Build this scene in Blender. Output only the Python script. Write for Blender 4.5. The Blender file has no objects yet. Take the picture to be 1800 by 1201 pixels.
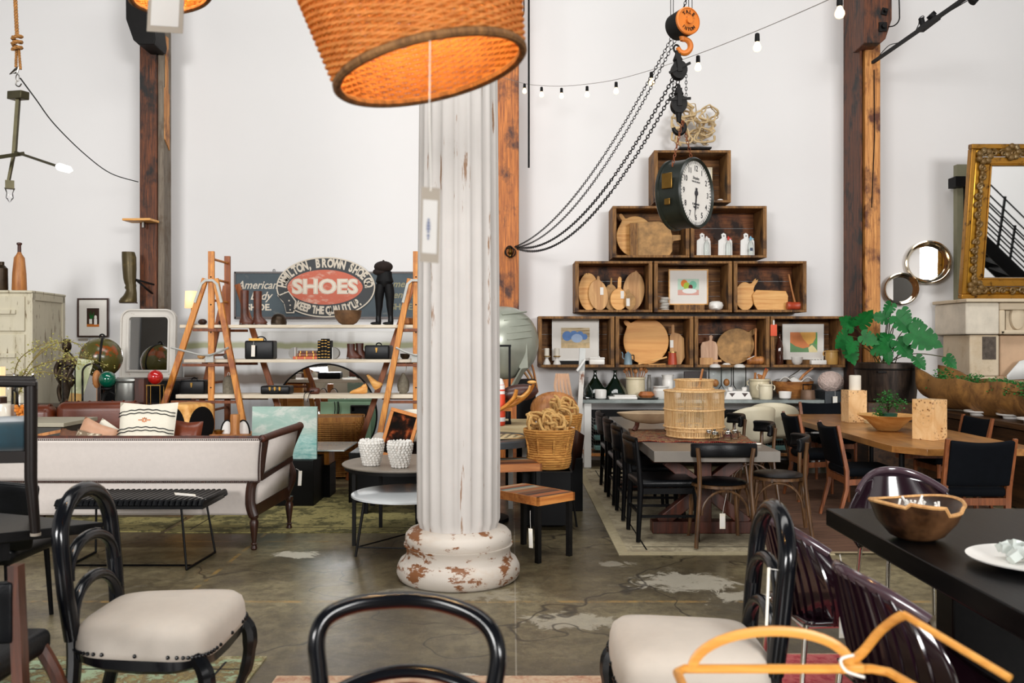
import bpy,bmesh,math,random
from math import sin,cos,pi,radians as rad,sqrt,atan2
from mathutils import Vector,Matrix
random.seed(7)
scn = bpy.context.scene
C = scn.collection
V = Vector
F = 1550.0          # focal length in pixels of the 1800 px wide frame
CH = 1.6            # eye height
# ---------------------------------------------------------------- camera
cam = bpy.data.cameras.new('camera'); camo = bpy.data.objects.new('camera',cam); C.objects.link(camo)
camo.location = (0,0,CH); camo.rotation_euler = (rad(90),0,0)
cam.sensor_width = 36; cam.lens = 36*F/1800; cam.clip_end = 100
cam.dof.use_dof = True; cam.dof.focus_distance = 8.0; cam.dof.aperture_fstop = 3.6
scn.camera = camo
# ---------------------------------------------------------------- world, lights, exposure
w = bpy.data.worlds.new('world'); scn.world = w; w.use_nodes = True
bgn = w.node_tree.nodes['Background']; bgn.inputs[0].default_value = (0.93,0.96,1.0,1); bgn.inputs[1].default_value = 0.10
def area(name,loc,target,size,power,col):
    l = bpy.data.lights.new(name,'AREA'); l.shape = 'RECTANGLE'; l.size,l.size_y = size; l.energy = power; l.color = col
    o = bpy.data.objects.new(name,l); C.objects.link(o); o.location = loc
    o.rotation_euler = (V(target) - V(loc)).to_track_quat('-Z','Y').to_euler(); return o
area('added_frontal_light_left',(-5.2,-7.15,4.0),(-2.0,10,1.6),(6,2.2),2250,(1.0,0.985,0.97))  # unseen area light added before the solid rear wall, brightens the back wall
area('added_frontal_light_right',(5.2,-7.15,4.0),(2.0,10,1.6),(6,2.2),2250,(1.0,0.985,0.97))  # matching added light, set low so the wall under the crates stays bright
area('skylight_daylight_middle',(0,4.6,8.4),(0,7.0,0),(10,2.4),640,(1.0,0.98,0.95))
scn.view_settings.view_transform = 'Standard'; scn.view_settings.look = 'None'
scn.view_settings.gamma = 1.0; scn.view_settings.use_curve_mapping = False
scn.view_settings.exposure = -0.24
try:
    scn.cycles.max_bounces = 8; scn.cycles.transparent_max_bounces = 16
    scn.cycles.use_denoising = True
except Exception: pass
# ---------------------------------------------------------------- helpers
def WX(px,d): return (px - 900) *d/F
def WZ(py,d): return CH - (py - 600.5) *d/F
def P(px,py,d): return V((WX(px,d),d,WZ(py,d)))
def tag(o,label=None,cat=None,group=None,kind=None):
    if label: o['label'] = label
    if cat: o['category'] = cat
    if group: o['group'] = group
    if kind: o['kind'] = kind
    return o
def thing(name,label,cat,loc=(0,0,0),rz=0,group=None):
    o = bpy.data.objects.new(name,None); C.objects.link(o); o.empty_display_size = .1
    o.location = loc; o.rotation_euler = (0,0,rad(rz)); return tag(o,label,cat,group)
def dup(o,loc=None,rz=None,label=None,parent=None,sc=None):
    c = o.copy(); C.objects.link(c)
    if parent: c.parent = parent
    if loc is not None: c.location = loc
    if rz is not None: c.rotation_euler = (0,0,rad(rz))
    if sc: c.scale = (sc,sc,sc)
    if label: c['label'] = label
    for ch in list(o.children): dup(ch,parent=c)
    return c
class MB:
    def __init__(s): s.v = []; s.f = []; s.m = []; s.mi = 0; s.X = Matrix()
    def add(s,vs,fs):
        b = len(s.v); X = s.X
        s.v += [tuple(X @ V(p)) for p in vs]
        s.f += [tuple(i+b for i in f) for f in fs]; s.m += [s.mi] *len(fs); return s
    def box(s,c,d,R=None,top=1.0):
        x,y,z = [k/2 for k in d]; c = V(c); vs = []
        for zz in (-z,z):
            t = top if zz > 0 else 1.0
            for a,b in ((-1,-1),(1,-1),(1,1),(-1,1)):
                p = V((a*x*t,b*y*t,zz))
                if R is not None: p = R @ p
                vs.append(c+p)
        return s.add(vs,[(3,2,1,0),(4,5,6,7),(0,1,5,4),(1,2,6,5),(2,3,7,6),(3,0,4,7)])
    def bar(s,p0,p1,a,b,up=(0,0,1)):
        """rectangular bar from p0 to p1; a wide, b deep"""
        p0,p1 = V(p0),V(p1); d = (p1 - p0).normalized(); u = V(up)
        if abs(d.dot(u)) > .98: u = V((0,1,0))
        x = d.cross(u).normalized(); y = x.cross(d).normalized(); vs = []
        for p in (p0,p1):
            for i,j in ((-1,-1),(1,-1),(1,1),(-1,1)): vs.append(p+x*i*a/2+y*j*b/2)
        return s.add(vs,[(3,2,1,0),(4,5,6,7),(0,1,5,4),(1,2,6,5),(2,3,7,6),(3,0,4,7)])
    def tube(s,pts,r,n=8,closed=False,flat=1.0,up=None):
        pts = [V(p) for p in pts]; N = len(pts); rs = r if isinstance(r,(list,tuple)) else [r] *N
        vs = []; pu = None
        for i,p in enumerate(pts):
            if closed: t = pts[(i+1) % N] - pts[i - 1]
            else: t = pts[min(i+1,N - 1)] - pts[max(i - 1,0)]
            if t.length < 1e-9: t = V((0,0,1))
            t.normalize()
            if up is not None: u = V(up)
            elif pu is None: u = V((0,0,1)) if abs(t.z) < .9 else V((1,0,0))
            else: u = pu
            u = (u - t*u.dot(t))
            if u.length < 1e-6: u = V((1,.1,0)); u = u - t*u.dot(t)
            u.normalize(); pu = u; w_ = t.cross(u)
            for k in range(n):
                a = 2*pi*(k+.5) /n; vs.append(p+(u*cos(a) *flat+w_*sin(a)) *rs[i])
        fs = []
        for i in range(N if closed else N - 1):
            j = (i+1) % N
            for k in range(n): fs.append((i*n+k,i*n+(k+1) % n,j*n+(k+1) % n,j*n+k))
        if not closed: fs += [tuple(range(n))[::-1],tuple((N - 1) *n+k for k in range(n))]
        return s.add(vs,fs)
    def cyl(s,p0,p1,r0,r1=None,n=16): return s.tube([p0,p1],[r0,r0 if r1 is None else r1],n)
    def lathe(s,prof,c=(0,0,0),n=24,sx=1,sy=1,R=None,a0=0,wob=None,cap=True):
        vs = []; c = V(c)
        for i,(r,z) in enumerate(prof):
            for k in range(n):
                a = a0+2*pi*k/n; q = wob(a,i) if wob else 1
                p = V((r*q*cos(a) *sx,r*q*sin(a) *sy,z))
                if R is not None: p = R @ p
                vs.append(c+p)
        fs = []
        for i in range(len(prof) - 1):
            for k in range(n): fs.append((i*n+k,i*n+(k+1) % n,(i+1) *n+(k+1) % n,(i+1) *n+k))
        if cap and prof[0][0] > 1e-5: fs.append(tuple(range(n))[::-1])
        if cap and prof[-1][0] > 1e-5: fs.append(tuple((len(prof) - 1) *n+k for k in range(n)))
        return s.add(vs,fs)
    def ell(s,c,r,n=16,R=None):
        if not isinstance(r,(tuple,list)): r = (r,r,r)
        m = max(6,n // 2)
        return s.lathe([(max(1e-6,r[0] *sin(pi*i/m)),-r[2] *cos(pi*i/m)) for i in range(m+1)],c,n,1,r[1] /r[0],R)
    def prism(s,poly,z0,z1):
        n = len(poly)
        vs = [(x,y,z0) for x,y in poly] +[(x,y,z1) for x,y in poly]
        return s.add(vs,[tuple(range(n))[::-1],tuple(range(n,2*n))] +[(i,(i+1) % n,n+(i+1) % n,n+i) for i in range(n)])
    def surf(s,f,nu,nv,cu=False):
        vs = [f(i/nu,j/nv) for j in range(nv+1) for i in range(nu if cu else nu+1)]
        k = nu if cu else nu+1; fs = []
        for j in range(nv):
            for i in range(nu): fs.append((j*k+i,j*k+(i+1) % k,(j+1) *k+(i+1) % k,(j+1) *k+i))
        return s.add(vs,fs)
    def arch(s,cx,z0,hw,hh,x,r,n=14,flat=1.0):
        return s
    def text(s,t,size,X,depth=.002,sx=1.0,off=0.0,shear=0.0,align='CENTER'):
        cu = bpy.data.curves.new('t','FONT'); cu.body = t; cu.size = size; cu.extrude = depth; cu.align_x = align; cu.align_y = 'CENTER'
        cu.offset = off; cu.shear = shear; cu.resolution_u = 3
        o = bpy.data.objects.new('t',cu); me = bpy.data.meshes.new_from_object(o)
        old = s.X; s.X = old @ X @ Matrix.Diagonal((sx,1,1,1))
        s.add([v.co.copy() for v in me.vertices],[tuple(p.vertices) for p in me.polygons]); s.X = old
        bpy.data.objects.remove(o); bpy.data.curves.remove(cu); bpy.data.meshes.remove(me); return s
    def chain(s,pts,ls,wr):
        """links of length ls along a polyline"""
        pts = [V(p) for p in pts]; L = [0]
        for a,b in zip(pts,pts[1:]): L.append(L[-1] +(b - a).length)
        def at(d):
            for i in range(len(pts) - 1):
                if d <= L[i+1] or i == len(pts) - 2: return pts[i].lerp(pts[i+1],(d - L[i]) /max(1e-9,L[i+1] - L[i]))
        n = int(L[-1] /(ls*.78)); k = 0
        for i in range(n):
            c = at((i+.5) *L[-1] /n); t = (at(min(L[-1],(i+1) *L[-1] /n)) - at(i*L[-1] /n)).normalized()
            u = V((0,1,0)) if abs(t.y) < .9 else V((1,0,0)); u = (u - t*u.dot(t)).normalized(); q = t.cross(u)
            e = u if i % 2 else q; e = (u+q*.2).normalized() if i % 2 else (q - u*.2).normalized()
            ring = [c+t*cos(a) *ls*.5+e*sin(a) *ls*.3 for a in [2*pi*j/8 for j in range(8)]]
            s.tube(ring,wr,4,True)
        return s
    def out(s,name,mats,parent=None,loc=None,rz=None,smooth=True,ang=38,bevel=0,sub=0,solid=0,seg=2):
        me = bpy.data.meshes.new(name); me.from_pydata(s.v,[],s.f)
        if not isinstance(mats,(list,tuple)): mats = [mats]
        for x in mats: me.materials.append(x)
        me.polygons.foreach_set('material_index',s.m)
        b = bmesh.new(); b.from_mesh(me); bmesh.ops.recalc_face_normals(b,faces=b.faces); b.to_mesh(me); b.free()
        if smooth:
            me.polygons.foreach_set('use_smooth',[True] *len(me.polygons))
            me.set_sharp_from_angle(angle=rad(ang))
        o = bpy.data.objects.new(name,me); C.objects.link(o)
        if parent: o.parent = parent
        if loc is not None: o.location = loc
        if rz is not None: o.rotation_euler = (0,0,rad(rz))
        if solid: q = o.modifiers.new('s','SOLIDIFY'); q.thickness = solid; q.offset = 0
        if bevel: q = o.modifiers.new('b','BEVEL'); q.width = bevel; q.segments = seg; q.limit_method = 'ANGLE'; q.angle_limit = rad(50)
        if sub: q = o.modifiers.new('u','SUBSURF'); q.levels = sub; q.render_levels = sub
        return o
    def solo(s,name,mats,label,cat,loc=None,rz=None,group=None,**k):
        return tag(s.out(name,mats,None,loc,rz,**k),label,cat,group)
def RZ(a): return Matrix.Rotation(rad(a),4,'Z')
def RX(a): return Matrix.Rotation(rad(a),4,'X')
def RY(a): return Matrix.Rotation(rad(a),4,'Y')
def TR(*p): return Matrix.Translation(V(p[0]) if len(p) == 1 else V(p))
UP = RX(90)   # local XY drawing plane stands up, facing -Y (towards the entrance side)
# ---------------------------------------------------------------- materials
def newmat(name):
    m = bpy.data.materials.new(name); m.use_nodes = True; nt = m.node_tree; b = nt.nodes['Principled BSDF']; return m,nt,b
def setp(b,**k):
    for a,v_ in k.items():
        n = {'rough': 'Roughness','metal': 'Metallic','ior': 'IOR','trans': 'Transmission Weight','coat': 'Coat Weight','sheen': 'Sheen Weight','alpha': 'Alpha','es': 'Emission Strength','spec': 'Specular IOR Level'}[a]
        b.inputs[n].default_value = v_
def col(c): return (c[0],c[1],c[2],1)
def H(h):
    h = h.lstrip('#'); r = [int(h[i:i+2],16) /255 for i in (0,2,4)]
    return tuple(x/12.92 if x <= .04045 else ((x+.055) /1.055) ** 2.4 for x in r)
def coords(nt,sc,kind='Object'):
    tc = nt.nodes.new('ShaderNodeTexCoord'); mp = nt.nodes.new('ShaderNodeMapping'); mp.inputs['Scale'].default_value = sc
    nt.links.new(tc.outputs[kind],mp.inputs[0]); return mp.outputs[0]
def noise(nt,vec,s,detail=6,rough=.6,dist=0):
    n = nt.nodes.new('ShaderNodeTexNoise'); n.inputs['Scale'].default_value = s; n.inputs['Detail'].default_value = detail
    n.inputs['Roughness'].default_value = rough; n.inputs['Distortion'].default_value = dist; nt.links.new(vec,n.inputs['Vector']); return n.outputs['Fac']
def ramp(nt,fac,stops):
    r = nt.nodes.new('ShaderNodeValToRGB'); e = r.color_ramp.elements
    while len(e) < len(stops): e.new(.5)
    for i,(p,c) in enumerate(stops): e[i].position = p; e[i].color = col(c) if not isinstance(c,(int,float)) else (c,c,c,1)
    nt.links.new(fac,r.inputs[0]); return r.outputs[0]
def mixc(nt,fac,a,b):
    m = nt.nodes.new('ShaderNodeMix'); m.data_type = 'RGBA'
    if hasattr(fac,'links'): nt.links.new(fac,m.inputs[0])
    else: m.inputs[0].default_value = fac
    for k,x in ((6,a),(7,b)):
        if hasattr(x,'links'): nt.links.new(x,m.inputs[k])
        else: m.inputs[k].default_value = col(x)
    return m.outputs[2]
def bump(nt,b,h,st=.3,d=.01):
    n = nt.nodes.new('ShaderNodeBump'); n.inputs['Strength'].default_value = st; n.inputs['Distance'].default_value = d
    nt.links.new(h,n.inputs['Height']); nt.links.new(n.outputs[0],b.inputs['Normal'])
def plain(name,c,rough=.5,var=.12,sc=6,bmp=0,**k):
    m,nt,b = newmat(name); c = H(c) if isinstance(c,str) else c
    f = noise(nt,coords(nt,(1,1,1)),sc)
    L = nt.links; o = ramp(nt,f,[(.3,tuple(x*(1 - var) for x in c)),(.7,tuple(min(1,x*(1+var)) for x in c))])
    L.new(o,b.inputs['Base Color']); setp(b,rough=rough,**k)
    if bmp: bump(nt,b,noise(nt,coords(nt,(1,1,1)),sc*12),bmp,.004)
    return m
def wood(name,c1,c2,ax='z',sc=6,rough=.5,c3=None,str_=9,bmp=.25,**k):
    m,nt,b = newmat(name); c1,c2 = H(c1),H(c2)
    s = [str_*1.0] *3; s['xyz'.index(ax)] = .7
    v_ = coords(nt,tuple(s)); f = noise(nt,v_,sc*.5,8,.65,.6)
    o = ramp(nt,f,[(.32,c1),(.68,c2)])
    if c3:
        g = noise(nt,coords(nt,(1.2,1.2,.8)),sc*.45,5,.6)
        o = mixc(nt,ramp(nt,g,[(.5,0.0),(.64,1.0)]),o,H(c3))
    nt.links.new(o,b.inputs['Base Color']); setp(b,rough=rough,**k); bump(nt,b,f,bmp,.006); return m
def worn(name,paint,under,sc=5,thr=.62,st=(1,1,1),rough=.6,wid=.03,dirt=None,**k):
    m,nt,b = newmat(name); v_ = coords(nt,st); f = noise(nt,v_,sc,9,.68)
    p = H(paint)
    base = ramp(nt,noise(nt,coords(nt,(1,1,1)),3),[(.3,tuple(x*.9 for x in p)),(.7,p)])
    if dirt: base = mixc(nt,ramp(nt,noise(nt,v_,sc*.5,8,.7),[(.5,0.0),(.75,.8)]),base,H(dirt))
    o = mixc(nt,ramp(nt,f,[(thr,0.0),(thr+wid,1.0)]),base,H(under))
    nt.links.new(o,b.inputs['Base Color']); setp(b,rough=rough,**k); bump(nt,b,f,.25,.006); return m
def emis(name,c,st,base=None):
    m,nt,b = newmat(name); c = H(c) if isinstance(c,str) else c
    b.inputs['Base Color'].default_value = col(H(base) if base else c); b.inputs['Emission Color'].default_value = col(c); setp(b,es=st,rough=.4); return m
def glass(name,c=(1,1,1),rough=.02,mix_=.25):
    """thin clear glass: mostly see-through with a glossy reflection"""
    m = bpy.data.materials.new(name); m.use_nodes = True; nt = m.node_tree; nt.nodes.clear()
    o = nt.nodes.new('ShaderNodeOutputMaterial'); t = nt.nodes.new('ShaderNodeBsdfTransparent'); g = nt.nodes.new('ShaderNodeBsdfGlossy')
    t.inputs[0].default_value = col(c); g.inputs['Roughness'].default_value = rough
    x = nt.nodes.new('ShaderNodeMixShader'); fr = nt.nodes.new('ShaderNodeLayerWeight'); fr.inputs[0].default_value = mix_
    nt.links.new(fr.outputs['Fresnel'],x.inputs[0]); nt.links.new(t.outputs[0],x.inputs[1]); nt.links.new(g.outputs[0],x.inputs[2]); nt.links.new(x.outputs[0],o.inputs[0]); return m
class Mats(dict):
    __getattr__ = dict.__getitem__
    def __setattr__(s,k,v): s[k] = v
M = Mats()
M.wall = plain('white_wall_paint',(.80,.79,.785),.75,.012,.6)
M.rearwall = plain('rear_wall_paint',(.13,.12,.11),.8,.2,.5)
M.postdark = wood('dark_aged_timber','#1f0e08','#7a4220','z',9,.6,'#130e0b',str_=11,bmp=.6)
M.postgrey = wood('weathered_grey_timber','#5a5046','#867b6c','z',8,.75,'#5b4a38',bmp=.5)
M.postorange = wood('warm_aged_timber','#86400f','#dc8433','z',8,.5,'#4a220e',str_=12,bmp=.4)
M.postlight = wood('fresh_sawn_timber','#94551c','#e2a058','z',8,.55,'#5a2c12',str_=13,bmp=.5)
M.rust = plain('black_iron','#0b0908',.55,.4,9,.3,spec=.25)
M.column = worn('peeling_white_column_paint','#c4bfba','#8a6b52',5.5,.615,(2.6,2.6,.22),.6,.03)
M.colbase = worn('chipped_white_base_paint','#c6bdb2','#7b4c28',5.5,.54,(1,1,2.2),.55,.03,'#b59a7e')
M.wicker = wood('wicker','#6b3d16','#c98a45','z',10,.7,bmp=.2)
M.rattan = wood('pale_rattan','#b98a50','#eac792','z',14,.55,bmp=.1)
M.jute = wood('jute_rope','#9a5f22','#e0a554','x',14,.85,bmp=.5)
M.rope = plain('hemp_rope','#9a6a35',.9,.3,60,.6)
M.driftwood = plain('pale_driftwood','#cdb489',.8,.25,14,.3)
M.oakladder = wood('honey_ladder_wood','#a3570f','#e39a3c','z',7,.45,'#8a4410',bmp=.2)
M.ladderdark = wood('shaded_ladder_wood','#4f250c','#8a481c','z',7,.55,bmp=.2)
M.board = wood('bleached_plank','#c9ba9f','#e6dccb','x',8,.7,bmp=.2)
M.crate = wood('weathered_crate_wood','#4a2c15','#9a6a3a','x',7,.7,'#2a1a10',bmp=.5)
M.crateside = wood('weathered_crate_end_wood','#523214','#a3753f','z',9,.7,'#3b2413',bmp=.5)
M.cratered = wood('reddish_crate_wood','#5a2c14','#a2663a','x',6,.7,'#2d1a10',bmp=.5)
M.boardlight = wood('light_breadboard_wood','#cf8a3c','#f0bd72','x',4,.5,bmp=.1)
M.boardmid = wood('tan_breadboard_wood','#a5713f','#d6a76c','z',5,.55,bmp=.1)
M.boardorange = wood('orange_breadboard_wood','#d08a3c','#f0b463','x',2,.5,bmp=.05)
M.boardold = plain('old_scarred_board_wood','#a97f49',.6,.45,9,.3)
M.turned = wood('turned_honey_wood','#8a4d20','#c98a4e','z',6,.45)
M.darkwood = wood('dark_stained_wood','#20100a','#3f2114','z',7,.35,bmp=.1)
M.redwood = wood('red_brown_wood','#260e07','#572612','z',6,.45,bmp=.1)
M.walnut = wood('walnut_burl_top','#7c4c22','#b98245','y',5,.3,'#8a5a2c',str_=4,bmp=.05)
M.burl = None
M.teak = wood('oiled_teak','#5a2b12','#96572f','z',7,.35,bmp=.1)
M.bentwood = wood('smoked_bentwood','#2c1c10','#6a4a2c','z',8,.35,bmp=.05)
M.blackwood = plain('black_stained_wood',(.003,.003,.0035),.38,.3,12,0,spec=.14)
M.lacquer = plain('black_lacquer',(.003,.0035,.005),.17,.2,5,0,coat=.08,spec=.35)
M.tableblack = wood('black_table_wood','#050506','#100f0f','y',5,.34,bmp=.15,spec=.13)
M.blackleather = plain('black_leather',(.003,.0035,.0045),.34,.3,10,.25,spec=.22)
M.ebony = plain('near_black_wood',(.008,.005,.004),.4,.3,8,0,spec=.25)
M.brownleather = plain('cognac_leather','#62290f',.35,.3,6,.2)
M.navy = plain('charcoal_navy_upholstery','#080b10',.8,.15,20,.3,spec=.1)
M.teal = plain('teal_velvet','#06303c',.8,.2,9,.2,sheen=.4)
M.linen = plain('oatmeal_linen','#d3cac3',.85,.03,30,.2)
M.cream = plain('cream_upholstery','#beb5aa',.75,.03,20,.15)
M.shell = plain('cream_shell','#d8cfb4',.45,.05,4)
M.whiteceramic = plain('white_ceramic','#f2efe9',.3,.03,4)
M.creamceramic = plain('cream_stoneware','#dccfae',.35,.08,5)
M.ochreceramic = plain('ochre_glazed_pot','#c79b57',.35,.2,6)
M.tagpaper = plain('grey_white_tag','#b9b6b2',.8,.02,8)
M.wax = plain('cream_wax','#e6dfd0',.6,.02,8)
M.paper = plain('white_paper','#e6e2db',.8,.02,8)
M.kraft = plain('taupe_card','#8f867a',.85,.04,8)
M.ink = plain('dark_ink',(.03,.03,.035),.8,.1,8)
M.blue_ink = plain('blue_grey_ink','#5b6480',.8,.1,8)
M.steel = plain('brushed_steel','#8d8a84',.3,.15,8,0,metal=1.0)
M.galv = plain('galvanised_metal','#a9aba6',.35,.2,5,0,metal=.9)
M.zinc = plain('zinc_top','#7c8380',.35,.25,7,0,metal=.5)
M.brass = plain('aged_brass','#8a6a35',.35,.2,8,0,metal=1.0)
M.bronze = plain('dark_bronze','#35281a',.4,.5,12,.2,metal=.6)
M.chrome = plain('chrome','#d8d4cc',.08,.05,4,0,metal=1.0)
M.mirror = plain('mirror_silver',(.86,.87,.87),.015,.005,1,0,metal=1.0)
M.gilt = worn('worn_gilt','#b5802c','#4a2c10',9,.56,(1,1,1),.35,.1,'#6e4a18',metal=.6)
M.strapgrey = plain('grey_metal_strap','#a8a9a4',.5,.1,8,0,metal=.3)
M.silverleaf = worn('silvered_wood','#d6d1c8','#86745f',12,.62,(1,1,1),.45,.08)
M.cabinet = worn('distressed_cream_cabinet_paint','#d2cab2','#6f5b3e',6,.6,(3,3,.5),.7,.05,'#b0a584')
M.whitepaint = plain('white_painted_wood','#e8e7e3',.6,.04,5)
M.glass = glass('clear_glass',mix_=.2)
M.greenglass = plain('dark_green_glass',(.002,.009,.004),.06,.2,5,0,coat=.8)
M.brownglass = plain('brown_glass',(.05,.014,.008),.06,.2,5,0,coat=.8)
M.greenball = plain('glossy_green',(.0,.10,.055),.08,.1,5,0,coat=1.0)
M.redball = plain('glossy_red',(.42,.01,.008),.1,.1,5,0,coat=1.0)
M.globe = worn('faded_globe_map','#575226','#8a4314',4.5,.55,(1,1,1),.22,.03,'#1e2618')
M.leaf = plain('monstera_leaf',(.006,.125,.022),.5,.3,9,0,spec=.3)
M.fern = plain('fern_green',(.02,.15,.02),.6,.4,30)
M.fernlight = plain('light_moss_green',(.09,.20,.05),.7,.4,30)
M.twig = plain('dry_blossom_twig','#8d7d45',.8,.3,30)
M.stone = worn('carved_limestone','#d9c8ad','#7c6a4f',3.5,.60,(1,1,1),.85,.2,'#b99b74')
M.stonegrey = plain('cream_limestone_block','#d9cfbd',.85,.15,4,.5)
M.trough = wood('rough_trough_wood','#5e3c1a','#a8773a','x',3,.75,'#7a5428',str_=5,bmp=.8)
M.potmetal = wood('dark_patinated_metal','#1c1613','#4a3b30','z',5,.4,'#17110e',bmp=.1,metal=.5)
M.orangepaint = worn('chipped_orange_paint','#d07423','#5b3014',9,.60,(1,1,1),.5,.08)
M.greygreen = plain('grey_green_enamel','#9da194',.3,.12,4,0,metal=.25)
M.filament = emis('lit_bulb_glass',(1,.72,.42),2.4)
M.coolbulb = emis('lit_cool_bulb',(1,.95,.88),3)
M.lampshade = emis('lit_linen_lampshade',(1,.62,.30),1.1,'#e8c9a0')
M.amber = plain('amber_stones','#e08a34',.3,.3,20)
M.darkstone = plain('dark_grey_concrete_top','#7a7771',.4,.15,5)
M.concretelight = plain('light_concrete_edge','#9c9d9c',.45,.15,6,.1)
M.kilim = None
M.plum = None
M.yarn = plain('beige_pink_yarn','#cdb9b0',.9,.1,50,.5)
M.red = plain('bright_red','#c8321e',.5,.1,5)
M.coral = plain('coral_card','#dd5a3a',.7,.05,5)
M.skyblue = plain('pale_blue','#7db4cf',.5,.1,5)
M.black = plain('matt_black',(.003,.003,.0035),.6,.2,6,0,spec=.2)
M.aqua = plain('aqua_green_panel','#8fb391',.6,.1,4)
M.concreteleg = plain('dark_plinth',(.003,.003,.003),.55,.3,6,0,spec=.2)
M.blackcopper = plain('plate_black',(.02,.02,.02),.25,.3,6)
# special materials
def m_burl():
    m,nt,b = newmat('burl_wood_veneer'); v_ = coords(nt,(1,1,1))
    f = noise(nt,v_,5,6,.6,1.5); base = ramp(nt,f,[(.3,H('#d9a56a')),(.7,H('#f0cb97'))])
    vo = nt.nodes.new('ShaderNodeTexVoronoi'); vo.inputs['Scale'].default_value = 38; nt.links.new(v_,vo.inputs['Vector'])
    k = ramp(nt,vo.outputs['Distance'],[(.12,1.0),(.4,0.0)]); g = ramp(nt,noise(nt,v_,6,2,.4),[(.44,0.0),(.54,1.0)])
    mu = nt.nodes.new('ShaderNodeMath'); mu.operation = 'MULTIPLY'; nt.links.new(k,mu.inputs[0]); nt.links.new(g,mu.inputs[1])
    nt.links.new(mixc(nt,mu.outputs[0],base,H('#6e3610')),b.inputs['Base Color']); setp(b,rough=.35); return m
M.burl = m_burl()
def m_rug(name,cols,sc=7,st=(1,1,1)):
    m,nt,b = newmat(name); v_ = coords(nt,st)
    vo = nt.nodes.new('ShaderNodeTexVoronoi'); vo.distance = 'CHEBYCHEV'; vo.inputs['Scale'].default_value = sc; nt.links.new(v_,vo.inputs['Vector'])
    a = noise(nt,v_,sc*2.5,8,.75,.8); h = noise(nt,v_,sc*.8,4,.6)
    mm = nt.nodes.new('ShaderNodeMath'); mm.operation = 'MULTIPLY_ADD'; nt.links.new(vo.outputs['Distance'],mm.inputs[0]); mm.inputs[1].default_value = .45; nt.links.new(a,mm.inputs[2])
    n = len(cols); o = ramp(nt,mm.outputs[0],[(.36+.42*i/(n - 1),H(c)) for i,c in enumerate(cols)])
    nt.links.new(o,b.inputs['Base Color']); setp(b,rough=.95); bump(nt,b,noise(nt,v_,90,4,.7),.6,.005); return m
M.rugbeige = m_rug('faded_beige_rug_pile',['#5c5446','#857a64','#958a70','#b0a488'],4)
M.rugolive = m_rug('olive_rug_pile',['#6b6238','#8c8250','#a1965f','#57522f'],5)
M.rugbrown = m_rug('brown_striped_rug_pile',['#2b1a12','#4c3020','#6b4a34'],9,(.4,6,1))
M.ruggreen = m_rug('green_floral_rug_pile',['#5b6b4a','#7f9a7c','#8e7f52','#6f5a3c','#96a888'],9)
M.rugred = m_rug('pink_red_rug_pile',['#8c2b33','#b5454c','#c86a68'],20)
M.rugrose = m_rug('rust_and_sand_rug_pile',['#8a4b38','#b0846a','#c3a88c'],14)
M.kilim = m_rug('red_kilim_weave',['#120c0a','#6b1409','#b0602c','#2e0c08','#94784e','#5c120c'],12)
M.border = plain('rug_border','#a79b7c',.95,.12,20,.4)
def m_plum():
    m,nt,b = newmat('smoked_plum_resin'); b.inputs['Base Color'].default_value = (.013,.004,.008,1); setp(b,rough=.15,coat=.8); return m
M.plum = m_plum()
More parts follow.
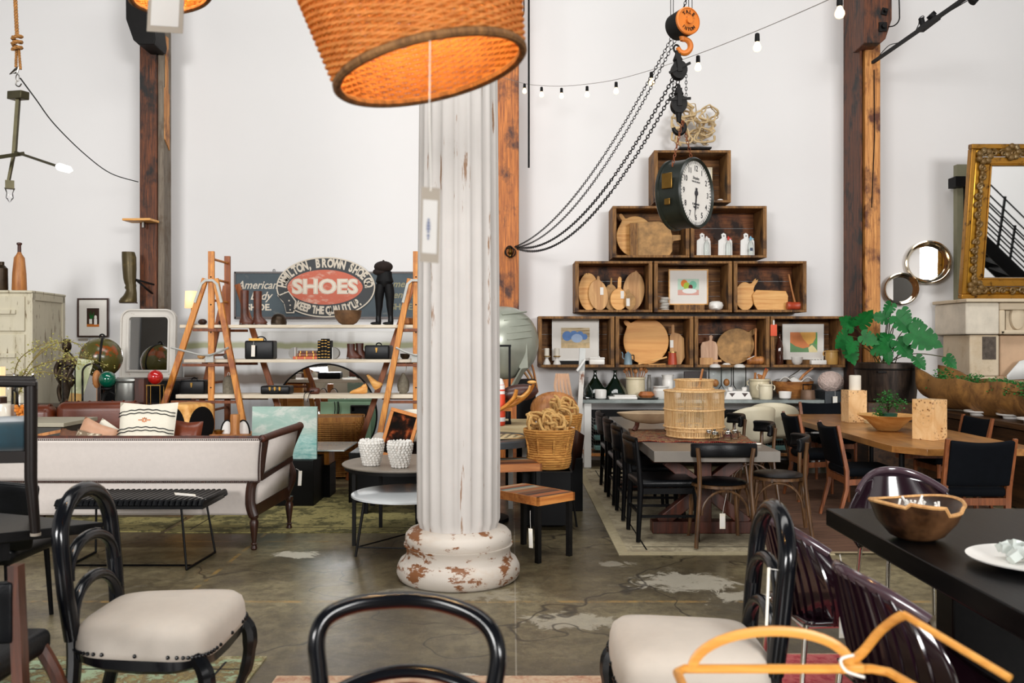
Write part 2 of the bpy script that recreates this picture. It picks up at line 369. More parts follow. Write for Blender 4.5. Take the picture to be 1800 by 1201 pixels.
def m_floor():
    m,nt,b = newmat('stained_polished_concrete'); v_ = coords(nt,(1,1,1)); L = nt.links
    f = noise(nt,v_,.55,10,.62,.5); o = ramp(nt,f,[(.34,H('#352e20')),(.5,H('#635941')),(.64,H('#8f8464'))])
    g = noise(nt,v_,2.3,10,.72,.8); o = mixc(nt,ramp(nt,g,[(.62,0.0),(.74,.65)]),o,H('#a59c88'))
    q = noise(nt,v_,1.3,8,.7,.3); o = mixc(nt,ramp(nt,q,[(.60,0.0),(.72,.5)]),o,H('#4a3c2a'))
    o = mixc(nt,ramp(nt,noise(nt,v_,11,9,.78,.4),[(.42,.5),(.56,0.0)]),o,H('#352c1f')); o = mixc(nt,ramp(nt,noise(nt,v_,60,4,.7),[(.58,0.0),(.72,.35)]),o,H('#a39a85'))
    sp = nt.nodes.new('ShaderNodeSeparateXYZ'); L.new(v_,sp.inputs[0])
    def M1(op,a,c=None):
        n = nt.nodes.new('ShaderNodeMath'); n.operation = op
        for i,x in enumerate((a,c)):
            if x is None: continue
            if hasattr(x,'links'): L.new(x,n.inputs[i])
            else: n.inputs[i].default_value = x
        return n.outputs[0]
    # pale repair patches
    nz = noise(nt,v_,5,8,.75,1.0)
    for (x,y,a,c,s_) in ((-1.62,6.62,.18,.11,.9),(1.15,5.85,.38,.22,.55),(1.62,5.5,.42,.16,.5),(.33,5.05,.30,.14,.4),(-.4,5.6,.5,.18,.25),(.75,6.35,.14,.10,.35),(-.25,4.2,.16,.05,.7)):
        dx = M1('DIVIDE',M1('SUBTRACT',sp.outputs[0],x),a); dy = M1('DIVIDE',M1('SUBTRACT',sp.outputs[1],y),c)
        d = M1('ADD',M1('MULTIPLY',dx,dx),M1('MULTIPLY',dy,dy)); d = M1('ADD',d,M1('MULTIPLY',M1('SUBTRACT',nz,.5),6.5))
        o = mixc(nt,ramp(nt,d,[(.55,s_),(1.0,0.0)]),o,H('#cfc8b6'))
    # worn yellow line and saw joints
    wear = ramp(nt,noise(nt,v_,3.5,8,.7),[(.45,0.0),(.6,.8)])
    def line(ax,at_,wd,c,amt):
        nonlocal o
        k = M1('LESS_THAN',M1('ABSOLUTE',M1('SUBTRACT',sp.outputs[ax],at_)),wd)
        if amt is None: k = M1('MULTIPLY',k,wear)
        else: k = M1('MULTIPLY',k,amt)
        o = mixc(nt,k,o,H(c))
    line(1,5.42,.022,'#b08a4a',None); line(1,7.05,.02,'#8f7440',None); line(0,-2.05,.015,'#a3813f',None)
    line(0,.02,.004,'#9a9384',.6); line(1,3.2,.005,'#26221c',.7)
    # fine cracks
    vo = nt.nodes.new('ShaderNodeTexVoronoi'); vo.feature = 'DISTANCE_TO_EDGE'; vo.inputs['Scale'].default_value = .55
    wv = nt.nodes.new('ShaderNodeVectorMath'); wv.operation = 'ADD'; n3 = nt.nodes.new('ShaderNodeTexNoise'); n3.inputs['Scale'].default_value = 2; L.new(v_,n3.inputs['Vector']); L.new(v_,wv.inputs[0]); L.new(n3.outputs['Color'],wv.inputs[1]); L.new(wv.outputs[0],vo.inputs['Vector'])
    o = mixc(nt,ramp(nt,vo.outputs['Distance'],[(.003,.8),(.006,0.0)]),o,H('#1d1812'))
    L.new(o,b.inputs['Base Color'])
    L.new(ramp(nt,g,[(.3,.26),(.7,.5)]),b.inputs['Roughness']); bump(nt,b,g,.12,.01); return m
M.floor = m_floor()
def m_seascape():
    m,nt,b = newmat('teal_seascape_paint'); v_ = coords(nt,(1,1,2.2)); sp = nt.nodes.new('ShaderNodeSeparateXYZ'); nt.links.new(coords(nt,(1,1,1)),sp.inputs[0])
    f = noise(nt,v_,3.5,8,.65,.6); o = ramp(nt,f,[(.3,H('#8fb0a4')),(.5,H('#9fb9ae')),(.6,H('#c6cdc4')),(.72,H('#8fa9a3'))])
    lo = ramp(nt,noise(nt,coords(nt,(3,3,9)),3.5,8,.7),[(.35,H('#62a09a')),(.65,H('#b0cdc6'))])
    o = mixc(nt,ramp(nt,sp.outputs[2],[(.20,1.0),(.27,0.0)]),o,lo)
    nt.links.new(o,b.inputs['Base Color']); setp(b,rough=.6); return m
M.sea = m_seascape()
def m_bands():
    m,nt,b = newmat('blurred_band_painting'); sp = nt.nodes.new('ShaderNodeSeparateXYZ'); nt.links.new(coords(nt,(1,1,1)),sp.inputs[0])
    f = noise(nt,coords(nt,(2.2,1,.8)),1.6,3,.5)
    mm = nt.nodes.new('ShaderNodeMath'); mm.operation = 'MULTIPLY_ADD'; nt.links.new(f,mm.inputs[0]); mm.inputs[1].default_value = .05; zz = nt.nodes.new('ShaderNodeMath'); zz.operation = 'MULTIPLY'; zz.inputs[1].default_value = .62; nt.links.new(sp.outputs[2],zz.inputs[0]); nt.links.new(zz.outputs[0],mm.inputs[2])
    W_,G_,B_,D_ = H('#d9d8d6'),H('#a9ab86'),H('#6f6054'),H('#8a8d92')
    o = ramp(nt,mm.outputs[0],[(.06,D_),(.20,H('#c9c9cc')),(.55,H('#cfcecf')),(.59,B_),(.65,B_),(.70,W_),(.86,W_),(.875,G_),(.905,G_),(.93,H('#dfdedb')),(1.0,H('#dcdbd6'))])
    o2 = mixc(nt,ramp(nt,noise(nt,coords(nt,(3.5,1,.3)),1.5,2,.5),[(.55,0.0),(.7,.35)]),o,H('#7c7264'))
    nt.links.new(o2,b.inputs['Base Color']); setp(b,rough=.35); return m
M.bands = m_bands()
def m_oldmaster():
    m,nt,b = newmat('dark_still_life_paint'); f = noise(nt,coords(nt,(1,1,1)),9,3,.5)
    o = ramp(nt,f,[(.46,H('#120c08')),(.56,H('#33190d')),(.64,H('#8a3f20')),(.72,H('#c98c50'))]); nt.links.new(o,b.inputs['Base Color']); setp(b,rough=.8,spec=.1); return m
M.oldmaster = m_oldmaster()
def m_striped(name,cols,sc,ax='x'):
    m,nt,b = newmat(name); sp = nt.nodes.new('ShaderNodeSeparateXYZ'); nt.links.new(coords(nt,(1,1,1)),sp.inputs[0])
    q = nt.nodes.new('ShaderNodeMath'); q.operation = 'MULTIPLY'; nt.links.new(sp.outputs['xyz'.index(ax)],q.inputs[0]); q.inputs[1].default_value = sc
    fl = nt.nodes.new('ShaderNodeMath'); fl.operation = 'FLOOR'; nt.links.new(q.outputs[0],fl.inputs[0])
    wn = nt.nodes.new('ShaderNodeTexWhiteNoise'); wn.noise_dimensions = '1D'; nt.links.new(fl.outputs[0],wn.inputs['W'])
    r = ramp(nt,wn.outputs['Value'],[(i/len(cols),H(c)) for i,c in enumerate(cols)]); nt.nodes[-1].color_ramp.interpolation = 'CONSTANT'
    s = [10,10,10]; s[1 if ax == 'x' else 0] = .8; f = noise(nt,coords(nt,tuple(s)),3,6)
    o = mixc(nt,ramp(nt,f,[(.45,0.0),(.75,.4)]),r,H('#3b2415')); nt.links.new(o,b.inputs['Base Color']); setp(b,rough=.5); return m
M.reclaimed = m_striped('reclaimed_coloured_slats',['#6b3a20','#8a6a4a','#2f211a','#9db0a8','#a35a2c','#4a3020','#6f8f8c','#b9a184'],26,'y')

M.clockcase = worn('black_green_clock_enamel','#1c211c','#6b5a34',4,.66,(1,1,1),.35,.06,'#2b2f22')
M.rustorange = plain('rusty_chain','#7a3f1c',.7,.4,20)
M.brass2 = plain('olive_patinated_brass','#4a4530',.4,.2,9,0,metal=.7)
M.bronzeboot = worn('greenish_bronze','#4d4124','#7c6a38',5,.55,(1,1,1),.4,.2,'#2e2614',metal=.4)
M.book1 = worn('pale_printed_page','#b8bd94','#dcd9c0',6,.5,(1,1,1),.7,.1)
M.greytop = plain('pale_grey_laminate','#a39c88',.5,.06,4)
M.greyapron = plain('dark_grey_edge','#3a3731',.5,.1,4)
M.blossom = plain('yellow_green_blossom','#a8a35c',.8,.3,30)
M.creampillow = plain('cream_woven_wool','#e2dccb',.9,.03,60,.4)
M.tan = plain('tan_satin','#b98d70',.45,.12,8)
M.brownvelvet = plain('brown_velvet','#5d3a26',.6,.4,9)
M.veined = worn('veined_cream_velvet','#7a6650','#d8ccb4',4,.5,(1,1,1),.7,.05)
M.teak2 = wood('dark_walnut_chair_wood','#1f0f09','#5d2f1a','z',7,.35,bmp=.1)
M.rustpad = plain('rust_woven_fabric','#c4572c',.85,.12,60,.5)
M.bootleather = plain('scuffed_brown_leather','#4f2413',.4,.5,9,.3)
M.boardold2 = plain('dark_old_wood','#6b4c30',.6,.5,9,.4)
M.browncloth = plain('dark_brown_wool','#1f120d',.9,.3,30,.4)
M.bookorange = plain('orange_leather','#c25122',.45,.1,9)
M.bookbrown = plain('brown_binding','#7c3a1d',.45,.3,9)
M.bookbrown2 = plain('dark_brown_binding','#54261a',.45,.3,9)
M.stoneweight = plain('grey_green_stone','#7d7666',.85,.25,30,.5)
M.signblue = worn('faded_slate_sign_paint','#46535a','#7c7f78',4,.62,(1,1,2),.6,.15,'#33404a')
M.black2 = worn('worn_black_sign_paint','#22272a','#4c4a44',6,.64,(1,1,1),.5,.1)
M.signcream = worn('cream_sign_lettering','#ddd2c0','#a89a86',8,.66,(1,1,1),.6,.1)
M.signcream2 = plain('pale_inline','#e9dccb',.6,.05,8)
M.signgold = plain('dull_gold_lettering','#8f8a6a',.6,.1,8)
M.signred = worn('faded_red_sign_paint','#cf6a50','#e0c3b0',7,.52,(1,1,2),.6,.2)
M.wickerh = wood('honey_willow','#8f5620','#cf9548','z',9,.7,bmp=.2)
M.palegl = plain('pale_glass_sheet','#c9d6d6',.08,.05,3,0,coat=.5)
M.giltframe = plain('orange_gilt_frame','#b4702f',.4,.25,14,.4,metal=.3)
M.greytop2 = plain('grey_brown_stone_top','#8d8377',.4,.12,5)
M.paleblue = plain('pale_marble_top','#cfd3d4',.25,.06,3)
M.rugbeigep = plain('beige_binding','#8a7a60',.95,.1,9)
M.ruggreen2 = m_rug('green_border_pile',['#4a4a38','#8f9a70','#7a6a45','#a9a382'],14)
M.glass2 = glass('pale_bottle_glass',(.95,.97,.965),.03,.14)
M.bluelabel = plain('dark_blue_label','#1f3350',.5)
M.fruitbg = plain('pale_mint_print','#b9d3c0',.7); M.orangepaint2 = plain('orange_print','#e07a2c',.7); M.lime = plain('lime_print','#a9c23e',.7); M.plumred = plain('plum_print','#6d2420',.7); M.aqua2 = plain('aqua_print','#79bfa2',.7); M.pinkpaint = plain('pink_print','#dba79a',.7)
M.redlacquer = worn('chipped_red_lacquer','#b8482c','#c98a5a',7,.6,(1,1,1),.4,.1)
M.straw = wood('straw_print','#9c845c','#e2d3b4','x',9,.8); M.eggblue = plain('blue_egg_print','#5f86bf',.7,.15); M.egglight = plain('pale_blue_egg_print','#a9c0e0',.7,.1)
M.brassl = plain('light_brass','#c9a86a',.35,.1,8,0,metal=.8)
M.enamel = plain('blue_grey_enamel','#7f97a3',.35,.15,9)
M.boardpink = wood('pink_beige_wood','#b08466','#d9b394','z',5,.6)
M.abgreen = plain('green_abstract','#6f9b6a',.7,.1,3); M.aborange = plain('orange_abstract','#e08a55',.7,.15,5); M.abyellow = plain('amber_abstract','#f0b45c',.7,.1,5); M.abcream = plain('cream_abstract','#efe0a8',.7); M.ablime = plain('lime_abstract','#5fae4a',.7)
M.tealglass = plain('teal_tinted_glassware','#6f9a96',.2,.2,8)
M.gourd = plain('gourd_orange','#b06a38',.5,.25,9)
M.darkboard = wood('dark_panel','#14161a','#3a2522','x',4,.5)
M.creamceramic2 = plain('pale_cream_glaze','#e6dcc0',.3,.05,5)
M.turned2 = wood('carved_brown_bowl','#6b3a18','#b0763c','x',5,.5)
M.ironbrown = plain('brown_metal','#7a5f4c',.5,.25,9,0,metal=.3)
M.smoky = plain('smoky_charcoal','#2b3136',.5,.5,3)
M.floatred = plain('orange_red_paint','#d9492a',.5,.08,5)
M.ply = wood('pale_plywood','#c2a878','#ddcba0','x',6,.6)
M.boatwood = wood('orange_boat_wood','#a85a18','#e09a45','x',4,.4)
M.darkbean = plain('dark_bean_wood','#4a2e28',.35,.2,8)
M.darktop = plain('dark_grey_table_top','#3c4043',.35,.15,5)
M.edgeorange = wood('orange_edge_wood','#9c5220','#d08a45','x',5,.5)
M.jute2 = plain('straw_rope','#d6aa68',.85,.25,40,.5)
M.birch = worn('peeling_white_birch_paint','#e2ddd6','#8a5a42',6,.54,(2,2,.8),.7,.1)
M.greyboard = plain('grey_white_board','#c9cbc8',.6,.08,6)
M.concretetop = plain('grey_concrete_top','#6f6961',.34,.12,5)
M.redfringe = plain('red_wool_fringe','#a8281c',.9,.3,30)
M.boatpale = plain('pale_sanded_wood','#b39b7c',.6,.2,6)
M.fernpot = plain('teal_plastic_pot','#12584a',.4)
M.darkbench = wood('dark_bench_wood','#24160c','#5a3c22','y',5,.4,bmp=.2)
M.stemgreen = plain('brown_green_stem','#4b4a22',.6,.3,20)
M.stonedark = plain('dark_mottled_stone','#5b5148',.9,.4,20,.4)
M.stonepink = plain('warm_pink_stone','#cfae8e',.8,.12,3,.3)
M.giltbright = worn('bright_gilt_cove','#d39a33','#7a4f1c',5,.6,(1,1,1),.3,.15,metal=.7)
M.giltdark = worn('tarnished_gilt_scrolls','#7d6034','#c9b48a',9,.58,(1,1,1),.45,.1,'#4a3820',metal=.3)
M.olivepanel = plain('olive_grey_shadow','#83826a',.7,.1,4)  # shadow tone for the strip behind the ornate mirror, put into the colour
M.chromewarm = plain('warm_polished_steel','#c8b89e',.12,.08,4,0,metal=1.0)
M.bowlwood = wood('dark_spalted_bowl','#150c07','#38210f','x',5,.35,'#63442b',bmp=.1)
M.crystal = plain('crystal_chunks','#dfe6e0',.12,.05,8,0,trans=.35)
M.plumrim = plain('plum_rim',(.06,.035,.045),.2,.2,8,0,coat=.6)
M.cane = wood('honey_bentwood_cane','#b87828','#dda04a','x',6,.4,bmp=.05)
# ================================================================ setting
WY = 11.9
m = MB(); m.box((0,2.5,-.05),(26,20,.1)); tag(m.out('floor',M.floor,smooth=False),'stained polished concrete floor with pale patches and a worn yellow line',kind='structure')
m = MB(); m.box((0,WY+.06,4.2),(26,.12,8.6)); tag(m.out('wall_back',M.wall,smooth=False),'tall plain white back wall',kind='structure')
m = MB(); m.box((-12.5,2.5,3.5),(.12,19.8,7)); tag(m.out('wall_left',M.wall,smooth=False),kind='structure')
m = MB(); m.box((12.5,2.5,3.5),(.12,19.8,7)); tag(m.out('wall_right',M.wall,smooth=False),kind='structure')
m = MB(); m.box((0,-7.4,2.6),(24.8,.12,5.2)); tag(m.out('wall_rear',M.rearwall,smooth=False),kind='structure')
# ---------------------------------------------------------------- timber posts
def post(label,x0,x1,y0,y1,mats,front):
    t = thing('timber_post',label,'post',((x0+x1) /2,(y0+y1) /2,0),group=None); w_ = x1 - x0; d = y1 - y0
    m = MB(); m.box((0,0,3.25),(w_,d,6.5)); m.out('post_shaft',mats,t,bevel=.012); return t
tl = post('dark charred timber post at the left, behind the silver framed mirror',WX(245,11.35),WX(275.5,11.35),11.35,11.62,M.postdark,0)
m = MB(); m.box((.152,.02,3.1),(.08,.24,6.2)); m.out('grey_side_board',M.postgrey,tl,bevel=.006)
m = MB(); m.box((.196,-.02,5.15),(.012,.09,.82)); m.out('light_patch',M.postlight,tl)
m = MB(); m.add([(.193,-.10,4.9 - .02),(.193,.06,4.83),(.193,.06,4.1),(.193,-.10,4.22),(.203,-.10,4.88),(.203,.06,4.83),(.203,.06,4.1),(.203,-.10,4.22)],[(0,1,2,3),(7,6,5,4),(0,4,5,1),(1,5,6,2),(2,6,7,3),(3,7,4,0)]); m.out('light_patch',M.postlight,tl)
def corbel(px0,px1,d,pz,pts,mat,label,depth=.3):
    """dark bracket block; outline in px around the post top"""
    m = MB(); m.X = TR(0,0,0); poly = [(WX(a,d),WZ(b,d)) for a,b in pts]
    m.X = TR(0,d+depth,0) @ UP; m.prism([(x,z) for x,z in poly],0,depth); t = thing('corbel_bracket',label,'bracket'); m.out('corbel_block',mat,t,bevel=.01); return t
corbel(220,272,10.95,0,[(220,-60),(267,-60),(268,33),(273,68),(271,78),(243,78),(234,70),(221,33)],M.rust,'black iron corbel shoe on the upper part of the left timber post',.38)
cbt = corbel(1520,1568,10.95,0,[(1519,-60),(1568,-60),(1568,34),(1557,68),(1548,76),(1519,76)],M.postdark,'dark chamfered timber corbel on top of the right timber post',.38)
for px,py,s_ in ((1554,21,.055),(1551,48,.075)):
    m = MB(); p = P(px,py,10.95); m.box(p+V((0,-.015,0)),(s_*1.3,.02,s_*1.5),RY(14 if s_ < .06 else 0).to_3x3()); m.cyl(p+V((0,-.07,0)),p,s_*.4,n=6)
    m.out('bolt_plate',M.rust,cbt)
t = post('narrow orange-brown timber post showing to the right of the white column',WX(874,11.4),WX(912,11.4),11.4,11.75,M.postorange,0)
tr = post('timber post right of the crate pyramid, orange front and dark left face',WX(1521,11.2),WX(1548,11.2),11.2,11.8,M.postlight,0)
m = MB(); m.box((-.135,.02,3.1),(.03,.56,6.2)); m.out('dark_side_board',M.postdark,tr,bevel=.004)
m = MB(); m.tube([(.01,-.308,5.05),(.015,-.31,4.2),(-.02,-.31,3.3)],.006,5); m.out('hanging_cable',M.black,tr)
# ---------------------------------------------------------------- white fluted column
COLX,COLY = WX(806,6.0),6.0
t = thing('fluted_column','thick peeling white fluted wooden column on a round moulded base, in the middle of the floor','column',(COLX,COLY,0))
NF = 20; prof = [(.262,.30),(.268,.36),(.283,.40),(.284,.9),(.278,2.0),(.266,3.4),(.255,4.6),(.25,5.6)]
def flute(a,i):
    if i in (0,): return 1.02
    k = (a/(2*pi) *NF) % 1; d = abs(k - .5) *2            # 0 centre of flute, 1 at the fillet
    return 1 - (0 if d > .72 else .052*sqrt(max(0,1 - (d/.72) ** 2))) *(1 if i > 1 else .2)
m = MB(); m.lathe([(r,z) for r,z in prof],(0,0,0),NF*12,wob=flute); m.out('column_shaft',M.column,t,ang=60)
m = MB(); m.lathe([(.39,0),(.405,.012),(.418,.045),(.415,.085),(.395,.125),(.375,.135),(.362,.145),(.352,.175),(.35,.205),(.368,.225),(.37,.235)],n=72); m.out('column_plinth',M.colbase,t,ang=50)
m = MB(); m.lathe([(.34,.225),(.352,.235),(.362,.265),(.357,.30),(.335,.325),(.30,.335),(.275,.345),(.26,.35)],n=72); m.out('torus_moulding',M.colbase,t,ang=50)
# ---------------------------------------------------------------- hanging wicker lampshades
def weave(m,outline,z0,z1,rows,n,r,amp,stakes,sr,wave=None):
    """woven wall: outline(a, z) -> (x, y); horizontal strands pass in and out of upright stakes"""
    for i in range(rows):
        z = z0+(z1 - z0) *(i+.5) /rows; pts = []
        for k in range(n):
            a = 2*pi*k/n; x,y = outline(a,z); q = sin(a*stakes/2+pi*(i % 2)) *amp; L = sqrt(x*x+y*y) or 1
            pts.append((x*(1+q/L),y*(1+q/L),z))
        m.tube(pts,r,4,True,up=(0,0,1))
    for k in range(stakes):
        a = 2*pi*(k+.5) /stakes; x0,y0 = outline(a,z0); x1,y1 = outline(a,z1); m.cyl((x0,y0,z0),(x1,y1,z1),sr,n=5)
def shade(label,loc,tilt,r0,r1,h,cord_to):
    t = thing('wicker_lampshade',label,'lampshade',loc); t.rotation_euler = tilt
    ol = lambda a,z: ((r0+(r1 - r0) *z/h) *cos(a),(r0+(r1 - r0) *z/h) *sin(a))
    m = MB(); weave(m,ol,.01,h,58,128,.0043,.0052,64,.003); m.out('woven_shade',M.wicker_in,t)
    m = MB(); m.tube([ol(2*pi*k/64,0) +(0,) for k in range(64)],.011,8,True); m.out('rim_braid',M.wickerdark,t); m = MB(); m.tube([ol(2*pi*k/64,h) +(h,) for k in range(64)],.011,8,True); m.out('rim_braid',M.wickerdark,t)
    m = MB(); m.ell((0,0,h*.62),.045); m.out('light_bulb',M.warmbulb,t)
    m = MB(); m.cyl((0,0,h*.68),(0,0,h*.86),.022); m.cyl((0,0,h*.8),(0,0,h+.9),.005,n=6)
    for k in range(3):
        a = 2*pi*k/3; m.cyl((0,0,h*.86),(ol(a,h)[0],ol(a,h)[1],h),.004,n=5)
    m.out('lamp_fitting',M.black,t)
    l = bpy.data.lights.new('bulb_glow','POINT'); l.energy = 110; l.color = (1,.60,.24); l.shadow_soft_size = .05
    lo = bpy.data.objects.new('bulb_glow',l); C.objects.link(lo); lo.parent = t; lo.location = (0,0,h*.62); return t
def m_wick():
    mt,nt,b = newmat('lit_wicker_strand'); f = noise(nt,coords(nt,(4,4,16)),5,6); nt.links.new(ramp(nt,f,[(.3,H('#a8672a')),(.7,H('#e2a559'))]),b.inputs['Base Color']); setp(b,rough=.7)
    tr_ = nt.nodes.new('ShaderNodeBsdfTranslucent'); tr_.inputs[0].default_value = (.95,.55,.18,1); x = nt.nodes.new('ShaderNodeMixShader'); x.inputs[0].default_value = .45
    nt.links.new(b.outputs[0],x.inputs[1]); nt.links.new(tr_.outputs[0],x.inputs[2]); nt.links.new(x.outputs[0],nt.nodes['Material Output'].inputs[0]); return mt
M.wicker_in = m_wick(); M.wickerdark = wood('dark_wicker_braid','#4e3012','#94683a','z',12,.8); M.warmbulb = emis('warm_bulb',(1,.62,.25),12)
D = 2.2; c = P(757,124,D)
shade('large tapered wicker lampshade hanging tilted in the foreground, glowing orange inside',c,(0,rad(-13),0),.236,.315,.46,0)
D = 3.4; c = P(300,-6,D)
shade('smaller wicker lampshade cut off by the top edge at left, only its orange rim visible',c,(0,rad(-10),0),.145,.20,.3,0)
def hangtag(label,corners,d,string,name='price_tag',dots=True,group=None,big=False):
    """card whose corners are given as points, hanging on a string"""
    t = thing(name,label,'tag',P(*corners[0],d)); o = P(*corners[0],d)
    a,b,c_ = [P(*q,d) - o for q in (corners[0],corners[1],corners[2])]
    e = V((0,.0015,0)); dd = a+c_ - b
    m = MB(); m.add([a,b,c_,dd,a+e,b+e,c_+e,dd+e],[(0,1,2,3),(7,6,5,4),(0,4,5,1),(1,5,6,2),(2,6,7,3),(3,7,4,0)]); m.out('card',M.kraft if big else M.wax,t,smooth=False)
    def at(u,v_): return a+(b - a) *u+(dd - a) *v_ - V((0,.0012,0))
    m = MB(); q = [at(.1,.17),at(.88,.17),at(.88,.88),at(.1,.88)]; m.add(q+[p+V((0,.001,0)) for p in q],[(0,1,2,3),(7,6,5,4),(0,4,5,1),(1,5,6,2),(2,6,7,3),(3,7,4,0)]); m.out('paper_label',M['tagpaper' if big else 'paper'],t,smooth=False)
    if dots:
        m = MB()
        for v_,wd in ((.42,.1),(.46,.16),(.5,.2),(.54,.2),(.58,.12),(.63,.14),(.67,.08)):
            q = [at(.42 - wd/2,v_),at(.42+wd/2,v_),at(.42+wd/2,v_+.03),at(.42 - wd/2,v_+.03)]; q = [p - V((0,.0012,0)) for p in q]; m.add(q,[(0,1,2,3)])
        m.out('handwriting',M.blue_ink,t,smooth=False)
    m = MB(); m.tube([at(.5,.05)] +[P(*s_[:2],s_[2] if len(s_) > 2 else d) - o for s_ in string],.0012,5); m.out('string',M.paper,t)
    return t
hangtag('large white price tag hanging on a long string below the big wicker lampshade',[(741,328),(774,331),(771,463)],1.96,[(757,300),(755,200),(756,40,1.965)],big=True)
hangtag('big blurred paper tag hanging under the small wicker lampshade at the top left',[(262,-34),(325,-30),(321,59)],2.6,[(290,-70)],dots=False,big=True)
# ---------------------------------------------------------------- string of bulbs
BL = [(922,151,11.2),(952,157,10.9),(987,159,10.5),(1032,156,9.9),(1083,149,9.1),(1145,132,8.3),(1227,104,7.2),(1331,66,6.1),(1476,2,5.0)]
WR = [(880,135,11.3),(922,147,11.2),(952,150.5,10.9),(987,151.5,10.5),(1032,148,9.9),(1083,140,9.1),(1145,123,8.3),(1227,95,7.2),(1331,54,6.1),(1460,-2,5.05),(1560,-50,4.6)]
def cr(pts,n=6):
    pts = [V(p) for p in pts]; o = []
    for i in range(len(pts) - 1):
        a,b,c_,d = pts[max(i - 1,0)],pts[i],pts[i+1],pts[min(i+2,len(pts) - 1)]
        for k in range(n):
            t_ = k/n; o.append(.5*((2*b) +(c_ - a) *t_+(2*a - 5*b+4*c_ - d) *t_*t_+(3*b - a - 3*c_+d) *t_ ** 3))
    return o+[pts[-1]]
m = MB(); m.tube(cr([P(*q) for q in WR]),.0028,5); m.solo('string_light_cable',M.darkstone,'thin cable of the string lights sagging across the wall from the middle post','cable')
desc = ['beside the middle timber post','second from the middle post','third from the middle post','fourth from the middle post','left of the hoist chains, fifth from the middle post','just left of the hook blocks over the chains','just right of the hook blocks','between the hoist and the top right corner','largest, at the top edge near the right post']
for i,(px,py,d) in enumerate(BL):
    p = P(px,py,d); wz = WZ(WR[i+1][1],WR[i+1][2]) if i < 8 else p.z+.03
    t = thing('string_bulb','small lit string-light bulb ' +desc[i],'light bulb',p,group=None)
    m = MB(); m.lathe([(.008,.03),(.016,.025),(.018,-.02),(.014,-.03)],n=12); m.out('bulb_socket',M.black,t)
    m = MB(); m.lathe([(.012,-.028),(.016,-.04),(.027,-.062),(.028,-.078),(.020,-.093),(.001,-.101)],n=14); m.out('glass_bulb',M.filament,t)
# ---------------------------------------------------------------- chain hoist, hook blocks, clock
HD = 7.0
t = thing('chain_hoist','orange round chain hoist drum with raised letters, hanging from the ceiling','hoist',P(1200,42,HD))
R3 = (RZ(24) @ RX(90)).to_3x3()     # drum axis, turned a little to the right
m = MB(); m.lathe([(.085,-.10),(.105,-.09),(.108,.06)],n=40,R=R3); m.out('drum_body',M.rust,t)
m = MB(); m.lathe([(.108,.06),(.108,.078),(.098,.083),(.098,.078),(.001,.078)],n=40,R=R3); m.lathe([(.026,.076),(.026,.10),(.001,.10)],n=16,R=R3); m.out('orange_face',M.orangepaint,t)
m = MB(); X0 = RZ(24) @ RX(90) @ TR(0,0,.080)
for s_,a0,st in (('YALE',90,-26),('1½TON',270,22)):
    n_ = len(s_); m = MB()
    for i,ch in enumerate(s_):
        a = a0+(i - (n_ - 1) /2) *st; m.text(ch,.040 if s_ == 'YALE' else .034,X0 @ RZ(a) @ TR(.068,0,0) @ RZ(-90 if a0 == 90 else 90),.003,off=.0008)
    m.out('raised_lettering',M.darkwood,t)
m = MB(); hk = []
for k in range(19):
    a = rad(110 - k*15.5); hk.append((cos(a) *.05+.012,0,sin(a) *.055 - .178))
m.tube(hk,[.018+.006*sin(pi*k/18) for k in range(19)],8); m.cyl((0,0,-.10),(0,0,-.135),.03,.02); m.out('hook',M.orangepaint,t)
m = MB()
for q in ((-.095,0),(-.07,.02),(.05,.01),(.075,0)): m.cyl((q[0],q[1],.06),(q[0] +.001,q[1],2.6),.003,n=5)
m.out('steel_rope',M.rust,t)
m = MB(); m.chain([(.0,0,.1),(.06,0,.3),(.22,0,1.1)],.034,.0035); m.out('lift_chain',M.rust,t)
def hookblock(name,label,px,py,hookpart,tilt):
    t = thing(name,label,'hook block',P(px,py,HD)); t.rotation_euler = (0,rad(tilt),0)
    for yy in (-.035,.035):
        m = MB(); o = []
        for k in range(24):
            a = 2*pi*k/24; o.append((cos(a) *.062,sin(a) *.072 - .01))
        m.X = TR(0,yy,0) @ UP; m.prism([(x,y) for x,y in o],-.006,.006); m.out('cheek_plate',M.rust,t)
    m = MB(); m.lathe([(.02,-.03),(.058,-.028),(.05,0),(.058,.028),(.02,.03)],n=20,R=RX(90).to_3x3()); m.out('sheave',M.bronze,t)
    m = MB(); m.bar((-.085,-.04,-.03 if hookpart == 0 else .02),(.088,-.04,.03 if hookpart == 0 else .03),.02,.018); m.bar((0,-.048,.11),(0,-.048,-.03),.035,.014); m.lathe([(.028,.05),(.04,.075),(.018,.12),(.012,.15)],n=12); m.out('strap',M.rust,t)
    m = MB()
    if hookpart == 0: m.tube([(cos(a) *.022,0,sin(a) *.03+.165) for a in [2*pi*k/14 for k in range(14)]],.008,6,True)
    else:
        m.cyl((0,0,-.06),(0,0,-.145),.028,.016)
        m.tube([(cos(rad(90 - k*14)) *.043+.002,0,sin(rad(90 - k*14)) *.048 - .19) for k in range(20)],[.015+.007*sin(pi*k/19) for k in range(20)],8)
    m.out('shackle' if hookpart == 0 else 'hook',M.rust,t); return t
hookblock('hook_block','upper black iron pulley block hanging from the orange hoist hook',1193,122,0,-6)
hookblock('hook_block','lower black iron pulley block with a hook, in front of the driftwood sculpture',1193,182,1,0)
def sag(a,b,s_,n=24): return [V(a).lerp(V(b),i/n) +V((0,0,-4*s_*(i/n) *(1 - i/n))) for i in range(n+1)]
pa = P(905,434,11.25)
